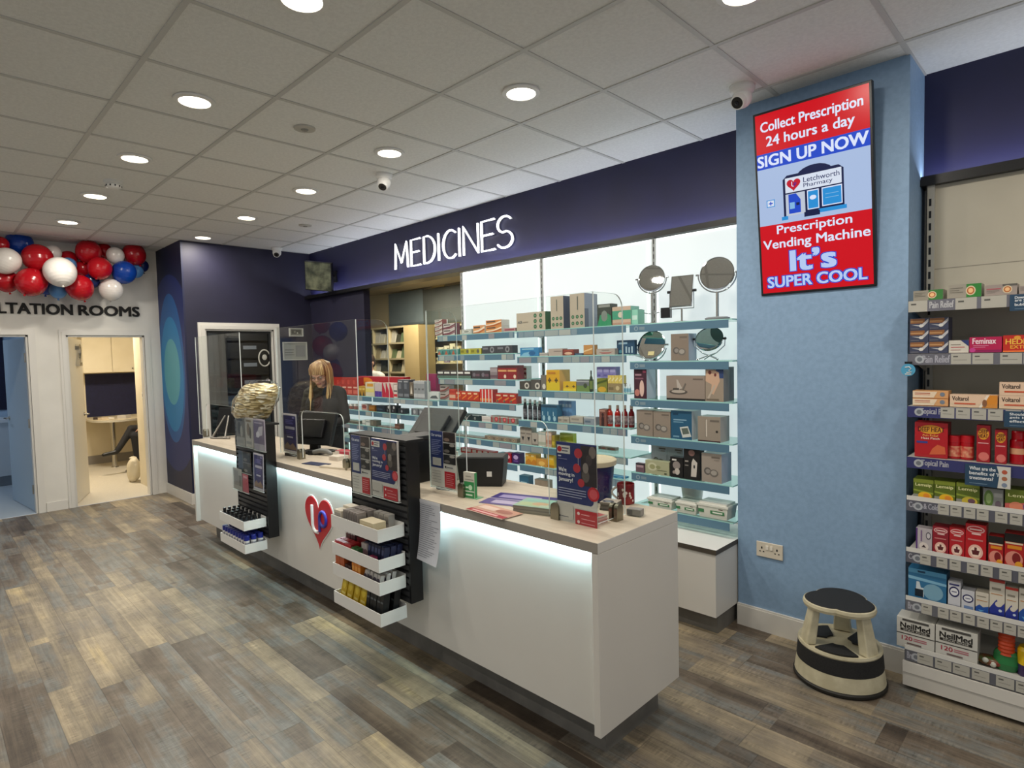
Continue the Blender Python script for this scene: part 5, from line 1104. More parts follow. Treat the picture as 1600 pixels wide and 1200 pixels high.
g(4, 1570, 1622, 763, 1, S('#64731e', ('t', 'Lemsip', .1, .62, .9, .8, '#e8e6a8', .02), ('p', [(0, 0), (1, 0), (1, .5), (0, .35)], '#c9605a'), ('e', .35, .25, .22, .2, '#e08a6a'), ('e', .75, .28, .2, .2, '#7d4f7a')), 'olive and pink cold drink carton', d=.09)
ben = lambda base: S(base, ('e', .5, .86, .44, .1, '#e0a8a6'), ('e', .5, .86, .36, .07, base), ('r', .2, .84, .8, .88, '#e8c4c0'), ('r', .3, .72, .75, .76, '#e6bdb9'), ('r', .12, .56, .85, .6, '#c97a78'), ('e', .5, .26, .36, .2, '#e9b7a8'), ('e', .5, .26, .26, .14, '#f2d8c6'), ('p', [(.36, .18), (.64, .18), (.7, .3), (.56, .3), (.56, .38), (.44, .38), (.44, .3), (.3, .3)], '#5d2026'), ('r', 0, .0, 1, .05, '#7d1018'))
g(5, 1431, 1456.5, 824, 1, S('#b7b0b4', ('r', 0, 0, .1, 1, '#5d3a7d'), ('e', .78, .72, .16, .16, '#5a5560'), ('e', .78, .72, .11, .11, '#c9c4c8'), ('e', .5, .24, .3, .18, '#d9cfc8'), ('p', [(.35, .2), (.65, .2), (.5, .32)], '#3a2a30'), ('r', .3, .45, .38, .92, '#7a5f8a')), 'silver and purple cough carton', d=.06)
for i, (u0, u1, vt, c) in enumerate(((1457, 1482.5, 821, '#8f1a2a'), (1483, 1507.5, 823, '#b51a24'), (1508, 1541, 817, '#b8161f'))):
    g(5, u0, u1, vt, 1, ben(c), ['maroon cough carton with chest figure', 'small bright red cough carton with chest figure', 'large bright red cough carton with chest figure'][i], d=.07)
cv = S('#b01a1c', ('r', 0, .76, 1, 1, '#17130f'), ('r', .05, .7, .95, .75, '#d9c9a8'), ('r', .15, .56, .9, .66, '#d98a1e'), ('e', .5, .26, .46, .24, '#d98a7a'), ('e', .62, .3, .22, .16, '#7d1a1c'), ('e', .75, .12, .2, .1, '#e3a02e'), ('r', 0, 0, 1, .05, '#7d1012'))
g(5, 1544, 1568, 836, 1, cv, 'red and black chesty cough carton, smaller one', d=.06)
g(5, 1569, 1600, 832, 1, cv, 'red and black chesty cough carton, larger one', d=.07)
g(5, 1601, 1625, 838, 1, S('#3a8a3a', ('r', .1, .6, .9, .8, '#bfe0b0')), 'green carton at the right picture edge', d=.06)
q = g(6, 1419, 1479, 886, 1, S('#2f6f9a', ('r', 0, .86, 1, 1, '#4f8fb5'), ('p', [(0, .66), (1, .6), (1, .68), (0, .76)], '#7fb3d0'), ('p', [(.2, .12), (.42, .12), (.42, .42), (.34, .42), (.3, .6), (.22, .6)], '#c9d3d8'), ('r', .18, .12, .4, .36, '#12202c'), ('e', .66, .34, .26, .26, '#7ba7be'), ('r', .25, .9, .45, .96, '#173d5a'), side='#22587d'), 'blue inhaler pack with white device', d=.09)
ring = [('e', .5, .62, .42, .2, '#25265a'), ('e', .5, .62, .32, .14, '#e3e4e8'), ('r', .3, .6, .7, .64, '#5a5a7d')]
g(6, 1481, 1501, 907, 1, S('#c9cad0', *ring, ('r', 0, 0, 1, .12, '#8d8f9c'), ('r', .1, .86, .9, .92, '#33356a')), 'tall white nasal carton with navy ring', d=.06)
g(6, 1502, 1523, 921, 1, S('#c9cad0', *ring, ('r', .2, .1, .9, .26, '#6d86b0')), 'short white nasal carton with navy ring', d=.06)
wave = S('#cfc8ba', ('p', [(0, 0), (1, 0), (1, .42), (.6, .34), (.3, .44), (0, .3)], '#1f4fa0'), ('r', .1, .8, .8, .85, '#8d8678'), ('r', .1, .62, .9, .65, '#c08a5a'), ('p', [(.2, .2), (.7, .2), (.4, .1)], '#5fa0d0'))
wv2 = S('#d6cfc0', ('r', 0, .92, 1, 1, '#b5382c'), ('p', [(0, 0), (1, 0), (1, .42), (.75, .3), (.55, .38), (.5, .48), (.36, .42), (0, .22)], '#26348f'), ('e', .6, .36, .22, .07, '#d6cfc0'), ('r', .15, .72, .75, .78, '#8d8678'), ('r', .1, .6, .85, .62, '#c08a5a'), ('r', 0, 0, 1, .1, '#1c2a78'), ('c', .72, .2, .035, '#c9d6e6'))
g(6, 1524, 1545, 924, 1, wave, 'white and blue sinus carton', d=.06)
g(6, 1545.5, 1570, 903, 1, wv2, 'tall cream carton with navy wave', d=.06)
g(6, 1570.5, 1591, 916, 1, wv2, 'shorter cream carton with navy wave', d=.06)
g(6, 1591.5, 1616, 918, 1, wave, 'cream and blue carton at the right picture edge', d=.06)
nm = S('#c9c7c0', ('r', 0, .455, 1, .485, '#3a3835'), ('t', 'NeilMed', .1, .66, .88, .84, '#1c1a18', .03), ('r', .1, .56, .88, .645, '#26231f'), ('t', 'SINUS RINSE', .18, .575, .8, .63, '#c9c7c0', .0), ('t', '120', .14, .26, .42, .4, '#a83248', .02), ('r', .45, .34, .8, .37, '#b5606f'), ('r', .45, .28, .8, .31, '#b5606f'), ('r', .28, .14, .66, .19, '#6d5a58'), ('r', .15, .9, .85, .97, '#4a4845'), top='#c4c2ba', side='#b9b7b0')
g(7, 1401, 1460.5, 962, 1, nm, 'white 120 sachet sinus rinse carton, left one', d=.10, dy=-.002)
g(7, 1461.5, 1527.5, 976, 1, nm, 'white 120 sachet sinus rinse carton, right one', d=.10, dy=-.002)
z = ZG[7]
Y = GF + .06; X = Xat(1572, Y, z)
t = thing('loofah_brush', 'bright orange ribbed tube standing in a green pack, bottom shelf', 'brush', (X, Y, z))
b = MB(); pr = []
for i in range(17): pr += [(.03 - .004 * (i % 2), .07 + i * .008)]
b.lathe(pr, C('#d2491f', .5), 18); part(b, 'ribbed_tube', t)
b = MB(); b.lathe([(.03, 0), (.04, .03), (.036, .07), (.03, .085)], C('#2f7d46', .25), 12, ex=1.2, ey=.7); part(b, 'green_wrapper', t)
t = thing('lozenge_bag', 'green and red bag lying on the bottom shelf beside the rinse cartons', 'bag', (Xat(1545, GF + .05, z), GF + .06, z))
random.seed(5); b = MB(); b.sph((0, 0, .022), (.055, .035, .022), noisy('bag_foil', '#2c5a30', '#8f3326', 22, .25), 18, 10); part(b, 'bag_body', t)
b = MB(); b.sph((-.01, -.031, .03), (.012, .006, .012), C('#cfd0c4', .3), 12, 8); b.sph((.016, -.03, .018), (.012, .006, .012), C('#cfd0c4', .3), 12, 8); part(b, 'white_spots', t)
t = thing('yellow_tub', 'yellow tub with dark foot at the right end of the bottom shelf', 'tub', (Xat(1606, GF + .05, z), GF + .06, z))
b = MB(); b.lathe([(.034, 0), (.036, .05)], C('#3a2a55', .3), 20); part(b, 'dark_foot', t); b = MB(); b.lathe([(.036, .05), (.037, .11), (.03, .125)], C('#dcb81c', .3), 20); part(b, 'lid', t)
# shelf talkers
def talker(label, k, u0, u1, v0, v1, txt, white=None):
    Y = GF - .012; a = aty(u0, v0, Y); c_ = aty(u1, v1, Y); w = abs(c_.x - a.x); h = a.z - aty(u0, v1, Y).z
    t = thing('shelf_talker', label, 'sign', (a.x, Y, a.z - h))
    b = MB(); b.box(0, w, 0, .002, 0, h, C('#27455f', .45))
    n = len(txt); arts = []
    for i, s in enumerate(txt): arts.append(('t', s, .1, .74 - .22 * i, .1 + .048 * len(s) * (1 if white else .95), .9 - .22 * i, '#e2e6ea', .02))
    arts.append(('r', .1, .1, .5, .13, '#6f8aa0'))
    if white: arts += [('p', [(.72, 0), (1, 0), (1, 1), (.7, 1), (.76, .6)], '#cfcdc6'), ('c', .87, .75, .1, '#b5563c'), ('c', .87, .45, .1, '#a8684a'), ('c', .87, .16, .1, '#7d8aa0')]
    b.art(w, h, arts); part(b, 'card', t)
talker('navy shelf card asking about the benefits of heat treatments', 3, 1508, 1579, 724, 757, ['What are the', "benefits of 'heat'", 'treatments?'], True)
talker('navy shelf card about topical gels, at the right picture edge', 2, 1569, 1660, 642, 667, ['Should me', 'gels be as', 'effective'])
talker('navy shelf card on the top shelf at the right picture edge', 0, 1578, 1660, 461, 486, ['Downs', 'are your', 'bubbles'])
t = thing('round_wobbler', 'round light blue shelf wobbler with black tab by the pier edge', 'sign', tuple(aty(1419, 578, GF - .02)))
b = MB(); X0 = [(.028 * math.cos(a * math.pi / 14), .028 * math.sin(a * math.pi / 14)) for a in range(28)]
b.prism(X0, -.001, .001, C('#4f9ec4', .4)); b.tube([(-.012, -.002, .012), (.004, -.002, .014), (.012, -.002, .006), (.002, -.002, -.002), (.014, -.002, -.01), (-.006, -.002, -.012)], .0022, M['white'], 6); b.box(-.012, .012, -.0025, -.001, -.021, -.017, M['white']); part(b, 'disc', t)
b = MB(); b.box(-.014, .014, -.001, .008, .028, .038, M['black']); part(b, 'clip', t)

# ------------------------------------------------------------------ television
tw, th_, tilt = .561, .962, .114
t = thing('television_screen', 'portrait red and blue advertising screen mounted on the blue pier', 'television', (-1.059, 3.28, 2.381)); t.rotation_euler = (tilt, 0, 0)
b = MB(); b.box(-tw / 2, tw / 2, 0, .035, -th_ / 2, th_ / 2, M['black']); part(b, 'casing', t, bevel=.003)
b = MB(Matrix.Translation((-tw / 2 + .012, -.001, -th_ / 2 + .012))); w, h = tw - .024, th_ - .024
ER, EB, EL, EW = E('#e0061c', .8), E('#1f4fd8', .8), E('#b9cff5', .8), E('#dfe8ff', .95)
ED, EC, EM = E('#101c4c', .8), E('#2a9be8', .8), E('#8fc8f5', .8)
b.poly([(0, 0, 0), (w, 0, 0), (w, 0, h), (0, 0, h)], ER)
arts = [('r', 0, .70, 1, .785, EB), ('r', 0, .385, 1, .70, EL), 
 ('t', 'Collect Prescription', .05, .885, .95, .955, EW, .02), ('t', '24 hours a day', .1, .805, .88, .875, EW, .02), ('t', 'SIGN UP NOW', .01, .713, .985, .773, EW, .03),
 ('e', .53, .615, .165, .055, ED), ('p', [(.24, .42), (.78, .42), (.78, .62), (.74, .64), (.28, .64), (.24, .62)], ED), ('r', .262, .545, .762, .625, E('#e6efff', .85)), ('t', 'Letchworth', .43, .585, .745, .612, E('#1c2c66', .8), .005), ('t', 'Pharmacy', .43, .552, .685, .58, E('#1c2c66', .8), .005),
 ('r', .262, .42, .44, .538, E('#cfd9ea', .8)), ('r', .46, .435, .565, .538, EW), ('r', .468, .44, .557, .532, EC), ('r', .59, .44, .765, .538, EW), ('r', .598, .445, .757, .532, EC), ('e', .512, .497, .03, .012, EW), ('r', .62, .5, .735, .503, EM), ('r', .62, .48, .735, .483, EM),
 ('p', [(.29, .43), (.4, .43), (.4, .5), (.36, .535), (.29, .535)], EB), ('r', .3, .455, .345, .49, EM), ('r', .36, .47, .39, .485, ED), ('r', .22, .40, .28, .42, EC), ('r', .56, .41, .8, .43, EC), ('r', .43, .40, .57, .425, ED),
 ('r', .08, .485, .16, .525, EC), ('r', .088, .489, .152, .521, E('#e6efff', .85)), ('r', .1, .502, .14, .508, EB), ('r', .115, .494, .125, .516, EB),
 ('t', 'Prescription', .17, .315, .84, .375, EW, .02), ('t', 'Vending Machine', .03, .235, .985, .3, EW, .02)]
for dx, dz, mm in ((-.008, -.004, EB), (.008, .004, EB), (.008, -.004, EB), (-.008, .004, EB), (0, 0, E('#b9cdf5', .95))):
    arts.append(('t', "It’s", .29 + dx, .115 + dz, .69 + dx, .225 + dz, mm, .04))
for dx, dz, mm in ((-.008, -.004, EB), (.008, .004, EB), (.008, -.004, EB), (-.008, .004, EB), (0, 0, E('#b9cdf5', .95))):
    arts.append(('t', 'SUPER COOL', .06 + dx, .03 + dz, .95 + dx, .09 + dz, mm, .03))
for k, a in enumerate(arts): b.art(w, h, [a], y=-.0002 * k)
hb = [(p[0] * .034 + .345 * w, p[1] * .034 + .585 * h) for p in heart(1.0)]
b.poly([(p[0], -.0105, p[1]) for p in hb], E('#d01530', .8))
b.tube([(.33 * w, -.0112, .6 * h), (.33 * w, -.0112, .578 * h), (.345 * w, -.0112, .574 * h)], .0022, EW, 6); b.tube([(.352 * w, -.0112, .572 * h), (.352 * w, -.0112, .592 * h), (.368 * w, -.0112, .592 * h), (.368 * w, -.0112, .582 * h), (.352 * w, -.0112, .582 * h)], .0022, E('#3a2c9c', .8), 6)
part(b, 'display', t)
b = MB(); b.box(-.09, .09, .035, .062, -.12, .12, M['blackm']); b.box(-.04, .04, .035, .11, .05, .1, M['blackm']); part(b, 'wall_bracket', t)
# double socket
q = aty(1203, 860, PY); t = thing('wall_socket', 'white double wall socket low on the blue pier', 'socket', (q.x, PY, q.z))
b = MB(); b.box(-.073, .073, -.009, 0, -.043, .043, C('#d3cab9', .35)); part(b, 'face_plate', t, bevel=.003)
for s in (-1, 1):
    b = MB(); b.box(s * .012 - .007, s * .012 + .007, -.0135, -.009, .004, .026, C('#e6e0d4', .3)); part(b, 'switch', t)
b = MB()
for s in (-1, 1):
    cx = s * .042; b.box(cx - .004, cx + .004, -.0097, -.0088, .004, .016, M['blackm']); b.box(cx - .014, cx - .006, -.0097, -.0088, -.014, -.008, M['blackm']); b.box(cx + .006, cx + .014, -.0097, -.0088, -.014, -.008, M['blackm'])
part(b, 'pin_holes', t)

# ------------------------------------------------------------------ step stool
t = thing('step_stool', 'round cream and black rolling step stool in front of the pier', 'stool', (-.872, 3.098, 0), -.17)
cr = noisy('scuffed_cream', '#cfc7ab', '#b9b093', 14, .45); rub = noisy('ribbed_rubber', '#131314', '#1f1f20', 160, .7, .3)
b = MB(); b.lathe([(.196, 0), (.203, .008), (.203, .018), (.194, .026)], C('#17140f', .6), 48, cap=False); part(b, 'base_bumper', t)
b = MB(); b.lathe([(.190, .02), (.197, .026), (.187, .095), (.187, .096)], cr, 48, cap=False); part(b, 'skirt', t)
b = MB(); b.lathe([(.1878, .094), (.1885, .098), (.182, .168), (.178, .17)], rub, 48, cap=False); part(b, 'rubber_band', t)
b = MB(); b.lathe([(.18, .168), (.183, .175), (.180, .186), (.168, .184), (.16, .178), (.02, .178)], cr, 48); part(b, 'lower_step', t)
for k in range(3):
    a0 = k * 2 * math.pi / 3 + math.pi / 6 + .35; pts = []
    for i in range(9): a = a0 - .62 + 1.24 * i / 8; pts.append((.155 * math.cos(a), .155 * math.sin(a)))
    for i in range(5): a = a0 + .45 - .9 * i / 4; pts.append((.055 * math.cos(a), .055 * math.sin(a)))
    b = MB(); b.prism(pts, .179, .187, rub, axis='z'); part(b, 'tread_pad', t)
for k in range(3):
    a = k * 2 * math.pi / 3 + math.pi / 6 + .35 + math.pi / 3; ca, sa = math.cos(a), math.sin(a)
    b = MB(); vs = []
    for z, r0, r1, hw in ((.18, .125, .172, .040), (.365, .098, .132, .030)):
        for rr, s in ((r0, -1), (r1, -1), (r1, 1), (r0, 1)): vs.append((rr * ca - s * hw * sa, rr * sa + s * hw * ca, z))
    b.add(vs, [(3, 2, 1, 0), (4, 5, 6, 7), (0, 1, 5, 4), (1, 2, 6, 5), (2, 3, 7, 6), (3, 0, 4, 7)], cr); part(b, 'leg', t, bevel=.006)
lobe = lambda a: .90 + .22 * abs(math.cos(1.5 * (a - math.pi / 6 - .35 - math.pi / 3))) ** .8
b = MB(); b.lathe([(.125, .35), (.142, .357), (.146, .37), (.143, .383), (.138, .386), (.136, .381)], cr, 72, shape=lobe); part(b, 'top_rim', t)
b = MB(); b.lathe([(.1365, .377), (.1365, .386), (.132, .389), (.004, .39)], rub, 72, shape=lobe); part(b, 'top_pad', t)
# ------------------------------------------------------------------ leaflets, posters and counter things
def photo(x0, z0, x1, z1, cols):
    # printed picture made of soft blocks
    w, h = x1 - x0, z1 - z0; o = [('r', x0, z0, x1, z1, cols[0])]
    for i, c in enumerate(cols[1:]):
        cx = x0 + w * (.3 + .22 * ((i * 5) % 3)); cz = z0 + h * (.25 + .2 * ((i * 7) % 4)); o.append(('e', cx, cz, w * (.24 - .02 * i), h * (.16 - .01 * i), c))
    return o
def moving_poster():
    return [('r', 0, .27, 1, 1, '#1f2c66'), *photo(.62, .5, 1, .98, ['#2b2226', '#5d5450', '#7a6c66', '#403638', '#8a7f7a']), ('r', .86, .27, 1, .5, '#cfcac4'), ('e', .83, .33, .09, .06, '#1f2c66'),
            ('c', .56, .88, .06, '#b7303c'), ('c', .52, .70, .055, '#b7303c'), ('c', .62, .53, .05, '#b7303c'), ('r', .555, .74, .562, .83, '#d9d4d2'),
            ('r', .03, .86, .36, .96, '#d5d0cb'), ('c', .09, .91, .035, '#b71f2c'), ('r', .15, .92, .33, .935, '#4a4a66'), ('r', .15, .885, .3, .9, '#4a4a66'),
            ('r', .05, .82, .13, .835, '#c9c9d6'), ('r', .05, .79, .28, .797, '#8f93b5'),
            ('t', "We're", .06, .64, .26, .69, '#e6e4ea', .03), ('t', 'moving in', .06, .58, .46, .63, '#e6e4ea', .03), ('t', 'January!', .06, .51, .42, .57, '#e6e4ea', .03),
            *[('r', .05, .43 - .03 * k, .74 - .1 * (k == 3), .44 - .03 * k, '#a9abc7') for k in range(4)],
            ('c', .92, .42, .085, '#b71f2c'), ('c', .92, .42, .06, '#d4525c'), ('r', .04, .06, .42, .24, '#bfb9b3'), ('c', .07, .09, .014, '#22222c'), ('r', .1, .083, .3, .095, '#5a5a66'),
            ('r', .47, 0, 1, .21, '#b3182a'), ('c', .55, .16, .02, '#e8d0d0'), ('c', .55, .06, .02, '#e8d0d0'), ('r', .62, .15, .82, .16, '#dfa0a6'), ('r', .62, .10, .95, .108, '#dfa0a6'), ('r', .62, .05, .95, .058, '#dfa0a6')]
def service_leaflet():
    return [('r', 0, .34, .5, 1, '#26356f'), ('t', 'Our services', .05, .9, .45, .95, '#d0d2e0', .02), *[('r', .05, .83 - .032 * k, .42 - .05 * (k % 3), .842 - .032 * k, '#8a90b8') for k in range(9)], ('r', .08, .38, .42, .52, '#c4c1bd'),
            *photo(.52, .82, .98, 1, ['#3a2f2e', '#8a7268', '#2b2427']), *photo(.52, .62, .98, .8, ['#1d1b1d', '#6d6663', '#a39a95']), *photo(.52, .44, .98, .6, ['#2a2a2e', '#77716e', '#b0a8a2']),
            ('c', .6, .38, .02, '#22222c'), ('r', .65, .37, .88, .385, '#6a6a76'), ('r', .55, .02, .95, .3, '#b3182a'), *[('r', .6, .25 - .035 * k, .9 - .05 * (k % 2), .258 - .035 * k, '#dfa0a6') for k in range(6)], *[('r', .06, .28 - .05 * k, .4, .287 - .05 * k, '#8d8a88') for k in range(5)]]
def purple_leaflet():
    return [('r', .07, .06, .93, .95, '#2f2a66'), ('r', .7, .88, .86, .92, '#8f8bc0'), *[('r', .2, .82 - .04 * k, .78 - .1 * (k % 2), .84 - .04 * k, '#6f69b0') for k in range(3)], ('r', .18, .6, .86, .67, '#b9b4c9'), *[('r', .25, .54 - .045 * k, .8, .56 - .045 * k, '#57509c') for k in range(3)], ('r', .3, .38, .72, .42, '#c9c6da'), ('p', [(.1, .08), (.92, .08), (.92, .14), (.7, .26), (.5, .18), (.3, .26), (.1, .16)], '#8a6f5c')]
def sheet(name, label, cat, u0, u1, v0, v1, Y, arts, base='#d0cbc6', tilt=0.0, th=.0012, holder=True, roll=0.0, grp=None):
    a = aty(u0, v0, Y); zb = aty(u0, v1, Y).z; X1 = Xat(u1, Y, (a.z + zb) / 2); w = X1 - a.x; h = a.z - zb
    t = thing(name, label, cat, (a.x, Y, zb), 0, grp); t.rotation_euler = (tilt, roll, 0)
    b = MB(); b.box(0, w, 0, th, 0, h, C(base, .5)); b.art(w, h, arts); part(b, 'printed_sheet', t)
    if holder:
        b = MB(); b.box(-.004, w + .004, -.006, -.0045, -.004, h * .98, M['acr']); b.box(-.004, w + .004, th + .002, th + .0035, -.004, h + .004, M['acr']); b.box(-.004, w + .004, -.0045, th + .002, -.006, -.004, M['acredge']); part(b, 'clear_holder', t)
    return t
sheet('poster_holder', 'navy moving notice on the corner of the nearest counter screen', 'poster', 869, 933, 689, 814, SY - .006, moving_poster())
sheet('poster_holder', 'navy services leaflet at the left edge of the nearest screen', 'poster', 672, 713, 672, 757, SY - .006, service_leaflet())
sheet('poster_holder', 'purple leaflet at the left edge of the middle screen', 'poster', 441, 464, 645, 704, SY - .006, purple_leaflet(), '#c3bfc6')
PYF = 1.648
sheet('leaflet_holder', 'navy services leaflets on the left of the nearer slatwall stand', 'leaflets', 548, 579, 679, 766, PYF - .012, service_leaflet())
sheet('leaflet_holder', 'navy moving notice in a holder on the nearer slatwall stand', 'leaflets', 579, 621, 684, 772, PYF - .022, moving_poster(), th=.012)
mag = lambda a, b_, c_: [('r', 0, .3, 1, .96, a), ('e', .4, .6, .2, .22, b_), ('e', .65, .5, .15, .2, c_), ('r', .1, .1, .8, .2, '#8d8a86'), ('r', .1, .86, .8, .93, b_)]
sheet('magazine', 'grey magazine, left one in the upper holder of the farther stand', 'magazine', 368, 382, 650, 694, PYF - .016, mag('#6b6863', '#34322f', '#a09c95'), '#9a9690', th=.008)
sheet('magazine', 'pale magazine, middle one in the upper holder of the farther stand', 'magazine', 382.5, 395, 652, 697, PYF - .016, mag('#a8a39c', '#7b6a58', '#59524a'), '#b3aea7', th=.008)
sheet('magazine', 'mauve magazine with white print, right one in the upper holder', 'magazine', 395.5, 413, 654, 701, PYF - .016, [('r', 0, .2, 1, .95, '#6a5d77'), ('p', [(.2, .4), (.5, .75), (.9, .8), (.8, .5)], '#b9b3bf'), ('e', .4, .5, .16, .1, '#d0cad4'), ('r', .1, .86, .8, .9, '#a79fb2')], '#a19aa6', th=.008)
sheet('leaflet_holder', 'purple framed leaflet leaning on the farther slatwall stand', 'leaflets', 394, 411, 707, 762, PYF - .026, purple_leaflet(), '#bdb9c4', roll=.0, tilt=-.03)
sheet('leaflet_holder', 'dark photo leaflets below the magazines on the farther stand', 'leaflets', 372, 392, 703, 735, PYF - .012, [('r', 0, 0, .35, 1, '#4a5566'), *photo(.38, .5, 1, 1, ['#2b2a2b', '#77716c', '#4e4a47']), *photo(.38, 0, 1, .46, ['#39352f', '#8b847a', '#5d564c'])], '#8d8a86')
sheet('leaflet_holder', 'pale grey leaflets low on the left of the farther stand', 'leaflets', 364, 378, 730, 762, PYF - .03, [('r', .1, .2, .6, .9, '#8f8d8a'), ('r', .65, .2, .95, .7, '#77746f')], '#a9a6a1')
sheet('leaflet_holder', 'pink leaflet card low on the farther stand', 'leaflets', 378.5, 388, 740, 767, PYF - .034, [('r', .1, .1, .9, .75, '#b5485a'), ('r', .2, .8, .8, .9, '#d9a0a8')], '#b9606c')
# paper notice hanging over the counter edge
a = aty(649, 778, CY0 - .003); t = thing('paper_notice', 'curling white printed notice taped to the front edge of the counter', 'notice', tuple(a))
b = MB(); W_, H_ = .2, .29; vs = []; fs = []
for i in range(13):
    for j in range(6):
        q = i / 12; xx = W_ * j / 5; zz = -H_ * q; yy = -.002 - .045 * q ** 2.4 * (.6 + .4 * j / 5) ; vs.append((xx + .012 * q, yy, zz))
for i in range(12):
    for j in range(5): fs.append((i * 6 + j, (i + 1) * 6 + j, (i + 1) * 6 + j + 1, i * 6 + j + 1))
b.add(vs, fs, C('#c9cbd2', .6), True)
def onp(x, q): return (x * W_ + .012 * q, -.0032 - .045 * q ** 2.4 * (.6 + .4 * x), -H_ * q)
random.seed(3)
for k in range(26):
    q = .07 + k * .034; x0 = .08 + (.1 if k % 5 == 0 else 0); x1 = random.uniform(.55, .93)
    b.poly([onp(x0, q + .010), onp(x1, q + .010), onp(x1, q), onp(x0, q)], C('#84868e', .6))
part(b, 'paper', t); b = MB(); b.box(.0, W_, -.003, -.0015, -.012, .002, C('#d9dade', .3)); part(b, 'tape', t)

def boxthing(name, label, cat, px, py, w, d, h, rz, base, art=(), z=CT, **kw):
    p = atz(px, py, z); o = carton_mesh(name, w, d, h, base, art, **kw).build(name, loc=(p.x, p.y, z + .0003)); o.rotation_euler = (0, 0, rz); return tag(o, label, cat)
# near end: tub, mug, leaflets
p = atz(925, 779, CT); zt = Zat(716, p.x, p.y) - CT
t = thing('treat_tub', 'tall navy tub with cream lid behind the poster at the counter end', 'tub', (p.x, p.y, CT))
b = MB(); b.lathe([(.09, 0), (.093, .004), (.109, zt - .025)], noisy('navy_tub', '#191a4a', '#20225a', 9, .25), 36); part(b, 'tub_body', t)
b = MB(); b.lathe([(.110, zt - .026), (.118, zt - .026), (.12, zt - .004), (.114, zt), (.11, zt - .005), (.02, zt - .006)], C('#c9bb9f', .4), 36); part(b, 'lid', t)
p = atz(978, 786, CT); t = thing('mug', 'red mug with white figures and pale handle at the counter end', 'mug', (p.x, p.y, CT), .35)
b = MB(); b.lathe([(.036, 0), (.040, .003), (.040, .092), (.0385, .094), (.037, .09), (.036, .01), (.01, .008)], noisy('mug_print', '#5a1216', '#8d1b20', 20, .2), 28)
random.seed(11)
for i in range(16):
    a = random.uniform(-2.9, .2); z = random.uniform(.012, .08); rr = .0407; s = random.uniform(.004, .009)
    ca, sa = math.cos(a), math.sin(a); b.poly([(rr * ca - sa * s * math.cos(q * 1.05) , rr * sa + ca * s * math.cos(q * 1.05), z + s * 1.2 * math.sin(q * 1.05)) for q in range(6)], C('#d8cbc0', .3))
part(b, 'cup', t); b = MB(); b.tube([(-.039 - .026 * math.sin(a * math.pi / 8), -.004, .076 - .056 * a / 8) for a in range(9)], .0052, C('#d9d2c6', .25), 8); part(b, 'handle', t)
b = MB(); b.lathe([(.0365, .07), (.001, .071)], C('#8a6a45', .2), 24); part(b, 'tea', t)
def stack(label, px, py, w, d, h, rz, cols, topart, z=CT, name='leaflet_stack'):
    p = atz(px, py, z); t = thing(name, label, 'leaflets', (p.x, p.y, z), rz)
    b = MB(); n = len(cols)
    for i, c in enumerate(cols): b.box(.002 * (i % 3), w - .002 * ((i + 1) % 3), .001 * (i % 2), d, h * i / n + .0003, h * (i + 1) / n, C(c, .55))
    part(b, 'pages', t)
    b = MB(Matrix.Translation((0, d, h)) @ Matrix.Rotation(-math.pi / 2, 4, 'X') @ Matrix.Diagonal((1, 1, -1, 1)))
    b = MB(); bb = MB(); bb.art(w, d, topart)
    for f, i in zip(bb.F, bb.I): b.add([(bb.V[q].x, bb.V[q].z, h + (-bb.V[q].y)) for q in f], [tuple(range(len(f)))], bb.m[i])
    part(b, 'cover', t); return t
stack('pink and white flyers stacked inside the corner of the nearest screen', 873, 808, .19, .10, .03, -.12, ['#c98a88', '#d9b0a8', '#c77f80', '#dcb9b0', '#c98a88', '#d4cfc8'], [('r', 0, 0, 1, 1, '#cbb5a9'), ('r', .55, .1, .98, .9, '#b04a50'), ('r', .05, .2, .45, .8, '#d0c6bb')])
stack('upright box of dark photo leaflets beside the blue tub', 937, 797, .075, .08, .036, .25, ['#4a443f', '#6d665f', '#504a45', '#7d766e'], [('r', 0, 0, 1, 1, '#b9aca0'), ('e', .4, .35, .36, .26, '#2c3040'), ('e', .4, .35, .2, .12, '#9aa0a8'), ('r', .1, .75, .8, .95, '#c5b9ac')])
t = thing('card_holder', 'small clear card holder beside the mug', 'card holder', tuple(atz(977, 806, CT)), .2)
b = MB(); b.box(0, .07, 0, .004, 0, .035, M['acr']); b.box(0, .07, .05, .054, 0, .05, M['acr']); b.box(0, .07, .004, .05, 0, .004, M['acr']); part(b, 'clear_tray', t)
b = MB(); b.box(.004, .066, .006, .046, .004, .03, C('#8a8683', .5)); b.box(.004, .03, .0058, .006, .006, .028, C('#5c5a5a', .5)); part(b, 'cards', t)
stack('thick stack of green and grey booklets on the counter', 801, 800, .20, .145, .032, .28, ['#7d7c6e', '#8f8e80', '#74736a', '#8a897c', '#787768'], [('r', 0, 0, 1, 1, '#8fae9c'), ('r', .05, .1, .6, .5, '#a3b38a'), ('e', .55, .4, .2, .18, '#b59a78'), ('r', .6, .1, .95, .3, '#a7b7a0'), ('r', .1, .65, .9, .9, '#87b5a5')])
def flyer(label, px, py, w, d, rz, arts, base, z):
    p = atz(px, py, CT); b = MB(); b.box(0, w, 0, d, 0, .0022, C(base, .5)); bb = MB(); bb.art(w, d, arts)
    for f, i in zip(bb.F, bb.I): b.add([(bb.V[q].x, bb.V[q].z, .0022 - bb.V[q].y) for q in f], [tuple(range(len(f)))], bb.m[i])
    o = b.build('newspaper', loc=(p.x, p.y, z)); o.rotation_euler = (0, 0, rz); return tag(o, label, 'newspaper')
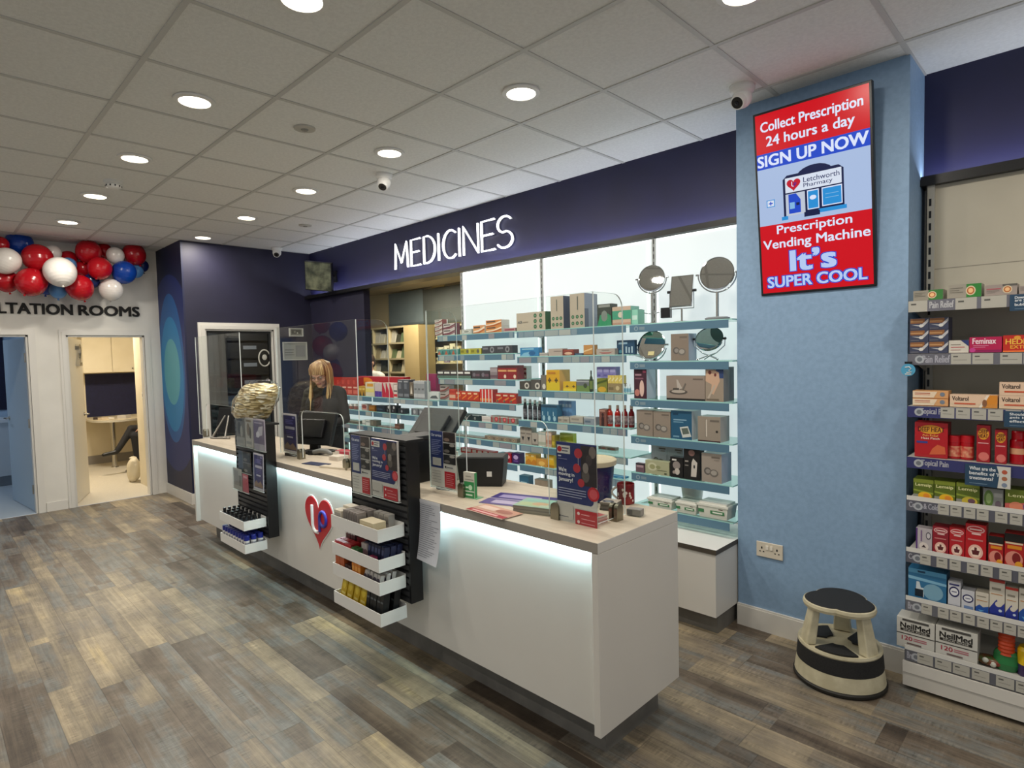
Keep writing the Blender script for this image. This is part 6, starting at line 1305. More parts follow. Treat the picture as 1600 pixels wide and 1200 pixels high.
flyer('purple newspaper lying on the counter behind the booklets', 748, 786, .33, .22, .30, [('r', 0, .5, 1, 1, '#3f3478'), ('r', .1, .6, .75, .85, '#9a90b8'), ('r', 0, 0, 1, .45, '#5f5488'), ('r', .15, .1, .6, .36, '#b0a6c0'), ('r', .7, .05, .98, .4, '#8a5a72')], '#b9b0c0', CT + .0005)
flyer('peach and red newspaper overhanging the counter front edge', 727, 797, .25, .125, -.055, [('r', 0, .35, 1, 1, '#c79a86'), ('r', .05, .5, .5, .85, '#dcc3b4'), ('e', .7, .65, .2, .2, '#a86f60'), ('r', 0, .04, 1, .3, '#a83038'), ('r', .1, .1, .8, .22, '#d9a8a4')], '#d2b5a6', CT + .0034)
# green card box
p = atz(725, 777, CT); t = thing('card_stand', 'green and cream card standing on the counter by the screen clamp', 'card', (p.x, p.y, CT), .12)
b = MB(); w, h = .072, .128; b.box(0, w, 0, .018, 0, h, C('#c9c6b8', .45), right=C('#3f9a5a', .4)); b.art(w, h, [('r', .04, .0, .96, .64, '#2f8a4c'), ('r', .12, .7, .9, .74, '#9a9a8c'), ('r', .2, .82, .7, .86, '#9a9a8c'), ('c', .62, .42, .1, '#bfe0c0'), ('r', .2, .38, .42, .44, '#d9ecd4'), ('r', .04, .24, .96, .29, '#c9d6c4'), ('r', .2, .1, .8, .16, '#d9ecd4')]); part(b, 'card', t)
b = MB(); b.box(-.003, w + .016, -.004, .045, 0, .003, C('#7fb08e', .3)); part(b, 'foot', t)
# black bin/till box
t = thing('till_box', 'black flared box with a white sticker on the counter', 'box', (-2.37, 2.15, CT), .62)
b = MB(); vs = []
for z, k in ((0, .88), (.155, 1)): vs += [(-.13 * k, -.075 * k, z), (.13 * k, -.075 * k, z), (.13 * k, .075 * k, z), (-.13 * k, .075 * k, z)]
b.add(vs, [(3, 2, 1, 0), (4, 5, 6, 7), (0, 1, 5, 4), (1, 2, 6, 5), (2, 3, 7, 6), (3, 0, 4, 7)], M['blackm']); part(b, 'box_body', t, bevel=.003)
b = MB(); b.box(-.122, .122, -.068, .068, .152, .158, C('#3a3835', .5)); part(b, 'lid', t)
b = MB(); b.box(.035, .062, -.0735, -.0705, .055, .082, M['white']); part(b, 'sticker', t)
p = atz(716, 748, CT); zt = Zat(704, p.x, p.y) - CT; t = thing('pump_bottle', 'white pump bottle behind the services leaflet on the screen', 'bottle', (p.x, p.y, CT))
b = MB(); b.lathe([(.026, 0), (.028, .004), (.028, zt * .62), (.012, zt * .74)], C('#d9dbd8', .3), 20); part(b, 'bottle_body', t)
b = MB(); b.lathe([(.012, zt * .74), (.012, zt * .82), (.005, zt * .83), (.005, zt * .97)], C('#e6e6e2', .3), 14); b.tube([(0, 0, zt * .95), (-.03, -.01, zt * .94)], .005, C('#e6e6e2', .3)); part(b, 'pump', t)
p = atz(697, 764, CT); t = thing('card_reader', 'small black card reader by the nearest screen', 'card reader', (p.x, p.y, CT), .2)
b = MB(); b.box(-.045, .045, -.03, .03, 0, .018, M['black']); part(b, 'reader_body', t, bevel=.004); b = MB(); b.box(-.035, .035, -.02, .012, .018, .0195, C('#2a3138', .15)); part(b, 'keypad', t)
# near POS terminal
def terminal(label, X, Y, rz, w, h, tilt, zc, light=False):
    t = thing('till_terminal', label, 'till', (X, Y, CT), rz)
    TX = Matrix.Translation((0, 0, zc)) @ Matrix.Rotation(tilt, 4, 'X')
    b = MB(TX); b.box(-w / 2, w / 2, -.02, .012, -h / 2, h / 2, M['black']); b.box(-w * .3, w * .3, -.045, -.02, -h * .3, h * .25, M['black']); part(b, 'monitor_casing', t, bevel=.006)
    b = MB(TX); b.box(-w / 2 + .014, w / 2 - .014, .012, .0135, -h / 2 + .014, h / 2 - .014, C('#20262c', .1)); part(b, 'display_glass', t)
    b = MB(); b.box(-.04, .04, -.03, .0, .01, zc - h * .2, M['black']); part(b, 'neck', t)
    b = MB(); b.box(-.12, .12, -.10, .09, 0, .014, M['black']); part(b, 'foot', t, bevel=.004)
    return t
terminal('black till terminal with tilted screen behind the nearer slatwall stand', -2.87, 2.225, .1, .36, .26, -.75, .27)
t = thing('receipt_printer', 'tall black receipt printer beside the nearer slatwall stand', 'printer', (-2.74, 2.02, CT), 0)
b = MB(); b.box(-.08, .08, -.1, .1, 0, .235, M['black']); part(b, 'printer_body', t, bevel=.006); b = MB(); b.box(-.083, .083, -.105, .1, .236, .26, M['blackm']); part(b, 'paper_lid', t, bevel=.004); b = MB(); b.box(-.05, .05, -.102, -.1, .18, .19, C('#3c3c3e', .3)); part(b, 'paper_slot', t)
# middle POS behind the arch
p = atz(500, 706, CT); t = terminal('black till terminal seen through the arch of the middle screen', p.x, 2.1, .35, .36, .25, -.35, .18)
p = atz(497, 712, CT); t = thing('scanner', 'grey hand scanner lying inside the middle screen arch', 'scanner', (p.x, p.y + .02, CT), .4)
b = MB(); b.tube([(-.07, 0, .02), (0, 0, .034), (.06, 0, .03), (.1, 0, .012)], [.014, .018, .02, .012], C('#6f706d', .4), 10); part(b, 'scanner_body', t); b = MB(); b.box(-.1, -.066, -.02, .02, .002, .034, M['blackm']); part(b, 'scanner_head', t)
boxthing('leaflet_tray', 'white tray box lying open on the counter by the middle screen', 'box', 514, 719, .10, .09, .03, .15, '#cfc6b9', [('r', .1, .2, .9, .8, '#c1b3a6')])
boxthing('tissue_box', 'red and white box on the counter right of the middle screen arch', 'box', 524, 715, .13, .07, .05, .3, '#c9b9ae', [('r', .3, .1, 1, .95, '#b5384a'), ('r', .0, .1, .28, .9, '#d0c7bc')], top='#b02f42')
boxthing('navy_leaflet', 'flat navy leaflets at the front edge of the counter, middle section', 'leaflets', 471, 725, .2, .08, .004, .22, '#27304f')
boxthing('white_folder', 'long pale folder lying on the counter beside the middle screen', 'folder', 499, 731, .26, .05, .012, .30, '#c9bda9')
boxthing('dark_keypad', 'dark tray at the foot of the purple leaflet on the counter', 'tray', 445, 712, .13, .08, .02, .2, '#2f2b28')
# far POS
p = atz(348, 684, CT)
t = thing('tablet_stand', 'black tablet on a silver frame at the far end of the counter', 'tablet', (p.x, 2.02, CT), .45)
TX = Matrix.Translation((0, .02, .15)) @ Matrix.Rotation(-.25, 4, 'X')
b = MB(TX); b.box(-.15, .15, -.008, .008, -.12, .12, M['black']); part(b, 'tablet', t, bevel=.004)
b = MB()
for s in (-1, 1): b.tube([(s * .075, -.13, .008), (s * .02, -.02, .20)], .008, C('#8f8c86', .3, .9), 10)
b.tube([(-.09, -.13, .008), (.12, -.12, .008)], .008, C('#8f8c86', .3, .9), 10); part(b, 'frame', t)
# crinkled gold bag on the farther stand
p = Vector((-4.27, 1.70, 1.178)); t = thing('foil_bag', 'crinkled clear bag of gold foil pieces on top of the farther stand', 'bag', tuple(p), .1)
foil = bpy.data.materials.new('gold_foil'); foil.use_nodes = True; nt = foil.node_tree; bs = nt.nodes['Principled BSDF']
vo = nt.nodes.new('ShaderNodeTexVoronoi'); vo.inputs['Scale'].default_value = 30; tc = nt.nodes.new('ShaderNodeTexCoord'); mpf = nt.nodes.new('ShaderNodeMapping'); mpf.inputs['Scale'].default_value = (.55, 1, 2.4); mpf.inputs['Rotation'].default_value = (0, .6, 0); nt.links.new(tc.outputs['Object'], mpf.inputs[0]); nt.links.new(mpf.outputs[0], vo.inputs['Vector'])
rp = nt.nodes.new('ShaderNodeValToRGB'); rp.color_ramp.elements[0].color = lin('#8f7a4c'); rp.color_ramp.elements[1].color = lin('#f6eed6'); e = rp.color_ramp.elements.new(.5); e.color = lin('#d6c08c')
sx_ = nt.nodes.new('ShaderNodeSeparateColor'); nt.links.new(vo.outputs['Color'], sx_.inputs[0]); nt.links.new(sx_.outputs[0], rp.inputs[0]); nt.links.new(rp.outputs[0], bs.inputs['Base Color'])
bp = nt.nodes.new('ShaderNodeBump'); bp.inputs['Strength'].default_value = .9; bp.inputs['Distance'].default_value = .01; nt.links.new(vo.outputs['Distance'], bp.inputs['Height']); nt.links.new(bp.outputs[0], bs.inputs['Normal'])
bs.inputs['Metallic'].default_value = .3; bs.inputs['Roughness'].default_value = .3
from mathutils import noise as _nz
def crumple(rx, ry, rz, m, amp, sc, shear, n=40, k=26, p=2.6):
    b = MB(); vs = []; fs = []
    for j in range(k + 1):
        ph = math.pi * j / k - math.pi / 2
        for i in range(n):
            th = 2 * math.pi * i / n
            sg = lambda v, e: math.copysign(abs(v) ** e, v)
            x = sg(math.cos(ph), 2 / p) * sg(math.cos(th), 2 / p); y = sg(math.cos(ph), 1) * sg(math.sin(th), 1); z = sg(math.sin(ph), 2 / p)
            d = 1 + amp * _nz.noise(Vector((x, y, z)) * sc) + amp * .5 * _nz.noise(Vector((x, y, z)) * sc * 2.7)
            vs.append((x * rx * d + shear * z * rz, y * ry * d, (z * d) * rz + rz))
    for j in range(k):
        for i in range(n): fs.append((j * n + i, j * n + (i + 1) % n, (j + 1) * n + (i + 1) % n, (j + 1) * n + i))
    return b.add(vs, fs, m, True)
b = crumple(.205, .08, .135, foil, .12, 3.0, .75, p=3.6); part(b, 'foil_pieces', t)
b = crumple(.245, .092, .148, M['acr'], .12, 4.1, .8); part(b, 'clear_bag', t)

# ------------------------------------------------------------------ tray stock
n = 0
capb = C('#0f0f11', .35); bodyb = C('#3c434a', .2)
z = TR1[0] + .0045
for r_ in range(4):
    for c_ in range(6):
        X = T1X0 + .042 + c_ * .072; Y = TY0 + .022 + r_ * .034
        if n == 0:
            t0 = thing('dropper_bottle', 'black-capped bottle at the front left of the upper tray, farther stand', 'bottle', (X, Y, z), group='black-capped bottles in the upper tray')
            b = MB(); b.lathe([(.0145, 0), (.015, .002), (.015, .045), (.008, .053)], bodyb, 14); part(b, 'bottle_body', t0)
            b = MB(); b.lathe([(.0095, .053), (.0095, .066), (.011, .068), (.011, .082), (.009, .084)], capb, 14); part(b, 'cap', t0)
        else: dup(t0, (X, Y, z), 'black-capped bottle, row %s from the front, %s from left, upper tray' % (['one', 'two', 'three', 'four'][r_], ORD[c_]))
        n += 1
n = 0; z = TR1[1] + .0045
for r_ in range(3):
    for c_ in range(9):
        X = T1X0 + .03 + c_ * .0485; Y = TY0 + .026 + r_ * .046
        if n == 0:
            t0 = thing('roll_on_tube', 'white tube with blue cap at the front left of the lower tray', 'tube', (X, Y, z), group='blue-capped tubes in the lower tray')
            b = MB(); b.lathe([(.0185, 0), (.019, .002), (.019, .078)], C('#d6d4d0', .35), 16); b.art(1, 1, []); b.lathe([(.0192, .02), (.0192, .066)], noisy('tube_label', '#d6d4d0', '#5a5d72', 45, .4), 16, cap=False); part(b, 'tube_body', t0)
            b = MB(); b.lathe([(.0192, .078), (.0192, .108), (.0175, .111)], C('#1f2b86', .3), 16); part(b, 'cap', t0)
        else: dup(t0, (X, Y, z), 'blue-capped white tube, row %s from the front, %s from left, lower tray' % (['one', 'two', 'three'][r_], ORD[c_]))
        n += 1
def packs(label, k, x0, dx, nx, y0, dy, ny, w, d, h, base, arts, lean=0.0, rz=0.0, name='small_pack', grp=None, jit=.0, top=None):
    z = TR2[k] + .0045; src = None; where = ['top', 'second', 'third', 'bottom'][k] + ' tray'
    random.seed(len(label) + k)
    for j in range(ny):
        for i in range(nx):
            L = label
            if nx > 1: L += ', %s from left' % ORD[i]
            if ny > 1: L += ', ' + ['front', 'middle', 'back', 'rear'][j] + ' row'
            L += ', ' + where
            loc = (TX0 + x0 + dx * i, TY0 + y0 + dy * j, z + (abs(math.sin(lean)) * d if lean < 0 else 0) + .0004)
            if src is None:
                src = carton_mesh(name, w, d, h * 1.13, base, arts, top=top).build(name, loc=loc); o = src
            else: o = src.copy(); COL.objects.link(o); o.location = loc
            o.rotation_euler = (lean, random.uniform(-jit, jit), rz + random.uniform(-jit, jit))
            tag(o, L, 'packet', (label + ' ' + where) if nx * ny > 1 else None)
wht = [('r', .1, .55, .9, .85, '#9a948c'), ('r', .1, .15, .6, .4, '#b7a08f')]
packs('cream lip balm box', 0, .012, .0, 1, .012, .0, 1, .075, .05, .075, '#c9c0ae', wht, top='#d0c8b8')
packs('cream lip balm box behind', 0, .012, .0, 1, .066, .0, 1, .078, .05, .085, '#c5bba8', wht, top='#d6cebf')
packs('grey striped card pack', 0, .105, .024, 6, .012, .06, 2, .018, .05, .088, '#8b8480', [('r', .2, .1, .8, .35, '#cfc9c0'), ('r', .2, .5, .8, .9, '#5d5653'), ('r', 0, .4, 1, .46, '#b7aaa2')], jit=.02)
packs('open cream display box', 0, .265, 0, 1, .012, 0, 1, .125, .07, .066, '#cbbd9b', [('e', .4, .5, .25, .25, '#d8c07a'), ('r', .6, .3, .9, .7, '#b7a27c')], top='#d9ceb2', rz=.0)
packs('grey lip balm card at the right', 0, .27, .045, 3, .092, 0, 1, .04, .035, .09, '#8d8a85', [('r', .1, .1, .9, .4, '#bdb8b0'), ('r', .1, .55, .9, .9, '#6a6763')])
packs('white and maroon slim pack', 1, .012, .024, 4, .075, 0, 1, .02, .06, .11, '#6d4a48', [('r', 0, .72, 1, 1, '#d9d6d2'), ('r', .2, .2, .8, .5, '#8a6a66')], top='#dcdad6')
packs('red sweet pack', 1, .012, .032, 5, .010, .03, 2, .029, .025, .062, '#a81c24', [('r', .1, .6, .9, .8, '#d06a68'), ('r', .1, .2, .6, .35, '#7d1218')], jit=.05)
packs('dark red sweet pack', 1, .115, .034, 3, .078, .032, 2, .03, .027, .078, '#7d1a20', [('r', .1, .55, .9, .8, '#b5403f')], jit=.04)
packs('green sweet pack', 1, .178, .03, 2, .012, 0, 1, .027, .03, .055, '#3a6b3c', [('r', .1, .3, .9, .7, '#7fa080')], jit=.05)
packs('navy sweet pack', 1, .245, .03, 6, .040, .036, 3, .026, .03, .085, '#1d2140', [('r', .15, .6, .85, .85, '#4c5378'), ('r', .15, .2, .6, .35, '#5d5f7a')], lean=-.12, jit=.05)
packs('maroon sweet pack at the front', 1, .345, 0, 1, .010, 0, 1, .045, .02, .05, '#6d1838', [('r', .2, .3, .9, .7, '#b05a78')])
packs('white glucose pack', 1, .225, .028, 2, .04, 0, 1, .024, .03, .08, '#b5aaa6', [('c', .5, .5, .2, '#7d5f66')], jit=.06)
packs('orange and white carton', 2, .010, .045, 2, .012, .05, 2, .042, .045, .085, '#b5562a', [('r', .2, .3, .8, .6, '#d98a5a')], top='#d9cfc6')
packs('brown flat pack', 2, .105, .03, 2, .012, .045, 3, .027, .04, .062, '#4a3230', [('r', .1, .4, .9, .7, '#8d7f80')], jit=.04)
packs('bright orange carton', 2, .175, .028, 3, .012, .0, 1, .026, .055, .085, '#d27a22', [('r', .1, .6, .9, .85, '#e6a04a'), ('c', .5, .35, .2, '#b5541a')], top='#dc8a34')
packs('dark brown pack at the back', 2, .19, .035, 4, .085, .03, 2, .03, .025, .085, '#5a3a2c', [('r', .1, .5, .9, .8, '#8d6a55')], jit=.05)
packs('white printed sachet', 2, .27, .029, 5, .012, .034, 3, .026, .022, .07, '#bfbab4', [('c', .45, .55, .22, '#4a4450'), ('r', .1, .1, .9, .25, '#8d8690')], lean=-.2, jit=.12)
packs('yellow pouch', 3, .02, .062, 4, .02, 0, 1, .055, .03, .15, '#c2a012', [('r', .15, .25, .85, .32, '#e0cf7a'), ('e', .5, .55, .3, .14, '#dcc23a'), ('r', .3, .8, .7, .88, '#8f7408')], lean=-.2, name='foil_pouch', jit=.05, top='#d9b82a')
packs('black pouch', 3, .275, .03, 5, .02, .06, 2, .026, .035, .125, '#141618', [('r', .1, .6, .9, .66, '#5d6468'), ('r', .1, .2, .7, .26, '#3c4246')], lean=-.15, name='foil_pouch', jit=.03)

# ------------------------------------------------------------------ far corner: camera monitor, notice, alarm panel
p = aty(497, 432, 3.42); t = thing('camera_monitor', 'small wall monitor with a dim picture in the dark corner by the fascia', 'monitor', tuple(p)); t.rotation_euler = (.22, .12, .62)
b = MB(); b.box(-.17, .17, 0, .05, -.17, .17, M['black']); part(b, 'casing', t, bevel=.004)
scr = noisy('camera_picture', '#20241a', '#63654f', 9, .3); scr.node_tree.nodes['Principled BSDF'].inputs['Emission Strength'].default_value = .35; scr.node_tree.links.new(scr.node_tree.nodes['Color Ramp'].outputs[0], scr.node_tree.nodes['Principled BSDF'].inputs['Emission Color'])
b = MB(); b.box(-.16, .16, -.0015, 0, -.16, .16, scr); part(b, 'display', t)
b = MB(t.matrix_basis.inverted()); q_ = t.location; b.cyl((q_.x - .03, q_.y + .03, q_.z), (q_.x - .05, FY - .004, q_.z + .02), .018, .018, M['black'], 12); b.box(q_.x - .11, q_.x + .01, FY - .014, FY - .002, q_.z - .05, q_.z + .09, M['black']); part(b, 'bracket', t)
def wallframe(name, label, cat, y0, y1, z0, z1, arts, base, frame, d=.018):
    t = thing(name, label, cat, (BX, (y0 + y1) / 2, z0))
    X = Matrix.Translation((0, 0, 0)) @ Matrix.Rotation(math.pi / 2, 4, 'Z'); w, h = y1 - y0, z1 - z0
    b = MB(X); e = .012
    b.box(-w / 2, w / 2, -d, 0, 0, e, frame); b.box(-w / 2, w / 2, -d, 0, h - e, h, frame); b.box(-w / 2, -w / 2 + e, -d, 0, e, h - e, frame); b.box(w / 2 - e, w / 2, -d, 0, e, h - e, frame); part(b, 'frame', t)
    b = MB(X @ Matrix.Translation((-w / 2 + e, -d * .6, e))); b.box(0, w - 2 * e, 0, .004, 0, h - 2 * e, C(base, .5)); b.art(w - 2 * e, h - 2 * e, arts); part(b, 'face', t)
wallframe('framed_notice', 'pale framed notice on the dark wall right of the glazed door', 'notice', 3.26, 3.58, 1.605, 1.835, [('r', .05, .55, .45, .6, '#77756f'), ('r', .05, .4, .42, .45, '#77756f'), ('r', .05, .25, .45, .3, '#77756f'), ('r', .52, .15, .95, .85, '#8f9190')], '#a3a49c', C('#c3c2bb', .4))
wallframe('alarm_panel', 'small white alarm panel above the framed notice on the dark wall', 'alarm panel', 3.35, 3.53, 1.905, 2.01, [('r', .1, .25, .9, .9, '#54544c'), ('c', .6, .4, .12, '#c9c9bd'), ('r', .3, .4, .45, .75, '#8a8a7c')], '#8a8a80', C('#c9c8c0', .4), .03)

# ------------------------------------------------------------------ racks added behind the glazed door to imitate shelving reflected in its glass
for k, (y0, y1) in enumerate(((2.26, 2.62), (3.0, 3.62))):
    t = thing('drawer_rack', ['grey drawer rack on the left behind the glazed door', 'grey drawer rack on the right behind the glazed door'][k], 'shelving', (-8.68, (y0 + y1) / 2, 0))
    b = MB(); b.box(-.24, .24, -(y1 - y0) / 2, (y1 - y0) / 2, 0, 2.05, C('#6b6863', .5)); part(b, 'rack_body', t)
    for i in range(7):
        z = .45 + i * .24; b = MB(); b.box(.24, .26, -(y1 - y0) / 2 + .01, (y1 - y0) / 2 - .01, z, z + .21, C('#77746f', .45)); part(b, 'drawer', t)
        b = MB(); b.box(.26, .263, -.09, .09, z + .12, z + .17, E('#dcdcd6', .35, '#dcdcd6')); part(b, 'drawer_label', t)  # label faces given a faint glow of their own, no lamp in them
lamp('passage_lamp', 'AREA', (-8.1, 2.9, 2.45), 7, (1, .95, .88), size=.3)

# ------------------------------------------------------------------ dispensary
cw = noisy('cream_laminate', '#cbbb90', '#d3c49a', 3, .5)
DYC = 4.8
xs = [aty(u, 545, DYC).x for u in (552, 582.5, 607, 632)]; zs = [aty(605, v, DYC).z for v in (512, 537, 561, 582)]; zs = [zs[0], zs[1], zs[2], zs[3], .95]
t = thing('pigeonhole_unit', 'cream pigeonhole unit with paper bags in the dispensary', 'shelving', ((xs[0] + xs[-1]) / 2, DYC + .2, 0))
b = MB(); b.box(xs[0], xs[-1], DYC + .36, DYC + .38, 0, zs[0], cw); part(b, 'back_board', t, True)
for x in xs:
    b = MB(); b.box(x - .011, x + .011, DYC, DYC + .36, .0, zs[0] + .011, cw); part(b, 'divider', t, True)
for z in zs[:-1]:
    b = MB(); b.box(xs[0], xs[-1], DYC + .002, DYC + .36, z - .012, z + .012, cw); part(b, 'shelf_board', t, True)
b = MB(); b.box(xs[0] + .011, xs[-1] - .011, DYC + .003, DYC + .35, zs[4] - .3, zs[4] + .02, M['blackm']); part(b, 'dark_drawer_row', t, True)
random.seed(21)
pos = ['top', 'middle', 'lower']
for ci in range(3):
    for ri in range(3):
        x0, x1 = xs[ci] + .02, xs[ci + 1] - .02; zb = zs[ri + 1] + .012 if ri < 3 else 0; W_ = (x1 - x0)
        m = 3
        for i in range(m):
            w = W_ / m * .88; h = random.uniform(.10, .19); d = .1
            c = random.choice(['#cfc3a0', '#d8d2bd', '#b9a983', '#6b7a55', '#4a4a3c', '#dcd6c6'])
            b = MB(); X = x0 + W_ / m * i; q = random.uniform(.75, 1)
            b.add([(X, DYC + .03, zb), (X + w, DYC + .03, zb), (X + w, DYC + .03 + d, zb), (X, DYC + .03 + d, zb), (X + w * (1 - q), DYC + .05, zb + h), (X + w * q, DYC + .06, zb + h), (X + w * q, DYC + .09, zb + h), (X + w * (1 - q), DYC + .09, zb + h)],
                  [(3, 2, 1, 0), (4, 5, 6, 7), (0, 1, 5, 4), (1, 2, 6, 5), (2, 3, 7, 6), (3, 0, 4, 7)], C(c, .6))
            o = b.build('prescription_bag', base=True); tag(o, 'prescription bag, %s from left, %s pigeonhole of the %s column' % (ORD[i], pos[ri], ['left', 'middle', 'right'][ci]), 'bag', 'prescription bags in the pigeonholes')
q0, q1 = aty(571, 470, 4.95), aty(586.5, 470, 4.95); q2 = aty(637, 470, 4.95)
zt_ = 2.58
t = thing('grey_blind', 'blue grey panel above the pigeonholes in the dispensary', 'panel', ((q1.x + q2.x) / 2, 5.2, aty(610, 510, 5.2).z))
a1, a2 = aty(586.5, 480, 5.2).x, aty(637, 480, 5.2).x; b = MB(); b.box(-(a2 - a1) / 2, (a2 - a1) / 2, 0, .02, 0, zt_ - t.location.z, noisy('blue_grey_board', '#7d8c91', '#869599', 3, .6)); part(b, 'board', t)
b = MB(); b.box(-(a2 - a1) / 2, (a2 - a1) / 2, -.006, 0, 0, .03, C('#6d7a7e', .5)); part(b, 'bottom_rail', t)
mb = MB(); w0 = aty(560, 480, 5.24).x; w1 = aty(720, 480, 5.24).x; mb.box(w0 - .3, w1 + 1.0, 5.235, 5.3, 0, 2.6, C('#d3c7a2', .6)); struct(mb, 'wall_dispensary_inner')
# tall cream column
c0, c1 = aty(632.5, 560, 4.72).x, aty(655, 560, 4.72).x
t = thing('tall_cabinet', 'tall plain cream cabinet side between the dispensary shelves', 'cabinet', ((c0 + c1) / 2, 4.9, 0))
b = MB(); b.box(-(c1 - c0) / 2, (c1 - c0) / 2, -.18, .09, .0, aty(640, 508, 4.72).z, noisy('tan_laminate', '#b79f6c', '#bfa876', 3, .45)); part(b, 'cabinet_body', t)
mb = MB(); mb.box(c0, c1 - .05, 5.21, 5.233, 0, 2.6, C('#d6c184', .6)); struct(mb, 'wall_dispensary_pier')
# right shelves with cream boxes
DR = 5.0
r0, r1 = aty(656, 560, DR).x, aty(722, 560, DR).x + .25; rz_ = [aty(680, v, DR).z for v in (510, 529, 550, 567, 587)]
t = thing('dispensary_shelves', 'cream shelves of medicine packs behind the hatch', 'shelving', ((r0 + r1) / 2, DR + .1, 0))
b = MB(); b.box(r0, r1, DR + .2, DR + .22, 0, rz_[0], C('#8d8468', .6)); part(b, 'back_board', t, True)
for z in rz_:
    b = MB(); b.box(r0, r1, DR, DR + .2, z - .012, z, cw); part(b, 'shelf_board', t, True)
for x in (r0, r1):
    b = MB(); b.box(x - .01, x + .01, DR, DR + .2, 0, rz_[0], cw); part(b, 'side_board', t, True)
random.seed(9)
for k in range(1, 4):
    n = 9; w = (r1 - r0 - .05) / n
    for i in range(n):
        h = random.uniform(.06, .11); c = random.choice(['#c9bd94', '#b8ab82', '#d3caa8', '#7d6f7f', '#a1956f', '#cfc7ad'])
        o = carton_mesh('dispensary_pack', w * .9, .09, h, c, [('r', .2, .2, .5, .8, '#d8d0b0'), ('r', .6, .3, .9, .6, '#77705a')]).build('dispensary_pack', loc=(r0 + .025 + w * i, DR + .02, rz_[k] + .0004))
        tag(o, 'medicine pack, %s from left, %s cream shelf behind the hatch' % (ORD[i], ['', 'upper', 'middle', 'lower'][k]), 'carton', 'packs on the cream dispensary shelves')
b_ = aty(690, 470, 5.2); t = thing('grey_blind', 'dark grey panel above the cream shelves behind the hatch', 'panel', (aty(690, 470, 5.2).x, 5.2, rz_[0] + .05)); w = aty(725, 470, 5.2).x - aty(664, 470, 5.2).x
b = MB(); b.box(-w / 2, w / 2, 0, .02, 0, zt_ - rz_[0] - .06, noisy('dark_grey_board', '#5b605c', '#646965', 3, .6)); part(b, 'board', t); b = MB(); b.box(-w / 2, w / 2, -.006, 0, 0, .03, C('#4d524e', .5)); part(b, 'bottom_rail', t)
row('back of the low bays', ZL[0], 558, 632, 588, 1, S('#a81f2e', ('r', .0, .0, .3, .35, '#8d1422'), ('e', .22, .75, .14, .2, '#d98a2a')), 'long red display carton', d=.08, Y=SF + .14)
row('top of the low bays by the hatch', ZL[0], 667, 682, 584, 1, S('#9a2a5c', ('r', .1, .2, .9, .3, '#b55a82')), 'magenta carton', d=.05, Y=SF + .2, name='display_carton')
row('top of the low bays by the hatch', ZL[0], 666, 686, 612, 1, S('#dcdfe0', ('p', [(.3, .15), (.95, .15), (.8, .55), (.45, .5)], '#5d6468')), 'white carton with grey picture', d=.08, Y=SF + .05)

# ------------------------------------------------------------------ consultation room 2
t = thing('wall_cupboard', 'cream wall cupboard with two doors in consultation room two', 'cupboard', (R2X, 2.2, 1.475))
b = MB(); b.box(0, .32, -.36, .62, 0, .75, cream); part(b, 'cupboard_body', t)
for y0, y1 in ((-.355, .02), (.03, .36), (.37, .615)):
    b = MB(); b.box(.32, .338, y0, y1, .006, .745, cream); part(b, 'door', t)
b = MB(); b.cyl((.338, .3, .06), (.35, .3, .06), .01, .01, M['black'], 10); part(b, 'knob', t)
t = thing('navy_pinboard', 'navy splashback panel under the cupboard in consultation room two', 'panel', (R2X + .002, 2.27, .76))
b = MB(); b.box(0, .012, -.36, .5, 0, .70, noisy('navy_felt', '#141738', '#181b40', 30, .8)); part(b, 'panel_board', t); b = MB(); b.box(.012, .016, -.36, .5, .69, .7, C('#3b3c4a', .5)); part(b, 'top_trim', t)
mb = MB(); mb.box(R2X, R2X + .016, R2Y0, R2Y1, 0, .14, C('#8a8580', .5)); struct(mb, 'baseboard_room')
t = thing('table', 'pale rounded table on a steel tube leg in consultation room two', 'table', (-10.95, 2.2, 0))
b = MB(); pts = [(-.54, -.36)] + [(.12 + .34 * math.sin(a * math.pi / 12), -.02 - .34 * math.cos(a * math.pi / 12)) for a in range(13)] + [(.12, .7), (-.54, .7)]; b.prism(pts, .735, .765, noisy('pale_birch', '#cbbd9d', '#d4c7a9', 6, .35), C('#b9b3a4', .35), axis='z'); part(b, 'tabletop', t)
b = MB(); b.cyl((.06, -.07, 0), (.06, -.07, .735), .036, .036, M['steel'], 20); b.cyl((.06, -.07, 0), (.06, -.07, .012), .055, .05, M['steel'], 20); part(b, 'leg', t)
for i, (dx, dy, w, d, h, c, lb) in enumerate(((.0, -.2, .2, .14, .012, '#d9d3c4', 'white papers on the consultation room table'), (.12, -.28, .12, .09, .03, '#c9b9a0', 'small cream box on the consultation room table'), (.2, -.02, .16, .1, .05, '#b9b3ab', 'grey desk item on the consultation room table'), (.05, -.34, .1, .04, .035, '#3a2f2c', 'dark brown case at the end of the consultation room table'))):
    b = MB(); b.box(-w / 2, w / 2, -d / 2, d / 2, 0, h, C(c, .5), top=C(c if i else '#e6e2d8', .5)); o = b.build('desk_item', loc=(-10.95 + dx, 2.2 + dy + .08, .7655)); o.rotation_euler = (0, 0, .3 * i); tag(o, lb, 'desk item')
t = thing('cloth_sack', 'white cloth sack slumped on the floor of consultation room two', 'bag', (-9.52, 2.0, 0))
t.location = (-9.3, 2.03, 0); b = crumple(.14, .07, .17, C('#d6ccb4', .8), .12, 2.0, .25); part(b, 'sack_body', t); b = MB(); b.lathe([(.03, .31), (.045, .335), (.02, .35)], C('#d0c5ac', .8), 14); part(b, 'tied_neck', t)
t = thing('light_switch', 'white light switch on the right wall of consultation room two', 'light switch', (-8.72, 2.06, 1.2))
